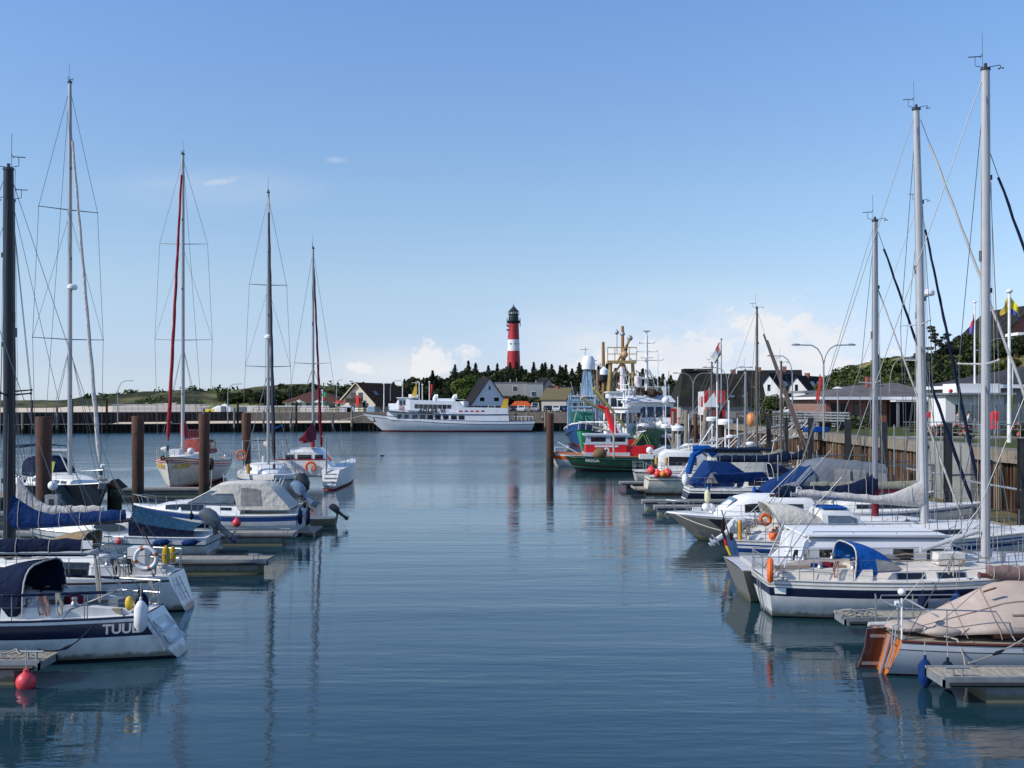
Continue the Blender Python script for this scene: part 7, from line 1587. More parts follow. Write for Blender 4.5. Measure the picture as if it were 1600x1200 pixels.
mb.build('stern_railing', whitep, B)
mb = MB(); mb.tube([(fx(797), 3.0, 3.8), (fx(792), 3.0, 2.4)], .06, 5); mb.tube([(fx(800), 2.9, 2.3), (fx(792), 2.9, 3.7)], .05, 5); mb.build('stair', ferryB, B)
mb = MB(); mb.tube([(fx(583), 2.35, 3.1), (fx(584.5), 2.45, 2.2)], .12, 6); mb.obox((fx(584), 2.5, 2.2), (.9, .1, .2)); mb.build('anchor', blkpl, B)
mb = MB(); mb.tube([(-.8, .9, 2.6), (-1.4, .9, 5.0)], .05, 5); mb.build('ensign_staff', varn, B)
line([(-31.5+.2, 216, 3.5), (-40.0, 222.5, 2.2)], 'long mooring line from the ferry bow to the wall ledge', ropeM, .05, .3)
# ================================================================= LIGHTHOUSE
LX, LYY = (802.5-800)/1600*470, 470.0
def lz(py): return 6-(py-630)/1600*470
o = root('lighthouse', 'tall red lighthouse with white band and dark lantern gallery above the pine trees', 'lighthouse', (LX, LYY, 0))
zb_ = 12.0; r0 = 3.55
def rr_(z): return 2.36+(r0-2.36)*((lz(503)-z)/(lz(503)-zb_))**1.15 if z < lz(503) else 2.36
for nm, za, zb2, m_ in (('lower_shaft', zb_, lz(548.5), lred), ('white_band', lz(548.5), lz(530.8), lwhite), ('upper_shaft', lz(530.8), lz(503), lred)):
    mb = MB(); mb.lathe([(rr_(za+(zb2-za)*i/6), za+(zb2-za)*i/6) for i in range(7)], seg=36); mb.build(nm, m_, o)
mb = MB(); z0 = lz(503)
mb.lathe([(2.36, z0-.9), (3.15, z0+.1), (3.25, z0+.4), (3.25, z0+.55), (2.45, z0+.55)], seg=32); mb.lathe([(2.25, z0+.5), (2.25, lz(491.5)), (2.6, lz(491.2)), (2.6, lz(490.6)), (2.0, lz(490.5))], seg=24)
for zz, rg in ((z0+.55, 3.2), (lz(490.6), 2.6)):
    for dz in (.5, 1.05): mb.torus((0, 0, zz+dz), rg, .045, 'z', 28, 4)
    for k in range(14): mb.tube([(rg*cos(k*.449), rg*sin(k*.449), zz), (rg*cos(k*.449), rg*sin(k*.449), zz+1.05)], .05, 4)
mb.build('gallery', ldark, o, ang=30)
mb = MB(); zl = lz(490.5); zt = lz(486.3)
mb.lathe([(1.75, zl), (1.75, zt)], seg=16); ln_ = mb.build('lantern_glass', mat('lantern glass', (.55, .6, .62), .08, spec=.8), o)
mb = MB()
for k in range(10): mb.tube([(1.8*cos(k*.628), 1.8*sin(k*.628), zl), (1.8*cos(k*.628), 1.8*sin(k*.628), zt)], .09, 4)
mb.lathe([(.5, zl), (.7, zl+.7), (.5, zt)], seg=8)
mb.build('glazing_bars', ldark, ln_)
mb = MB(); mb.lathe([(2.35, zt-.1), (2.4, zt+.1), (1.3, zt+1.1), (.7, zt+1.9), (.25, zt+2.2), (.3, zt+2.7), (.05, zt+2.9), (.05, zt+3.6), (.01, zt+3.7)], seg=16); mb.build('dome_roof', ldark, o)
mb = MB()
for z_, ks in ((lz(509.5), (3.3, 4.0, 4.9)), (lz(516), (3.2, 3.9, 4.8)), (lz(537.5), (4.2, 4.9, 5.7)), (lz(526), (3.5,)), (lz(560), (3.6,))):
    for a in ks: r = rr_(z_); mb.obox((r*cos(a), r*sin(a), z_), (.35, .5, .7), rz=a)
mb.build('slit_window', glassD, o)
mb = MB()
for z_ in (lz(509), lz(515.5)): mb.obox((-2.9, -.4, z_), (.7, .8, .7))
mb.obox((3.0, -.3, z0-1.1), (.35, .4, 2.2)); mb.obox((-3.0, -.3, z0-1.1), (.3, .4, 2.0)); mb.build('signal_lamps', ldark, o)

# ================================================================= BUILDINGS
def gable(name, label, cat, c, rz, w, l, ze, zr, wm, rm, z0=3.9, over=.35, windows=(), hip=0, chim=(), gm=None, basez=None):
    """gable front faces local -y; ridge along y; c = centre of the front wall"""
    o = root(name, label, cat, (c[0], c[1], z0), rz); h, r = ze-z0, zr-z0; a = w/2
    mb = MB(); mb.prism([(-a, 0, -.5), (a, 0, -.5), (a, 0, h), (0, 0, r-.05), (-a, 0, h)] if not hip else [(-a, 0, -.5), (a, 0, -.5), (a, 0, h), (-a, 0, h)], (0, l, 0)); wl = mb.build('wall', wm, o, smooth=False)
    sl_ = (r-h)/a; t = .22; A = a+over; zlow = h-over*sl_
    mb = MB()
    if hip:
        e = over
        P = [(-A, -e, h), (A, -e, h), (A, l+e, h), (-A, l+e, h)]; R = [(0, hip, r), (0, l-hip, r)]
        mb.add(P+R, [(0, 1, 4), (1, 2, 5, 4), (2, 3, 5), (3, 0, 4, 5), (0, 3, 2, 1)])
    else:
        for s in (-1, 1): mb.prism([(s*A, -over, zlow), (0, -over, r), (0, -over, r+t*1.3), (s*(A+.05), -over, zlow+t)], (0, l+2*over, 0))
    rf = mb.build('roof', rm, o, smooth=False)
    for cx, cyy, hh in chim: mb = MB(); mb.box(cx-.4, cx+.4, cyy-.35, cyy+.35, r-1.2, r+hh); mb.build('chimney', brick, rf, smooth=False)
    for wd_ in windows:
        f, x0_, x1_, z0_, z1_ = wd_[:5]; m_ = wd_[5] if len(wd_) > 5 else glassD
        mb = MB()
        if f == 'f': mb.box(x0_, x1_, -.03, .02, z0_, z1_); g = [(x0_-.12, x1_+.12, -.015, .01, z0_-.12, z1_+.12)]
        elif f == 'l': mb.box(-a-.03, -a+.02, x0_, x1_, z0_, z1_); g = [(-a-.015, -a+.01, x0_-.12, x1_+.12, z0_-.12, z1_+.12)]
        else: mb.box(a-.02, a+.03, x0_, x1_, z0_, z1_); g = [(a-.01, a+.015, x0_-.12, x1_+.12, z0_-.12, z1_+.12)]
        wo_ = mb.build('window', m_, o, smooth=False); mb = MB(); mb.box(*g[0]); mb.build('frame', gm or whitecl, wo_, smooth=False)
    return o, wl, rf
# wooden restaurant
c = W(553, 640, 244)
o, wl, rf = gable('restaurant', 'wooden harbour restaurant with pale gable, balcony and broad dark brown roof', 'building', (c[0]+.5, 246), radians(-28), 10.2, 15, 6.0, 10.7, wallY, roofD, 4.0, over=.7,
      windows=(('f', -1.9, -.3, 2.5, 4.6), ('f', .3, 1.7, 2.5, 4.6), ('f', -2.4, -.4, .9, 2.1), ('f', 1.6, 3.3, .9, 2.1), ('r', 2, 3.2, .6, 1.8), ('r', 6, 7.2, .6, 1.8)))
mb = MB(); mb.box(-2.6, 2.2, -1.2, 0, 2.1, 2.25); mb.box(-2.6, 2.2, -1.2, -1.1, 2.25, 3.2); mb.build('balcony', timberD, o, smooth=False)
mb = MB()
for s in (-1, 1): mb.slab([(s*5.9, -.75, 1.25), (0, -.75, 6.75), (0, -.75, 7.05), (s*5.9, -.75, 1.6)], .1)
mb.build('barge_board', wallY, o, smooth=False)
mb = MB(); mb.box(-.6, .3, -.05, 0, .0, 2.0); mb.build('door', whitecl, o, smooth=False)
mb = MB(); mb.slab([(3.4, 3, 3.95), (3.4, 4.2, 3.95), (2.4, 4.2, 4.9), (2.4, 3, 4.9)], .08); mb.build('skylight', glassB, rf, smooth=False)
mb = MB(); mb.obox((1.0, -1.3, 2.6), (.9, .1, 2.6)); mb.build('banner', flagR, o)
# deck fence & clutter by restaurant
def fence(label, p0, p1, z0, h, m, step=1.4, name='fence', solid=False):
    a, b = Vector((*p0, z0)), Vector((*p1, z0)); o = root(name, label, 'fence', tuple(a)); d = b-a; n = max(2, int(d.length/step)); mb = MB()
    for i in range(n+1): q = d*i/n; mb.tube([tuple(q), (q.x, q.y, q.z+h)], .05, 5)
    each(mb, 'post', m, o); mb = MB()
    for k in ((.5, 1) if not solid else (.15, .32, .49, .66, .83, 1)): mb.tube([(0, 0, h*k), (d.x, d.y, h*k)], .04 if not solid else .085, 5)
    mb.build('rails', m, o); return o
fence('dark railing along the restaurant terrace', (-42, 236), (-22, 232), 4.0, 1.2, timberD)
fence('pale low fence behind the cars of the kiosks', (-66, 246), (-44, 246), 4.0, 1.3, whitep, solid=True)
fence('dark railing on the wall beside the beach kiosks', (-58, 229.5), (-33, 229.5), 4.0, 1.0, timberD)
fence('grey low wall panel near the beach tents', (-92, 236), (-70, 236), 3.9, 1.8, galv, solid=True)
# beach bar with reddish roof and parasols
o, _, _ = gable('beach_bar', 'low beach bar with red brown roof behind the catamaran mast', 'building', (W(489, 620, 262)[0], 262), radians(-10), 15, 8, 6.4, 9.6, wallY, mat('red brown tiles', (.085, .038, .03), .8, var=.3), 4.0, over=.8, windows=(('f', -6, -3, .8, 2.2), ('f', -2, 1, .8, 2.2), ('f', 2, 6, .8, 2.2)), hip=3.5)
for px, lab in ((468, 'pale parasol at the beach bar beside the dark mast'), (498, 'pale parasol in front of the beach bar doorway')):
    x, y, z = W(px, 622, 252); o = root('parasol', lab, 'parasol', (x, y, 4)); mb = MB(); mb.cyl(0, 0, 0, 2.5, .04); mb.build('pole', whitep, o); mb = MB(); mb.lathe([(1.5, 2.2), (.05, 2.9), (.01, 2.95)], seg=8); mb.build('canopy', beigeC, o)
x, y, z = W(531, 628, 240); o = root('parasol', 'red parasol over the restaurant terrace tables', 'parasol', (x, y, 4)); mb = MB(); mb.cyl(0, 0, 0, 2.5, .04); mb.build('pole', whitep, o); mb = MB(); mb.lathe([(1.6, 2.1), (.05, 2.7), (.01, 2.75)], seg=8); mb.build('canopy', flagR, o)
# white beach tents, notice board, containers
for px, lab, s in ((341, 'white peaked beach tent beside the dune meadow', 1), (351, 'larger white peaked beach tent next to the grey bin', 1.25)):
    x, y, z = W(px, 640, 236); o = root('beach_tent', lab, 'tent', (x, y, 3.95)); mb = MB(); mb.rings([[(-1.4*s, -1.2*s, 0), (1.4*s, -1.2*s, 0), (1.4*s, 1.2*s, 0), (-1.4*s, 1.2*s, 0)], [(-1.3*s, -1.1*s, .8*s), (1.3*s, -1.1*s, .8*s), (1.3*s, 1.1*s, .8*s), (-1.3*s, 1.1*s, .8*s)], [(-.2, -.1, 1.5*s), (.2, -.1, 1.5*s), (.2, .1, 1.5*s), (-.2, .1, 1.5*s)]]); mb.build('canvas', whitep, o, smooth=False); mb = MB(); mb.tube([(0, 0, 1.4*s), (0, 0, 1.9*s)], .05, 5); mb.build('pole', galv, o)
x, y, z = W(328, 650, 226); o = root('notice_board', 'yellow notice board on the far harbour wall', 'sign', (x, 226, 3.3)); mb = MB(); mb.box(-.95, .95, -.05, .05, .2, 1.4); mb.build('panel', yelB, o, smooth=False); mb = MB(); mb.tube([(-.8, .1, -1.5), (-.8, .1, 1.4)], .06, 5); mb.tube([(.8, .1, -1.5), (.8, .1, 1.4)], .06, 5); mb.build('posts', galv, o); mb = MB(); mb.lathe([(.28, -.01), (.28, .01)], seg=12); mb.v = [(a, -.07+c*.5, .8+b) for a, b, c in mb.v]; mb.build('symbol', flagK, o)
for i, (px, w_, h_, lab, m_) in enumerate(((349.5, 1.0, 1.4, 'small grey bin beside the white tents', slateC), (379, 1.6, 1.3, 'grey covered crate on the far wall', slateC), (447, 5.0, 1.3, 'long grey green tarpaulin bale on the far quay', oliveC), (541, 2.4, 1.5, 'white container box left of the restaurant terrace', whitep), (548, 1.6, 1.2, 'second white container box by the terrace steps', whitep), (580, 1.6, 1.3, 'pale blue crate under the restaurant eaves', mat('pale blue crate', (.4, .55, .7), .6)))):
    x, y, z = W(px, 640, 233 if i > 2 else 232); o = root('storage_box', lab, 'box', (x, y, 3.95)); mb = MB(); mb.rings([[(-w_/2, -.6, 0), (w_/2, -.6, 0), (w_/2, .6, 0), (-w_/2, .6, 0)], [(-w_/2, -.6, h_*.85), (w_/2, -.6, h_*.85), (w_/2, .6, h_*.85), (-w_/2, .6, h_*.85)], [(-w_/2.3, -.5, h_), (w_/2.3, -.5, h_), (w_/2.3, .5, h_), (-w_/2.3, .5, h_)]]); mb.build('box_body', m_, o, smooth=False); mb = MB(); mb.box(-w_/2-.04, w_/2+.04, -.64, .64, h_*.8, h_*.84); mb.build('lid_band', galv, o, smooth=False)
# A frame white house
c = W(765, 636, 268); o, wl, rf = gable('gabled_house', 'white steep gabled house with three small windows behind the ferry', 'house', (c[0], 268), radians(14), 11.5, 13, 4.4, 12.6, wallW, roofK, 3.9, over=.4,
    windows=(('f', -2.6, -1.4, 2.6, 3.6), ('f', 1.2, 2.5, 2.6, 3.6), ('f', -.3, .3, 5.6, 6.7), ('f', -3.2, -1.6, .3, 1.0)), chim=((.6, 9, .6),))
mb = MB(); mb.box(-6.5, -5.2, 2, 9, 0, 2.6); mb.build('side_annex', wallW, o, smooth=False)
# flat roofed grey building
x, y, z = W(803, 640, 292); o = root('flat_roofed_building', 'pale grey flat roofed building with small square windows behind the white gabled house', 'building', (x, y, 3.9)); mb = MB(); mb.box(-5.8, 3.4, 0, 9, -.5, 7.9); mb.mt(1).box(3.4, 8.3, -.6, 8, -.5, 7.7)
wl = mb.build('wall', [wallBg, mat('cooler grey render', (.40, .42, .43), .8)], o, smooth=False); mb = MB(); mb.box(-5.9, 3.45, -.1, 9.1, 7.9, 8.1); mb.box(3.4, 8.4, -.7, 8.1, 7.7, 7.95); mb.cyl(-1, 4, 8, 9.0, .25); mb.cyl(.8, 4, 8, 9.4, .15); mb.cyl(6.5, 4, 7.8, 8.7, .3); mb.build('roof', concG, o, smooth=False)
for x0_, x1_, za, zb2 in ((-.3, .9, 5.6, 6.9), (5.0, 6.2, 4.2, 5.4)): mb = MB(); mb.box(x0_, x1_, -.68 if x0_ > 4 else -.06, .1, za, zb2); wn = mb.build('window', glassD, o, smooth=False); mb = MB(); q = -.64 if x0_ > 4 else -.03; mb.box(x0_-.15, x1_+.15, q, q+.03, za-.15, zb2+.15); mb.build('frame', whitecl, wn, smooth=False)
# thatched / slate houses
c = W(851, 640, 285); gable('thatched_house', 'thatched house with peaked dormer between the pines and the car park', 'house', (c[0]+1, 285), radians(-35), 8, 14, 5.2, 10.6, wallY, roofT, 3.9, chim=((0, 3, .8),))
c = W(858, 640, 292); gable('dormer_house', 'dark pointed roof rising just behind the thatched house', 'house', (c[0], 296), radians(20), 6.5, 6, 9.0, 13.2, wallBg, roofK, 3.9)
c = W(889, 640, 250); gable('mossy_roof_house', 'low house with pale mossy roof at the edge of the pine wood', 'house', (c[0]+1, 255), radians(60), 6, 7, 7.0, 9.6, wallBg, mat('mossy pale roof', (.13, .11, .065), .9, var=.3), 3.9, chim=((0, 4, .7),))
# car park canopy stripes, orange tent
x, y, z = W(814, 634, 250); o = root('market_tent', 'orange red hipped market tent roof behind the ferry funnel', 'tent', (x, 250, 3.9)); mb = MB(); mb.rings([[(-2.7, -1.8, 1.4), (2.7, -1.8, 1.4), (2.7, 1.8, 1.4), (-2.7, 1.8, 1.4)], [(-1.5, -.2, 2.6), (1.5, -.2, 2.6), (1.5, .2, 2.6), (-1.5, .2, 2.6)]]); mb.build('canopy', tentR, o, smooth=False); mb = MB()
for a_ in (-2.5, 2.5):
    for b_ in (-1.6, 1.6): mb.cyl(a_, b_, 0, 1.4, .06, seg=6)
mb.build('posts', whitep, o)
x, y, z = W(862, 634, 262); o = root('kiosk_awning', 'long bright yellow awning band above the car park', 'awning', (x, 262, 3.9)); mb = MB()
for a_, b_ in ((-7, -.8), (.4, 9)): mb.rings([[(a_, -.4, 1.65), (b_, -.4, 1.65), (b_, 1.6, 2.1), (a_, 1.6, 2.1)], [(a_, -.4, 2.25), (b_, -.4, 2.25), (b_, 1.6, 2.5), (a_, 1.6, 2.5)]])
mb.build('awning_band', yelB, o, smooth=False); mb = MB()
for k in range(8): mb.cyl(-6.5+k*2.1, .6, 0, 1.8, .05, seg=5)
mb.build('posts', galv, o); mb = MB(); mb.box(-7, 9, 1.5, 2.5, 0, 1.7); mb.build('kiosk_wall', wallBg, o, smooth=False)
# big dark roofed building
c = W(1131, 660, 170); o = root('boat_shed', 'very large building almost all dark mossy roof with small skylights behind the red truck', 'building', (c[0], 170, 3.6))
mb = MB(); mb.prism([(-7.2, 0, 0), (7.0, 0, 0), (7.0, 0, 2.2), (-7.2, 0, 2.2)], (0, 12, 0)); mb.build('wall', wallGr, o, smooth=False)
mb = MB(); mb.add([(-7.6, -.4, 2.0), (7.2, -.4, 2.0), (7.2, 12.4, 2.0), (-7.6, 12.4, 2.0), (-6.0, 4.5, 7.5), (7.2, 4.5, 7.4), (7.2, 8, 7.4), (-6.0, 8, 7.5), (-5.4, 5.0, 8.3), (-1.0, 5.0, 8.2), (-1.0, 7.5, 8.2), (-5.4, 7.5, 8.3)],
    [(0, 1, 5, 4), (1, 2, 6, 5), (2, 3, 7, 6), (3, 0, 4, 7), (4, 5, 6, 7), (4, 9, 10, 7), (0, 3, 2, 1)]); mb.box(-5.8, -1.0, 4.8, 7.8, 7.3, 8.3); rf = mb.build('roof', bigroof, o, smooth=False)
mb = MB(); mb.box(2.5, 3.3, 6, 6.7, 7.3, 8.2); mb.build('chimney', brick, rf, smooth=False); mb = MB()
for x_ in (-.6, 1.6, 3.6): mb.obox((x_, .95, 3.4), (.7, .5, .45), rx=.8)
mb.build('skylight', glassB, rf, smooth=False)
# red truck
x, y, z = W(1117, 640, 128); o = root('truck', 'red and white box lorry parked nose forward behind the triangle board', 'truck', (x, 128, 3.6), radians(-4))
mb = MB(); mb.box(-1.25, 1.25, .6, 7.5, .9, 3.9); mb.build('cargo_box', whitep, o, smooth=False); mb = MB(); mb.box(-1.28, 1.28, -.02, .62, 2.5, 4.0); mb.build('box_front', redp, o, smooth=False)
mb = MB(); mb.rings([[(-1.1, -1.3, .6), (1.1, -1.3, .6), (1.1, .55, .6), (-1.1, .55, .6)], [(-1.1, -1.3, 1.6), (1.1, -1.3, 1.6), (1.1, .55, 1.6), (-1.1, .55, 1.6)], [(-1.05, -.9, 2.5), (1.05, -.9, 2.5), (1.05, .5, 2.5), (-1.05, .5, 2.5)]]); cb_ = mb.build('cab', redp, o, smooth=False); mb = MB(); mb.slab([(-1.0, -1.31, 1.65), (1.0, -1.31, 1.65), (.95, -.95, 2.4), (-.95, -.95, 2.4)], .03); mb.build('windscreen', glassD, cb_)
mb = MB(); mb.obox((-1.29, 3.6, 2.6), (.03, 3.5, 1.3)); mb.build('side_lettering', redp, o)
for xx in (-1.0, 1.0):
    for yy in (-.6, 5.6): mb = MB(); mb.tube([(xx-.15, yy, .5), (xx+.15, yy, .5)], .5, 14); mb.build('wheel', blk, o)
def car(x, y, z0, rz, mt_, label, van=False, grp='cars parked on the harbour car park'):
    o = root('parked_van' if van else 'parked_car', label, 'van' if van else 'car', (x, y, z0), rz, grp)
    h = 2.1 if van else 1.42; mb = MB(); P = [(-.86, 2.1, .35), (-.86, 2.1, .85), (-.8, 1.9, .95)]
    prof = [(-2.1, .3), (-2.15, .75), (-1.3, .95), (-.75, h), (1.2, h), (1.9, .95 if not van else h*.95), (2.1, .85), (2.1, .3)]
    mb.rings([[(-.86, b, c) for b, c in prof], [(-.86 if True else 0, b, c) for b, c in prof], [(.86, b, c) for b, c in prof]]); mb.build('body', mt_, o, ang=30)
    mb = MB(); mb.slab([(-.72, -1.26, 1.0), (.72, -1.26, 1.0), (.66, -.80, h-.06), (-.66, -.80, h-.06)], .02); mb.build('windscreen', glassD, o)
    mb = MB()
    for s in (-1, 1): mb.prism([(s*.865, -1.05, .98), (s*.865, 1.45, .98), (s*.865, 1.1, h-.12), (s*.865, -.66, h-.12)], (s*.012, 0, 0))
    each(mb, 'side_window', glassD, o)
    for s in (-1, 1): mb = MB(); mb.sph((s*.6, -2.12, .66), .13, (1.2, .3, .7)); mb.build('headlight', whitecl, o)
    for s in (-.78, .78):
        for b in (-1.35, 1.35): mb = MB(); mb.tube([(s-.1, b, .32), (s+.1, b, .32)], .32, 12); mb.build('wheel', blk, o)
    return o
cl = [(735, 4, 'dark car farthest along behind the ferry upper deck'), (745, 2, 'black car behind the ferry bulwark'), (757, 3, 'blue car in front of the white gabled house'), (768, 1, 'silver car below the window of the white gabled house'), (777, 2, 'black estate car near the ferry funnel'), (803, 2, 'black car right below the orange tent'),
      (815.5, 0, 'white car parked beside the orange tent'), (836, 1, 'silver car with its bonnet towards the basin under the white van'), (857, 2, 'black car with white roof load between the yellow awnings'), (869, 0, 'white car behind the lone rusty pile'), (876, 2, 'black car next to the white one behind the lone rusty pile'), (890, 4, 'grey car beside the blue trawler mast'), (884, 3, 'dark blue car partly behind the grey one')]
for i, (px, ci, lab) in enumerate(cl):
    Yc = 238+(i % 3)*3; x = (px-800)/1600*Yc; car(x, Yc, hgt(x, Yc), radians(random.uniform(-12, 12)), carcols[ci], lab)
x = (836-800)/1600*248; car(x, 248, 4.0, 0, carcols[0], 'white high roofed van above the silver car', van=True)
# people on the ledge
def person(px, Yp, z0, label, top, bot, h=1.72, walk=.18, rz=0):
    x = (px-800)/1600*Yp; o = root('person', label, 'person', (x, Yp, z0), rz); s = h/1.75
    def sk(chains, name, m, sub=1):
        vs, es, rd = [], [], []; idx = {}
        for ch in chains:
            prev = None
            for p, r in ch:
                k = tuple(round(q, 3) for q in p)
                if k not in idx: idx[k] = len(vs); vs.append(tuple(q*s for q in p)); rd.append(r*s)
                if prev is not None: es.append((prev, idx[k]))
                prev = idx[k]
        me = bpy.data.meshes.new(name); me.from_pydata(vs, es, []); ob = bpy.data.objects.new(name, me); COL.objects.link(ob); ob.parent = o
        md = ob.modifiers.new('skin', 'SKIN'); 
        for i, r in enumerate(rd): me.skin_vertices[0].data[i].radius = (r, r)
        me.skin_vertices[0].data[0].use_root = True
        sb = ob.modifiers.new('sub', 'SUBSURF'); sb.levels = sub; sb.render_levels = sub; me.materials.append(m); return ob
    pel = ((0, 0, .95), .13)
    sk([[pel, ((0, 0, 1.2), .14), ((0, 0, 1.42), .13), ((0, 0, 1.52), .055), ((0, -.02, 1.62), .10), ((0, -.02, 1.74), .07)],
        [((0, 0, 1.42), .13), ((.2, 0, 1.4), .06), ((.25, -.05, 1.12), .045), ((.24, -.16, .88), .035)], [((0, 0, 1.42), .13), ((-.2, 0, 1.4), .06), ((-.25, .05, 1.12), .045), ((-.24, .1, .86), .035)],
        [pel, ((.1, 0, .88), .09), ((.1, -walk, .48), .065), ((.1, -walk*.7, .08), .045), ((.1, -walk*.7-.14, .03), .04)], [pel, ((-.1, 0, .88), .09), ((-.1, walk*.5, .48), .065), ((-.1, walk*1.6, .09), .045), ((-.1, walk*1.6-.12, .03), .04)]], 'body', skin)
    sk([[((0, 0, .98), .16), ((0, 0, 1.2), .165), ((0, 0, 1.42), .15)], [((0, 0, 1.42), .15), ((.2, 0, 1.41), .075), ((.25, -.05, 1.14), .06)], [((0, 0, 1.42), .15), ((-.2, 0, 1.41), .075), ((-.25, .05, 1.14), .06)]], 'shirt', top)
    sk([[((0, 0, .97), .15), ((.1, 0, .86), .105), ((.1, -walk, .48), .08), ((.1, -walk*.7, .12), .06)], [((0, 0, .97), .15), ((-.1, 0, .86), .105), ((-.1, walk*.5, .48), .08), ((-.1, walk*1.6, .13), .06)]], 'trousers', bot)
    mb = MB(); mb.sph((0, .01*s, 1.69*s), .112*s, (1, 1.05, .9)); mb.build('hair', mat('brown hair', (.06, .035, .02), .8), o); return o
person(848, 226, 1.76, 'person in a white shirt and dark trousers walking on the far ledge', clothW, clothD, rz=radians(60))
person(806, 218, 2.35, 'person in dark clothes standing on the aft deck of the ferry', clothD, clothD, rz=0, walk=.02)
person(503, 250, 4.0, 'person in red standing by the beach bar', flagR, clothD, rz=.5)
person(535, 238, 4.0, 'person in dark clothes on the restaurant terrace', clothD, clothD, rz=1.2)
person(1497, 82, 3.62, 'person in grey behind the glass screen of the quay kiosk', slateC, clothD, rz=2)
person(1514, 81, 3.62, 'person with pale top seated area side of the glass screen', clothW, clothD, rz=1)
# white village houses
for px, w_, rz, lab in ((1223, 7.6, -38, 'white house with dark slate roof standing close to the big dark roof'), (1266, 7.6, -38, 'white house with dark slate roof behind the twin armed lamp')):
    Yh = 186; x = (px-800)/1600*Yh
    o, _, rf = gable('gabled_house', lab, 'house', (x-2.5, Yh), radians(rz), w_, 12, 6.4, 11.2 if px < 1250 else 10.8, wallW, roofK, 3.6, over=.3, windows=(('f', -.3, .3, 4.6, 5.8, glassD), ('f', -2, -1, 1.2, 2.4), ('f', 1, 2, 1.2, 2.4)), chim=((0, 5, .8),))
    mb = MB()
    for y_ in (3, 6): mb.slab([(2.4, y_, 4.8), (2.4, y_+.9, 4.8), (1.3, y_+.9, 6.2), (1.3, y_, 6.2)], .35)
    mb.build('skylight', glassB, rf, smooth=False)
gable('slate_roof_house', 'dark ridge with chimney rising between the two white houses', 'house', (W(1250, 640, 205)[0], 205), radians(70), 9, 12, 8.5, 12.4, wallW, roofK, 3.6, chim=((0, 3, 1.0), (0, 8, .9)))
# brick clubhouse with hipped corrugated roof
x, y, z = W(1392, 655, 108)
o = root('clubhouse', 'long low red brick harbour clubhouse with grey corrugated hipped roof and porch', 'building', (W(1290, 640, 104)[0], 104, 3.6))
mb = MB(); mb.box(0, 6.2, 0, 12, 0, 3.0); mb.box(6.2, 11.8, 1.4, 12, 0, 3.0); mb.build('wall', brick, o, smooth=False)
mb = MB(); mb.add([(-.5, -.6, 3.0), (12.6, -.6, 3.0), (12.6, 12.5, 3.0), (-.5, 12.5, 3.0), (4.5, 6, 4.3), (9.5, 6, 4.6)], [(0, 1, 5, 4), (1, 2, 5), (2, 3, 4, 5), (3, 0, 4), (0, 3, 2, 1)]); mb.build('roof', roofG, o, smooth=False)
mb = MB(); mb.box(-.55, 12.65, -.68, -.6, 2.75, 3.05); mb.box(-.6, -.5, -.6, 12.5, 2.8, 3.05); mb.box(6.3, 12.5, -2.2, -.68, 2.55, 2.68); mb.build('fascia', whitecl, o, smooth=False)
for x_ in (.6, 1.6, 2.9, 4.2): mb = MB(); mb.box(x_, x_+.55, -.03, .02, .9, 2.3); wn = mb.build('window', glassD, o, smooth=False); mb = MB(); mb.box(x_-.08, x_+.63, -.015, .01, .82, 2.38); mb.build('frame', timberD, wn, smooth=False)
mb = MB(); mb.box(7.2, 11.6, 1.36, 1.4, .1, 2.4); mb.build('glass_front', glassD, o, smooth=False); mb = MB(); 
for x_ in (6.6, 9.4, 12.3): mb.box(x_-.12, x_+.12, -2.1, -1.9, 0, 2.55)
mb.build('porch_post', galv, o, smooth=False); mb = MB(); mb.box(5.6, 6.4, 4, 4.7, 3.9, 5.2); mb.build('chimney', brick, o, smooth=False)
mb = MB(); mb.box(3, 11, 14, 20, 0, 3.6); mb.mt(1).box(1, 12, 13.7, 20.3, 3.6, 3.85); tag(mb.build('annex_hall', [wallW, galv], smooth=False), 'flat roofed pale hall behind the brick clubhouse', 'building', None, (W(1300, 640, 104)[0], 104, 3.6))
# beige building (edge of frame)
o = root('beige_clad_building', 'grey beige clad building with dark hipped roof at the foot of the grassy slope', 'building', (W(1541, 655, 86)[0], 86, 3.6))
mb = MB(); mb.box(0, 30, 0, 12, 0, 4.0); mb.build('wall', wallGr, o, smooth=False); mb = MB(); mb.add([(-.9, -.9, 3.9), (31, -.9, 3.9), (31, 13, 3.9), (-.9, 13, 3.9), (8, 6, 6.1), (24, 6, 6.1)], [(0, 1, 5, 4), (1, 2, 5), (2, 3, 4, 5), (3, 0, 4), (0, 3, 2, 1)]); mb.build('roof', mat('dark grey tiles', (.05, .05, .055), .8, bump=1, bscale=5, stretch=(1, 1, 3), var=.25), o, smooth=False)
mb = MB(); mb.box(-.95, 31.05, -1.0, -.9, 3.65, 3.95); mb.box(-1.0, -.9, -.9, 13, 3.65, 3.95); mb.build('fascia', whitecl, o, smooth=False)
for x_ in (.5, 2.0, 2.9, 5, 6.2, 9): mb = MB(); mb.box(x_, x_+.3, -.03, .02, 1.9, 2.9); mb.build('window', glassD, o, smooth=False)
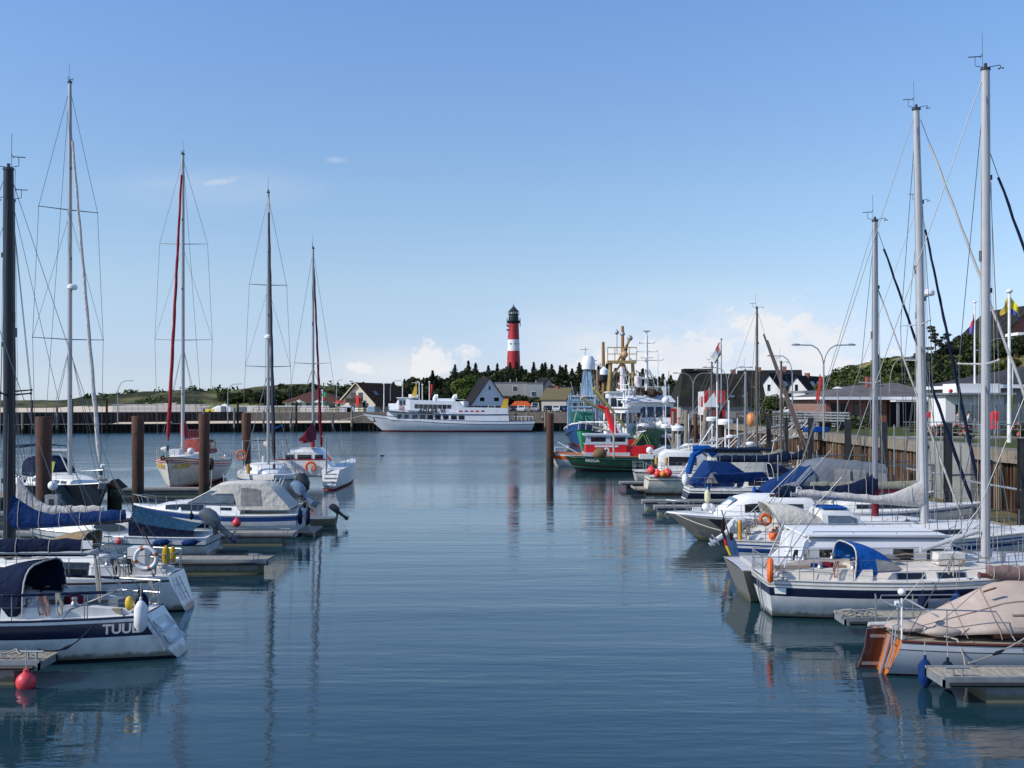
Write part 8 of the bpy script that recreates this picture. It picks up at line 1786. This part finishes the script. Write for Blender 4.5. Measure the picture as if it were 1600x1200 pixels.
# kiosk with glass screens
o = root('snack_kiosk', 'white topped snack kiosk with glass wind screens between the masts and the beige building', 'kiosk', (W(1482, 655, 83)[0], 83, 3.6))
mb = MB(); mb.box(.4, 5.2, 1.5, 4.5, 0, 3.1); mb.build('cabin_body', wallW, o, smooth=False); mb = MB(); mb.box(0, 5.5, 0, 4.6, 3.1, 3.25); mb.mt(1).box(.8, 4.4, .4, 3, 3.25, 4.0); mb.build('roof', [galv, whitecl], o, smooth=False); mb = MB(); mb.sph((.4, .5, 3.4), .17); mb.build('red_lamp', redp, o)
for k in range(7): mb = MB(); mb.box(k*.95, k*.95+.86, -2.0, -1.97, .1, 2.3); pn = mb.build('glass_screen', mat('screen glass', (.16, .19, .2), .05, alpha=.55), o, smooth=False); mb = MB(); mb.box(k*.95-.05, k*.95, -2.03, -1.94, 0, 2.4); mb.build('frame', galv, pn, smooth=False)
mb = MB(); mb.box(1.2, 2.0, 1.47, 1.5, .9, 2.3); mb.box(2.6, 4.0, 1.47, 1.5, 1, 2.2); mb.build('window', glassD, o, smooth=False)
# terrace furniture
o = root('red_sunshade', 'folded bright red market umbrella cover on the clubhouse terrace', 'parasol', (W(1464, 650, 88)[0], 88, 3.6)); mb = MB(); mb.slab([(-1.2, 0, 1.2), (.8, 0, 1.0), (1.0, 0, 2.0), (-.9, 0, 1.6)], .3); mb.build('cloth', mat('bright red cloth', (.75, .03, .05), .8), o); mb = MB(); mb.cyl(.8, .1, 0, 2.0, .04); mb.build('pole', whitep, o)
o = root('red_letter_box', 'upright red cylindrical post with a pale top between the terrace tables', 'bollard post', (W(1554, 660, 76)[0], 76, 3.6)); mb = MB(); mb.cyl(0, 0, 0, 1.0, .06); mb.build('post', galv, o); mb = MB(); mb.rings([[(-.2, -.2, .5), (.2, -.2, .5), (.2, .2, .5), (-.2, .2, .5)], [(-.2, -.2, 1.7), (.2, -.2, 1.7), (.2, .2, 1.7), (-.2, .2, 1.7)], [(-.14, -.15, 1.8), (.14, -.15, 1.8), (.14, .15, 1.8), (-.14, .15, 1.8)]]); mb.build('box_body', mat('bright red cloth', (.75, .03, .05)), o, smooth=False)
def table(px, Yt, label):
    x = (px-800)/1600*Yt; o = root('terrace_table', label, 'table', (x, Yt, 3.62), random.uniform(-.3, .3), 'terrace tables and chairs on the quay'); mb = MB(); mb.box(-.6, .6, -.35, .35, .7, .74); mb.build('tabletop', galv, o, smooth=False)
    for a_ in (-.5, .5):
        for b_ in (-.28, .28): mb = MB(); mb.cyl(a_, b_, 0, .7, .02, seg=5); mb.build('leg', galv, o)
def chair(px, Yt, label, m_=blkpl):
    x = (px-800)/1600*Yt; o = root('terrace_chair', label, 'chair', (x, Yt, 3.62), random.uniform(-3, 3), 'terrace tables and chairs on the quay'); mb = MB(); mb.box(-.23, .23, -.23, .23, .43, .47); mb.build('seat', m_, o, smooth=False); mb = MB(); mb.box(-.23, .23, .2, .24, .47, .9); mb.build('backrest', m_, o, smooth=False)
    for a_ in (-.2, .2):
        for b_ in (-.2, .2): mb = MB(); mb.cyl(a_, b_, 0, .43, .015, seg=5); mb.build('leg', m_, o)
for i, (px, lab) in enumerate(((1545, 'terrace table closest to the red post'), (1565, 'terrace table behind the flagpole'), (1585, 'terrace table by the beige wall'))): table(px, 78, lab)
for px, lab, m_ in ((1541, 'white chair before the beige wall', whitep), (1551, 'dark chair beside the red post', blkpl), (1561, 'dark chair next to the flagpole foot', blkpl), (1571, 'grey chair just past the flagpole', galv), (1581, 'white chair past the flagpole', whitep), (1592, 'dark chair at the outermost terrace table', blkpl)): chair(px, 77, lab, m_)
# bollard, bent rail on quay
o = root('bollard', 'rusty iron mooring bollard on the grass edge of the quay', 'bollard', (26.5, (26.5)*1600/(1514-800), 3.6)); mb = MB(); mb.lathe([(.3, 0), (.24, .1), (.22, .4), (.34, .5), (.34, .58), (.01, .62)], seg=14); mb.build('casting', rust, o)
o = root('bent_handrail', 'rusty bent ladder handrail above the capping stones', 'handrail', (25.8, 51, 3.6)); mb = MB(); mb.tube([(0, 1.2, 0), (0, .9, .5), (0, -.6, .95), (0, -.7, .1)], .03, 6); mb.build('rail_tube', rust, o)
# hydrangea beds
def shrub(name, label, cat, loc, rad, n, leaf, lm, stem=True, blooms=None, seed=0, group=None, flat=.8, clump=None, lsz=1.0):
    r = np.random.default_rng(seed+5); o = root(name, label, cat, loc, 0, group)
    N_ = n; k = clump or max(5, int(N_/60)); cc = r.normal(size=(k, 3)); cc /= np.linalg.norm(cc, axis=1)[:, None]; cc *= rad*(.35+.5*r.random((k, 1))); cc[:, 2] = abs(cc[:, 2])*flat+rad*.12
    ci = r.integers(0, k, N_); d = r.normal(size=(N_, 3)); d /= np.linalg.norm(d, axis=1)[:, None]; p = cc[ci]+d*(rad*.42*(.6+.4*r.random((N_, 1)))); p[:, 2] = np.maximum(p[:, 2], .02)
    a = r.normal(size=(N_, 3)); a /= np.linalg.norm(a, axis=1)[:, None]; b = np.cross(a, r.normal(size=(N_, 3))); b /= np.linalg.norm(b, axis=1)[:, None]; s = leaf*(.6+.8*r.random((N_, 1)))
    V_ = np.stack([p+a*s, p+b*s*.55, p-a*s, p-b*s*.55], 1).reshape(-1, 3); me = bpy.data.meshes.new('foliage'); me.from_pydata(V_.tolist(), [], [(4*i, 4*i+1, 4*i+2, 4*i+3) for i in range(N_)]); me.materials.append(lm)
    f = bpy.data.objects.new('foliage', me); COL.objects.link(f); f.parent = o
    if stem:
        mb = MB()
        for q in cc[:7]: mb.tube([(0, 0, -.2), (q[0]*.4, q[1]*.4, q[2]*.5), tuple(q)], [rad*.05, rad*.035, rad*.01], 5)
        mb.build('stem', bark, o)
    if blooms:
        mb = MB()
        for i in range(blooms): q = cc[i % k]+r.normal(size=3)*rad*.1; q = q*1.25; mb.sph((q[0], q[1]-.1, max(.2, q[2])), rad*.13, seg=7, rn=5)
        mb.build('blooms', hydr, o)
    return o
for i, (px, Yp, rd, lab) in enumerate(((1462, 74.5, .75, 'hydrangea bush by the gate end of the railing'), (1476, 74.5, .9, 'hydrangea bush full of pink blooms behind the navy forestay'), (1492, 74, 1.0, 'largest pink hydrangea bush between the two tall masts'), (1505, 74.5, .8, 'hydrangea bush close to the tallest mast'), (1590, 72.5, 1.0, 'pink hydrangea bush in front of the beige building'), (1430, 86, .7, 'small green bush on the lawn'))):
    shrub('hydrangea_bush', lab, 'bush', ((px-800)/1600*Yp, Yp, 3.6), rd, 900, .10, darkShr, blooms=0 if i == 5 else 22, seed=i)
# shrubs along the quay hedge
for i, (px, Yp, rd, lab, lm_) in enumerate(((1195, 118, 1.6, 'grey green bush below the white house gable', shrubL), (1212, 116, 1.5, 'dark bush beside the arc lamp foot', darkShr), (1232, 112, 1.4, 'low bush behind the trailers', darkShr), (1254, 108, 1.4, 'bushy shrub by the grey fence', darkShr), (1330, 98, 1.3, 'low hedge bush before the brick wall', darkShr), (1350, 97, 1.2, 'rounded bush before the brick wall', shrubL), (1310, 99, 1.2, 'leafy bush under the clubhouse windows', darkShr))):
    shrub('quay_bush', lab, 'bush', ((px-800)/1600*Yp, Yp, 3.6), rd, 1200, .17, lm_, seed=20+i)
fence('grey slatted fence along the trailer park', (27.0, 106), (31.0, 94), 3.6, 1.5, galv, solid=True); fence('timber fence behind the gangway head', (25.9, 118), (26.3, 96), 3.6, 1.3, timberD, step=1)
# boat trailers
for i, (px, Yp, lab) in enumerate(((1290, 92, 'grey boat trailer parked on the quay'), (1316, 90, 'second trailer with a red frame on the quay'))):
    o = root('boat_trailer', lab, 'trailer', ((px-800)/1600*Yp, Yp, 3.6), .3, 'trailers on the quay'); mb = MB(); mb.tube([(-2.2, -.7, .7), (1.6, -.7, .7), (2.6, 0, .65)], .07, 6); mb.tube([(-2.2, .7, .7), (1.6, .7, .7), (2.6, 0, .65)], .07, 6); mb.tube([(-1.8, -.8, .75), (-1.8, .8, .75)], .08, 6); mb.build('frame', rust if i else galv, o)
    for s in (-1, 1): mb = MB(); mb.tube([(-.9, s*.95-.1, .42), (-.9, s*.95+.1, .42)], .42, 14); mb.build('wheel', blk, o)
b_ = root('covered_dinghy', 'blue upturned dinghy lying on the quay lawn', 'dinghy', ((1273-800)/1600*84, 84, 3.62), .4); mb = MB(); mb.rings([[(x_, wq*cos(a), .02+.5*abs(sin(a))*(1-abs(x_)*.2)) for a in [pi*k/8 for k in range(9)]] for x_, wq in ((-1.4, .55), (-.7, .7), (.4, .65), (1.2, .3), (1.5, .05))], closed=False); mb.build('hull', blueC, b_)
# house on the hill
xh, yh = W(1612, 520, 190)[0], 190; o, wl, rf = gable('hilltop_house', 'brick house with huge dark steep roof on top of the grassy slope', 'house', (xh, yh), radians(8), 13, 14, 18.0, 24.0, brick, bigroof, 15.5, over=.6, windows=(('f', -3, -1.2, 1.2, 2.6), ('f', 1, 2.6, 1.2, 2.6), ('l', 3, 5, 1.3, 2.6)))
ax = (1592-800)/1600*176; az = hgt(ax, 176); mb = MB(); mb.box(0, 9, 0, 4, -1, 3.2); mb.mt(1).box(-.3, 9.3, -.3, 4.3, 3.2, 3.7); mb.mt(2).box(1.2, 3.0, -.04, 0, .9, 2.6); mb.box(3.4, 5.2, -.04, 0, .9, 2.6); mb.mt(1)
for q in (1.15, 1.75, 2.35, 2.95, 3.4, 4.0, 4.6, 5.15): mb.box(q, q+.08, -.07, -.045, .9, 2.6)
tag(mb.build('brick_extension', [brick, whitecl, glassD], smooth=False), 'flat roofed brick extension with white window frames on the slope', 'building', None, (ax, 176, az))
gx_ = (1516-800)/1600*182; gz = hgt(gx_, 182); o = root('garden_pavilion', 'round glazed garden pavilion with green roof on the hill edge', 'pavilion', (gx_, 182, gz-.3)); mb = MB(); mb.cyl(0, 0, 0, 2.2, 1.6, seg=12); mb.build('glass_wall', mat('pavilion glass', (.35, .42, .42), .1), o); mb = MB(); mb.lathe([(1.8, 2.2), (1.8, 2.35), (.1, 2.9), (.01, 2.95)], seg=12); mb.build('roof', mat('patina green', (.10, .22, .17), .7), o)
mb = MB()
for k in range(12): mb.tube([(1.62*cos(k*.5236), 1.62*sin(k*.5236), 0), (1.62*cos(k*.5236), 1.62*sin(k*.5236), 2.2)], .06, 4)
mb.build('frame', galv, o)

# ================================================================= TREES
def conifer_mesh(seed, H=14, R=2.6, n=5200, ragged=.35, base=.05):
    r = np.random.default_rng(seed); nb = 95; P = []; tips = []
    for b in range(nb):
        f = base+(1-base)*(b/nb)**.9; z = H*f; L = R*(1-f)**1.05*(1-ragged+ragged*2*r.random()); L = max(L, .2); az = b*2.39996+r.random()*.8; up_ = r.uniform(-.1, .5)
        m = int(n/nb*(.35+1.3*(1-f)))
        t = r.random(m)**.7*L; w_ = (.22+.45*(1-t/L))*(1-f*.6)
        x = cos(az)*t+r.normal(size=m)*w_*.42; y = sin(az)*t+r.normal(size=m)*w_*.42; zz = z+t*up_-.05*t**2+r.normal(size=m)*.15
        P.append(np.stack([x, y, zz], 1)); tips.append(((0, 0, z), (cos(az)*L*.8, sin(az)*L*.8, z+L*.8*up_)))
    P.append(np.stack([r.normal(size=60)*.1, r.normal(size=60)*.1, H*(.93+.09*r.random(60))], 1))
    P = np.concatenate(P); N_ = len(P); a = r.normal(size=(N_, 3)); a[:, 2] *= .5; a /= np.linalg.norm(a, axis=1)[:, None]; b = np.cross(a, r.normal(size=(N_, 3))); b /= np.linalg.norm(b, axis=1)[:, None]; s = .27*(.6+.8*r.random((N_, 1)))
    V_ = np.stack([P+a*s, P+b*s*.4, P-a*s, P-b*s*.4], 1).reshape(-1, 3); me = bpy.data.meshes.new('crown'); me.from_pydata(V_.tolist(), [], [(4*i, 4*i+1, 4*i+2, 4*i+3) for i in range(N_)]); me.materials.append(conifL)
    mb = MB(); mb.tube([(0, 0, -.5), (0, 0, H*.5), (0, 0, H*.98)], [.28, .17, .03], 7)
    for p, q in tips[::2]: mb.tube([p, q], [.06, .015], 4)
    tr = bpy.data.meshes.new('trunk'); tr.from_pydata(mb.v, [], mb.f); tr.materials.append(bark); return me, tr
def broad_mesh(seed, H=10, R=4, n=5000, lm=decidL, leaf=.28):
    r = np.random.default_rng(seed); k = 34; d = r.normal(size=(k, 3)); d /= np.linalg.norm(d, axis=1)[:, None]; cc = d*np.array([R, R, H*.38])*(.35+.55*r.random((k, 1)))+np.array([0, 0, H*.55])
    ci = r.integers(0, k, n); e = r.normal(size=(n, 3)); e /= np.linalg.norm(e, axis=1)[:, None]; p = cc[ci]+e*(R*.30*(.65+.35*r.random((n, 1)))*np.array([1, 1, .8]))
    a = r.normal(size=(n, 3)); a /= np.linalg.norm(a, axis=1)[:, None]; b = np.cross(a, r.normal(size=(n, 3))); b /= np.linalg.norm(b, axis=1)[:, None]; s = leaf*(.6+.8*r.random((n, 1)))
    V_ = np.stack([p+a*s, p+b*s*.55, p-a*s, p-b*s*.55], 1).reshape(-1, 3); me = bpy.data.meshes.new('crown'); me.from_pydata(V_.tolist(), [], [(4*i, 4*i+1, 4*i+2, 4*i+3) for i in range(n)]); me.materials.append(lm)
    mb = MB(); mb.tube([(0, 0, -.5), (0, 0, H*.35), (0, 0, H*.6)], [.3, .2, .1], 7)
    for q in cc[::2]: mb.tube([(0, 0, H*.25), tuple(q*.6+np.array([0, 0, H*.15])), tuple(q)], [.12, .07, .02], 4)
    tr = bpy.data.meshes.new('trunk'); tr.from_pydata(mb.v, [], mb.f); tr.materials.append(bark); return me, tr
CM = [conifer_mesh(s, R=r_) for s, r_ in ((1, 4.6), (2, 5.6), (3, 5.0), (4, 6.2), (5, 3.6))]
BM = [broad_mesh(s) for s in (11, 12, 13)]
BD = [broad_mesh(s, H=10, R=4.4, lm=darkShr, leaf=.33) for s in (21, 22)]
def tree(x, y, z, H, meshes, H0, label, name='pine_tree', group=None, cat='tree', wscale=1.0, rz=None):
    o = root(name, label, cat, (x, y, z), random.uniform(0, 6.28), group); s = H/H0; o.scale = (s*wscale, s*wscale, s)
    for me, nm in zip(meshes, ('crown', 'trunk')): c = bpy.data.objects.new(nm, me); COL.objects.link(c); c.parent = o
    return o
# skyline of the wood: (px, top py)
sky_pts0 = [(598, 601), (615, 597), (632, 592), (649, 585), (662, 590), (676, 579), (686, 583), (698, 590), (711, 570), (723, 575), (732, 564), (743, 567), (756, 580), (763, 571), (777, 568), (787, 575), (797, 566), (807, 565), (815, 572), (822, 577), (834, 566), (847, 568), (852, 566), (862, 569), (875, 571), (884, 570), (894, 576), (905, 566), (914, 563), (926, 567), (935, 572), (949, 566), (962, 575), (976, 570), (990, 580), (1004, 576), (1022, 582), (1036, 584), (1048, 586), (1060, 590)]
sky_pts = sky_pts0
GT = 'dark pines of the wood around the lighthouse'
for i, (px, py) in enumerate(sky_pts):
    Yt = random.uniform(325, 350) if not (790 < px < 815) else 360; x = (px-800)/1600*Yt; zt_ = 6-(py-630)/1600*Yt; z = hgt(x, Yt)
    lab = 'tall dark pine making the jagged skyline of the wood' if py < 577 else 'shorter dark pine in the skyline of the wood'
    rd_ = py > 574 and i % 3 == 0; tree(x, Yt, z, zt_-z, BD[i % 2] if rd_ else CM[i % 5], 10 if rd_ else 14.2, lab, group=GT, wscale=1.0 if rd_ else (1.2 if py < 572 else 1.5))
for i in range(58):
    px = 598+i*8.1; Yt = random.uniform(305, 322) if not 735 < px < 830 else random.uniform(312, 322); py = np.interp(px, [p for p, _ in sky_pts], [q for _, q in sky_pts])+random.uniform(10, 20); x = (px-800)/1600*Yt; z = hgt(x, Yt); zt_ = 6-(py-630)/1600*Yt
    tree(x, Yt, z, max(4, zt_-z), (CM[(i*3) % 5] if i % 3 else BD[i % 2]), 14.2 if i % 3 else 10, 'bushy dark evergreen filling the lower part of the wood', 'evergreen_tree', 'bushy evergreens of the wood below the skyline', wscale=1.4)
for px, py, Yt, wd_, lab in ((737, 578, 285, 1.25, 'light olive green tree beside the white gabled house'), (729, 600, 281, 1.0, 'lower light green tree touching the white gabled house'), (1040, 602, 250, 1.0, 'grey green broadleaf tree behind the white ship wheelhouse')):
    x = (px-800)/1600*Yt; z = hgt(x, Yt); zt_ = 6-(py-630)/1600*Yt; me, tr = broad_mesh(31+px, lm=brightL if px < 1000 else shrubL, leaf=.3); tree(x, Yt, z, zt_-z, (me, tr), 10, lab, 'broadleaf_tree', wscale=wd_)
for i, (px, py, Yt) in enumerate(((838, 616, 262), (850, 619, 258), (862, 612, 262), (874, 616, 260), (812, 612, 278), (800, 614, 280), (884, 620, 256), (1210, 612, 165), (1196, 616, 168), (1290, 624, 165))):
    x = (px-800)/1600*Yt; z = hgt(x, Yt); zt_ = 6-(py-630)/1600*Yt; tree(x, Yt, z, max(2, zt_-z), BM[i % 3] if i % 2 else BD[i % 2], 10, 'rounded dark garden bush among the houses beyond the car park' if i < 7 else 'rounded bush beside the white slate roofed houses', 'garden_bush', 'garden bushes among the houses' , 'bush', wscale=1.4)
for i in range(46):
    px = 606+i*10.1; Yt = random.uniform(326, 345) if not 780 < px < 825 else 352; py = np.interp(px, [p for p, _ in sky_pts], [q for _, q in sky_pts])+random.uniform(2, 7); x = (px-800)/1600*Yt; z = hgt(x, Yt); zt_ = 6-(py-630)/1600*Yt
    tree(x, Yt, z, zt_-z, BD[i % 2] if i % 3 else CM[i % 5], 10 if i % 3 else 14.2, 'round crowned dark tree closing the gaps between the pines', 'evergreen_tree', 'round dark trees between the pines', wscale=1.0 if i % 3 else 1.6)
# dune wood on the left, behind the beach bar
for i in range(30):
    px = 345+i*8.6; Yt = random.uniform(385, 425); top = np.interp(px, [322, 370, 400, 440, 480, 520, 560, 610], [613, 609, 606, 603, 601, 604, 603, 604])+random.uniform(0, 8); x = (px-800)/1600*Yt; z = hgt(x, Yt)-1; zt_ = 6-(top-630)/1600*Yt
    tree(x, Yt, z, max(3, zt_-z), BD[i % 2] if i % 4 else BM[i % 3], 10, 'low wind shaped tree of the dune thicket behind the beach bar', 'dune_tree', 'wind shaped trees of the dune thicket', wscale=1.5)
# hill shrubs and trees (right)
hs_ = [(1300, 585, 150), (1318, 572, 152), (1332, 566, 155), (1346, 560, 150), (1362, 556, 158), (1376, 553, 152), (1390, 552, 160), (1403, 549, 155), (1414, 546, 162), (1320, 588, 140), (1345, 584, 138), (1370, 580, 140), (1395, 582, 142), (1418, 575, 145), (1431, 560, 150), (1306, 598, 134), (1312, 580, 158), (1326, 574, 160), (1340, 568, 162), (1355, 561, 164), (1370, 556, 166), (1384, 553, 168), (1398, 550, 168), (1410, 548, 168), (1385, 566, 148), (1352, 572, 146), (1330, 584, 148), (1334, 597, 132), (1358, 598, 132)]
for i, (px, py, Yt) in enumerate(hs_):
    x = (px-800)/1600*Yt; z = hgt(x, Yt)-.3; zt_ = 6-(py-630)/1600*Yt; tree(x, Yt, z, max(2, zt_-z), BM[i % 3] if i % 2 else BD[i % 2], 10, 'grey green willow like tree along the foot of the slope' if i < 9 else 'dark bush in the thicket behind the brick clubhouse', 'willow_tree' if i < 9 else 'hill_bush', 'willow like trees behind the clubhouse' if i < 9 else 'dark bushes behind the clubhouse', wscale=1.3)
hs2 = [(1424, 566, 150), (1436, 572, 152), (1448, 578, 150), (1460, 584, 146), (1415, 590, 138), (1432, 596, 136), (1502, 556, 168), (1496, 572, 156), (1530, 566, 158), (1556, 560, 160), (1582, 556, 160), (1570, 575, 150), (1545, 585, 146), (1446, 545, 172), (1458, 539, 176), (1470, 536, 178), (1482, 533, 180), (1492, 531, 182), (1438, 556, 168), (1452, 556, 166), (1466, 553, 168), (1480, 550, 170), (1504, 522, 186), (1514, 516, 190), (1524, 518, 188), (1534, 521, 186), (1548, 527, 184), (1560, 527, 180), (1574, 524, 178), (1590, 520, 174)]
for i, (px, py, Yt) in enumerate(hs2):
    x = (px-800)/1600*Yt; z = hgt(x, Yt)-.5; zt_ = 6-(py-630)/1600*Yt; tree(x, Yt, z, max(1.5, zt_-z), BD[i % 2] if i % 3 else BM[i % 3], 10, 'dark bush growing along the crest of the grassy slope', 'hill_bush', 'dark bushes on the crest of the slope', wscale=1.2)
for px, py, lab in ((1462, 511, 'wind bent open crowned pine on the crest of the slope'), (1477, 523, 'smaller pine beside the wind bent one on the crest')):
    Yt = 178; x = (px-800)/1600*Yt; z = hgt(x, Yt); zt_ = 6-(py-630)/1600*Yt; r = np.random.default_rng(px); H = zt_-z; o = root('wind_bent_pine', lab, 'tree', (x, Yt, z)); k = 16; cc = np.stack([r.uniform(-1.6, 1.6, k), r.uniform(-1.2, 1.2, k), np.linspace(.25, 1.0, k)*H], 1); cc[:, 0] *= (1.15-cc[:, 2]/H*.8); n = 2600
    ci = r.integers(0, k, n); e = r.normal(size=(n, 3)); e /= np.linalg.norm(e, axis=1)[:, None]; p = cc[ci]+e*(.62*(.5+.5*r.random((n, 1)))*np.array([1.3, 1, .5])); a = r.normal(size=(n, 3)); a /= np.linalg.norm(a, axis=1)[:, None]; b = np.cross(a, r.normal(size=(n, 3))); b /= np.linalg.norm(b, axis=1)[:, None]; s = .17
    V_ = np.stack([p+a*s, p+b*s*.5, p-a*s, p-b*s*.5], 1).reshape(-1, 3); me = bpy.data.meshes.new('crown'); me.from_pydata(V_.tolist(), [], [(4*i, 4*i+1, 4*i+2, 4*i+3) for i in range(n)]); me.materials.append(conifL); c = bpy.data.objects.new('crown', me); COL.objects.link(c); c.parent = o
    mb = MB(); mb.tube([(0, 0, -.5), (.1, 0, H*.5), (-.1, 0, H*.95)], [.2, .13, .03], 6)
    for q in cc: mb.tube([(0, 0, q[2]*.8), tuple(q)], [.06, .02], 4)
    mb.build('trunk', bark, o)
# dune grass tufts over the hill and dunes
r = np.random.default_rng(3); T = []
for _ in range(9000):
    x = r.uniform(62, 118); y = r.uniform(128, 200)
    if x/y > .56 or x/y < .36 or x-(y-160)*.25 < 52: continue
    q = mn.noise((x*.09, y*.09, 4));
    if q < -.12 or (x > 100): continue
    T.append((x, y, hgt(x, y), 1.0))
vs, fs = [], []
for x, y, z, s in T:
    for k in range(4):
        a = r.uniform(0, 6.28); h = r.uniform(.2, .5)*s; w_ = .07; dx, dy = cos(a), sin(a); l = r.uniform(.1, .35); n0 = len(vs)
        vs += [(x+dy*w_, y-dx*w_, z-.05), (x-dy*w_, y+dx*w_, z-.05), (x+dx*l, y+dy*l, z+h)]; fs.append((n0, n0+1, n0+2))
me = bpy.data.meshes.new('dune_grass'); me.from_pydata(vs, [], fs); me.materials.append(grassL); o = bpy.data.objects.new('dune_grass', me); COL.objects.link(o); o['kind'] = 'stuff'
vs, fs = [], []
for _ in range(200):
    x = r.uniform(-210, -60); y = r.uniform(392, 440); px = 800+x/y*1600
    if not 100 < px < 560 or mn.noise((x*.04, y*.04, 9)) < -.05: continue
    z = hgt(x, y); s_ = r.uniform(.6, 2.0)
    for k in range(14):
        c = r.normal(size=3)*s_*np.array([1, 1, .4]); a = r.normal(size=3)*.45; b = r.normal(size=3)*.45; n0 = len(vs); q = np.array([x, y, z+s_*.25])+c
        vs += [tuple(q+a), tuple(q+b), tuple(q-a), tuple(q-b)]; fs.append((n0, n0+1, n0+2, n0+3))
me = bpy.data.meshes.new('dune_scrub'); me.from_pydata(vs, [], fs); me.materials.append(decidL); o = bpy.data.objects.new('dune_scrub', me); COL.objects.link(o); o['kind'] = 'stuff'
# anything that did not get a category is the setting
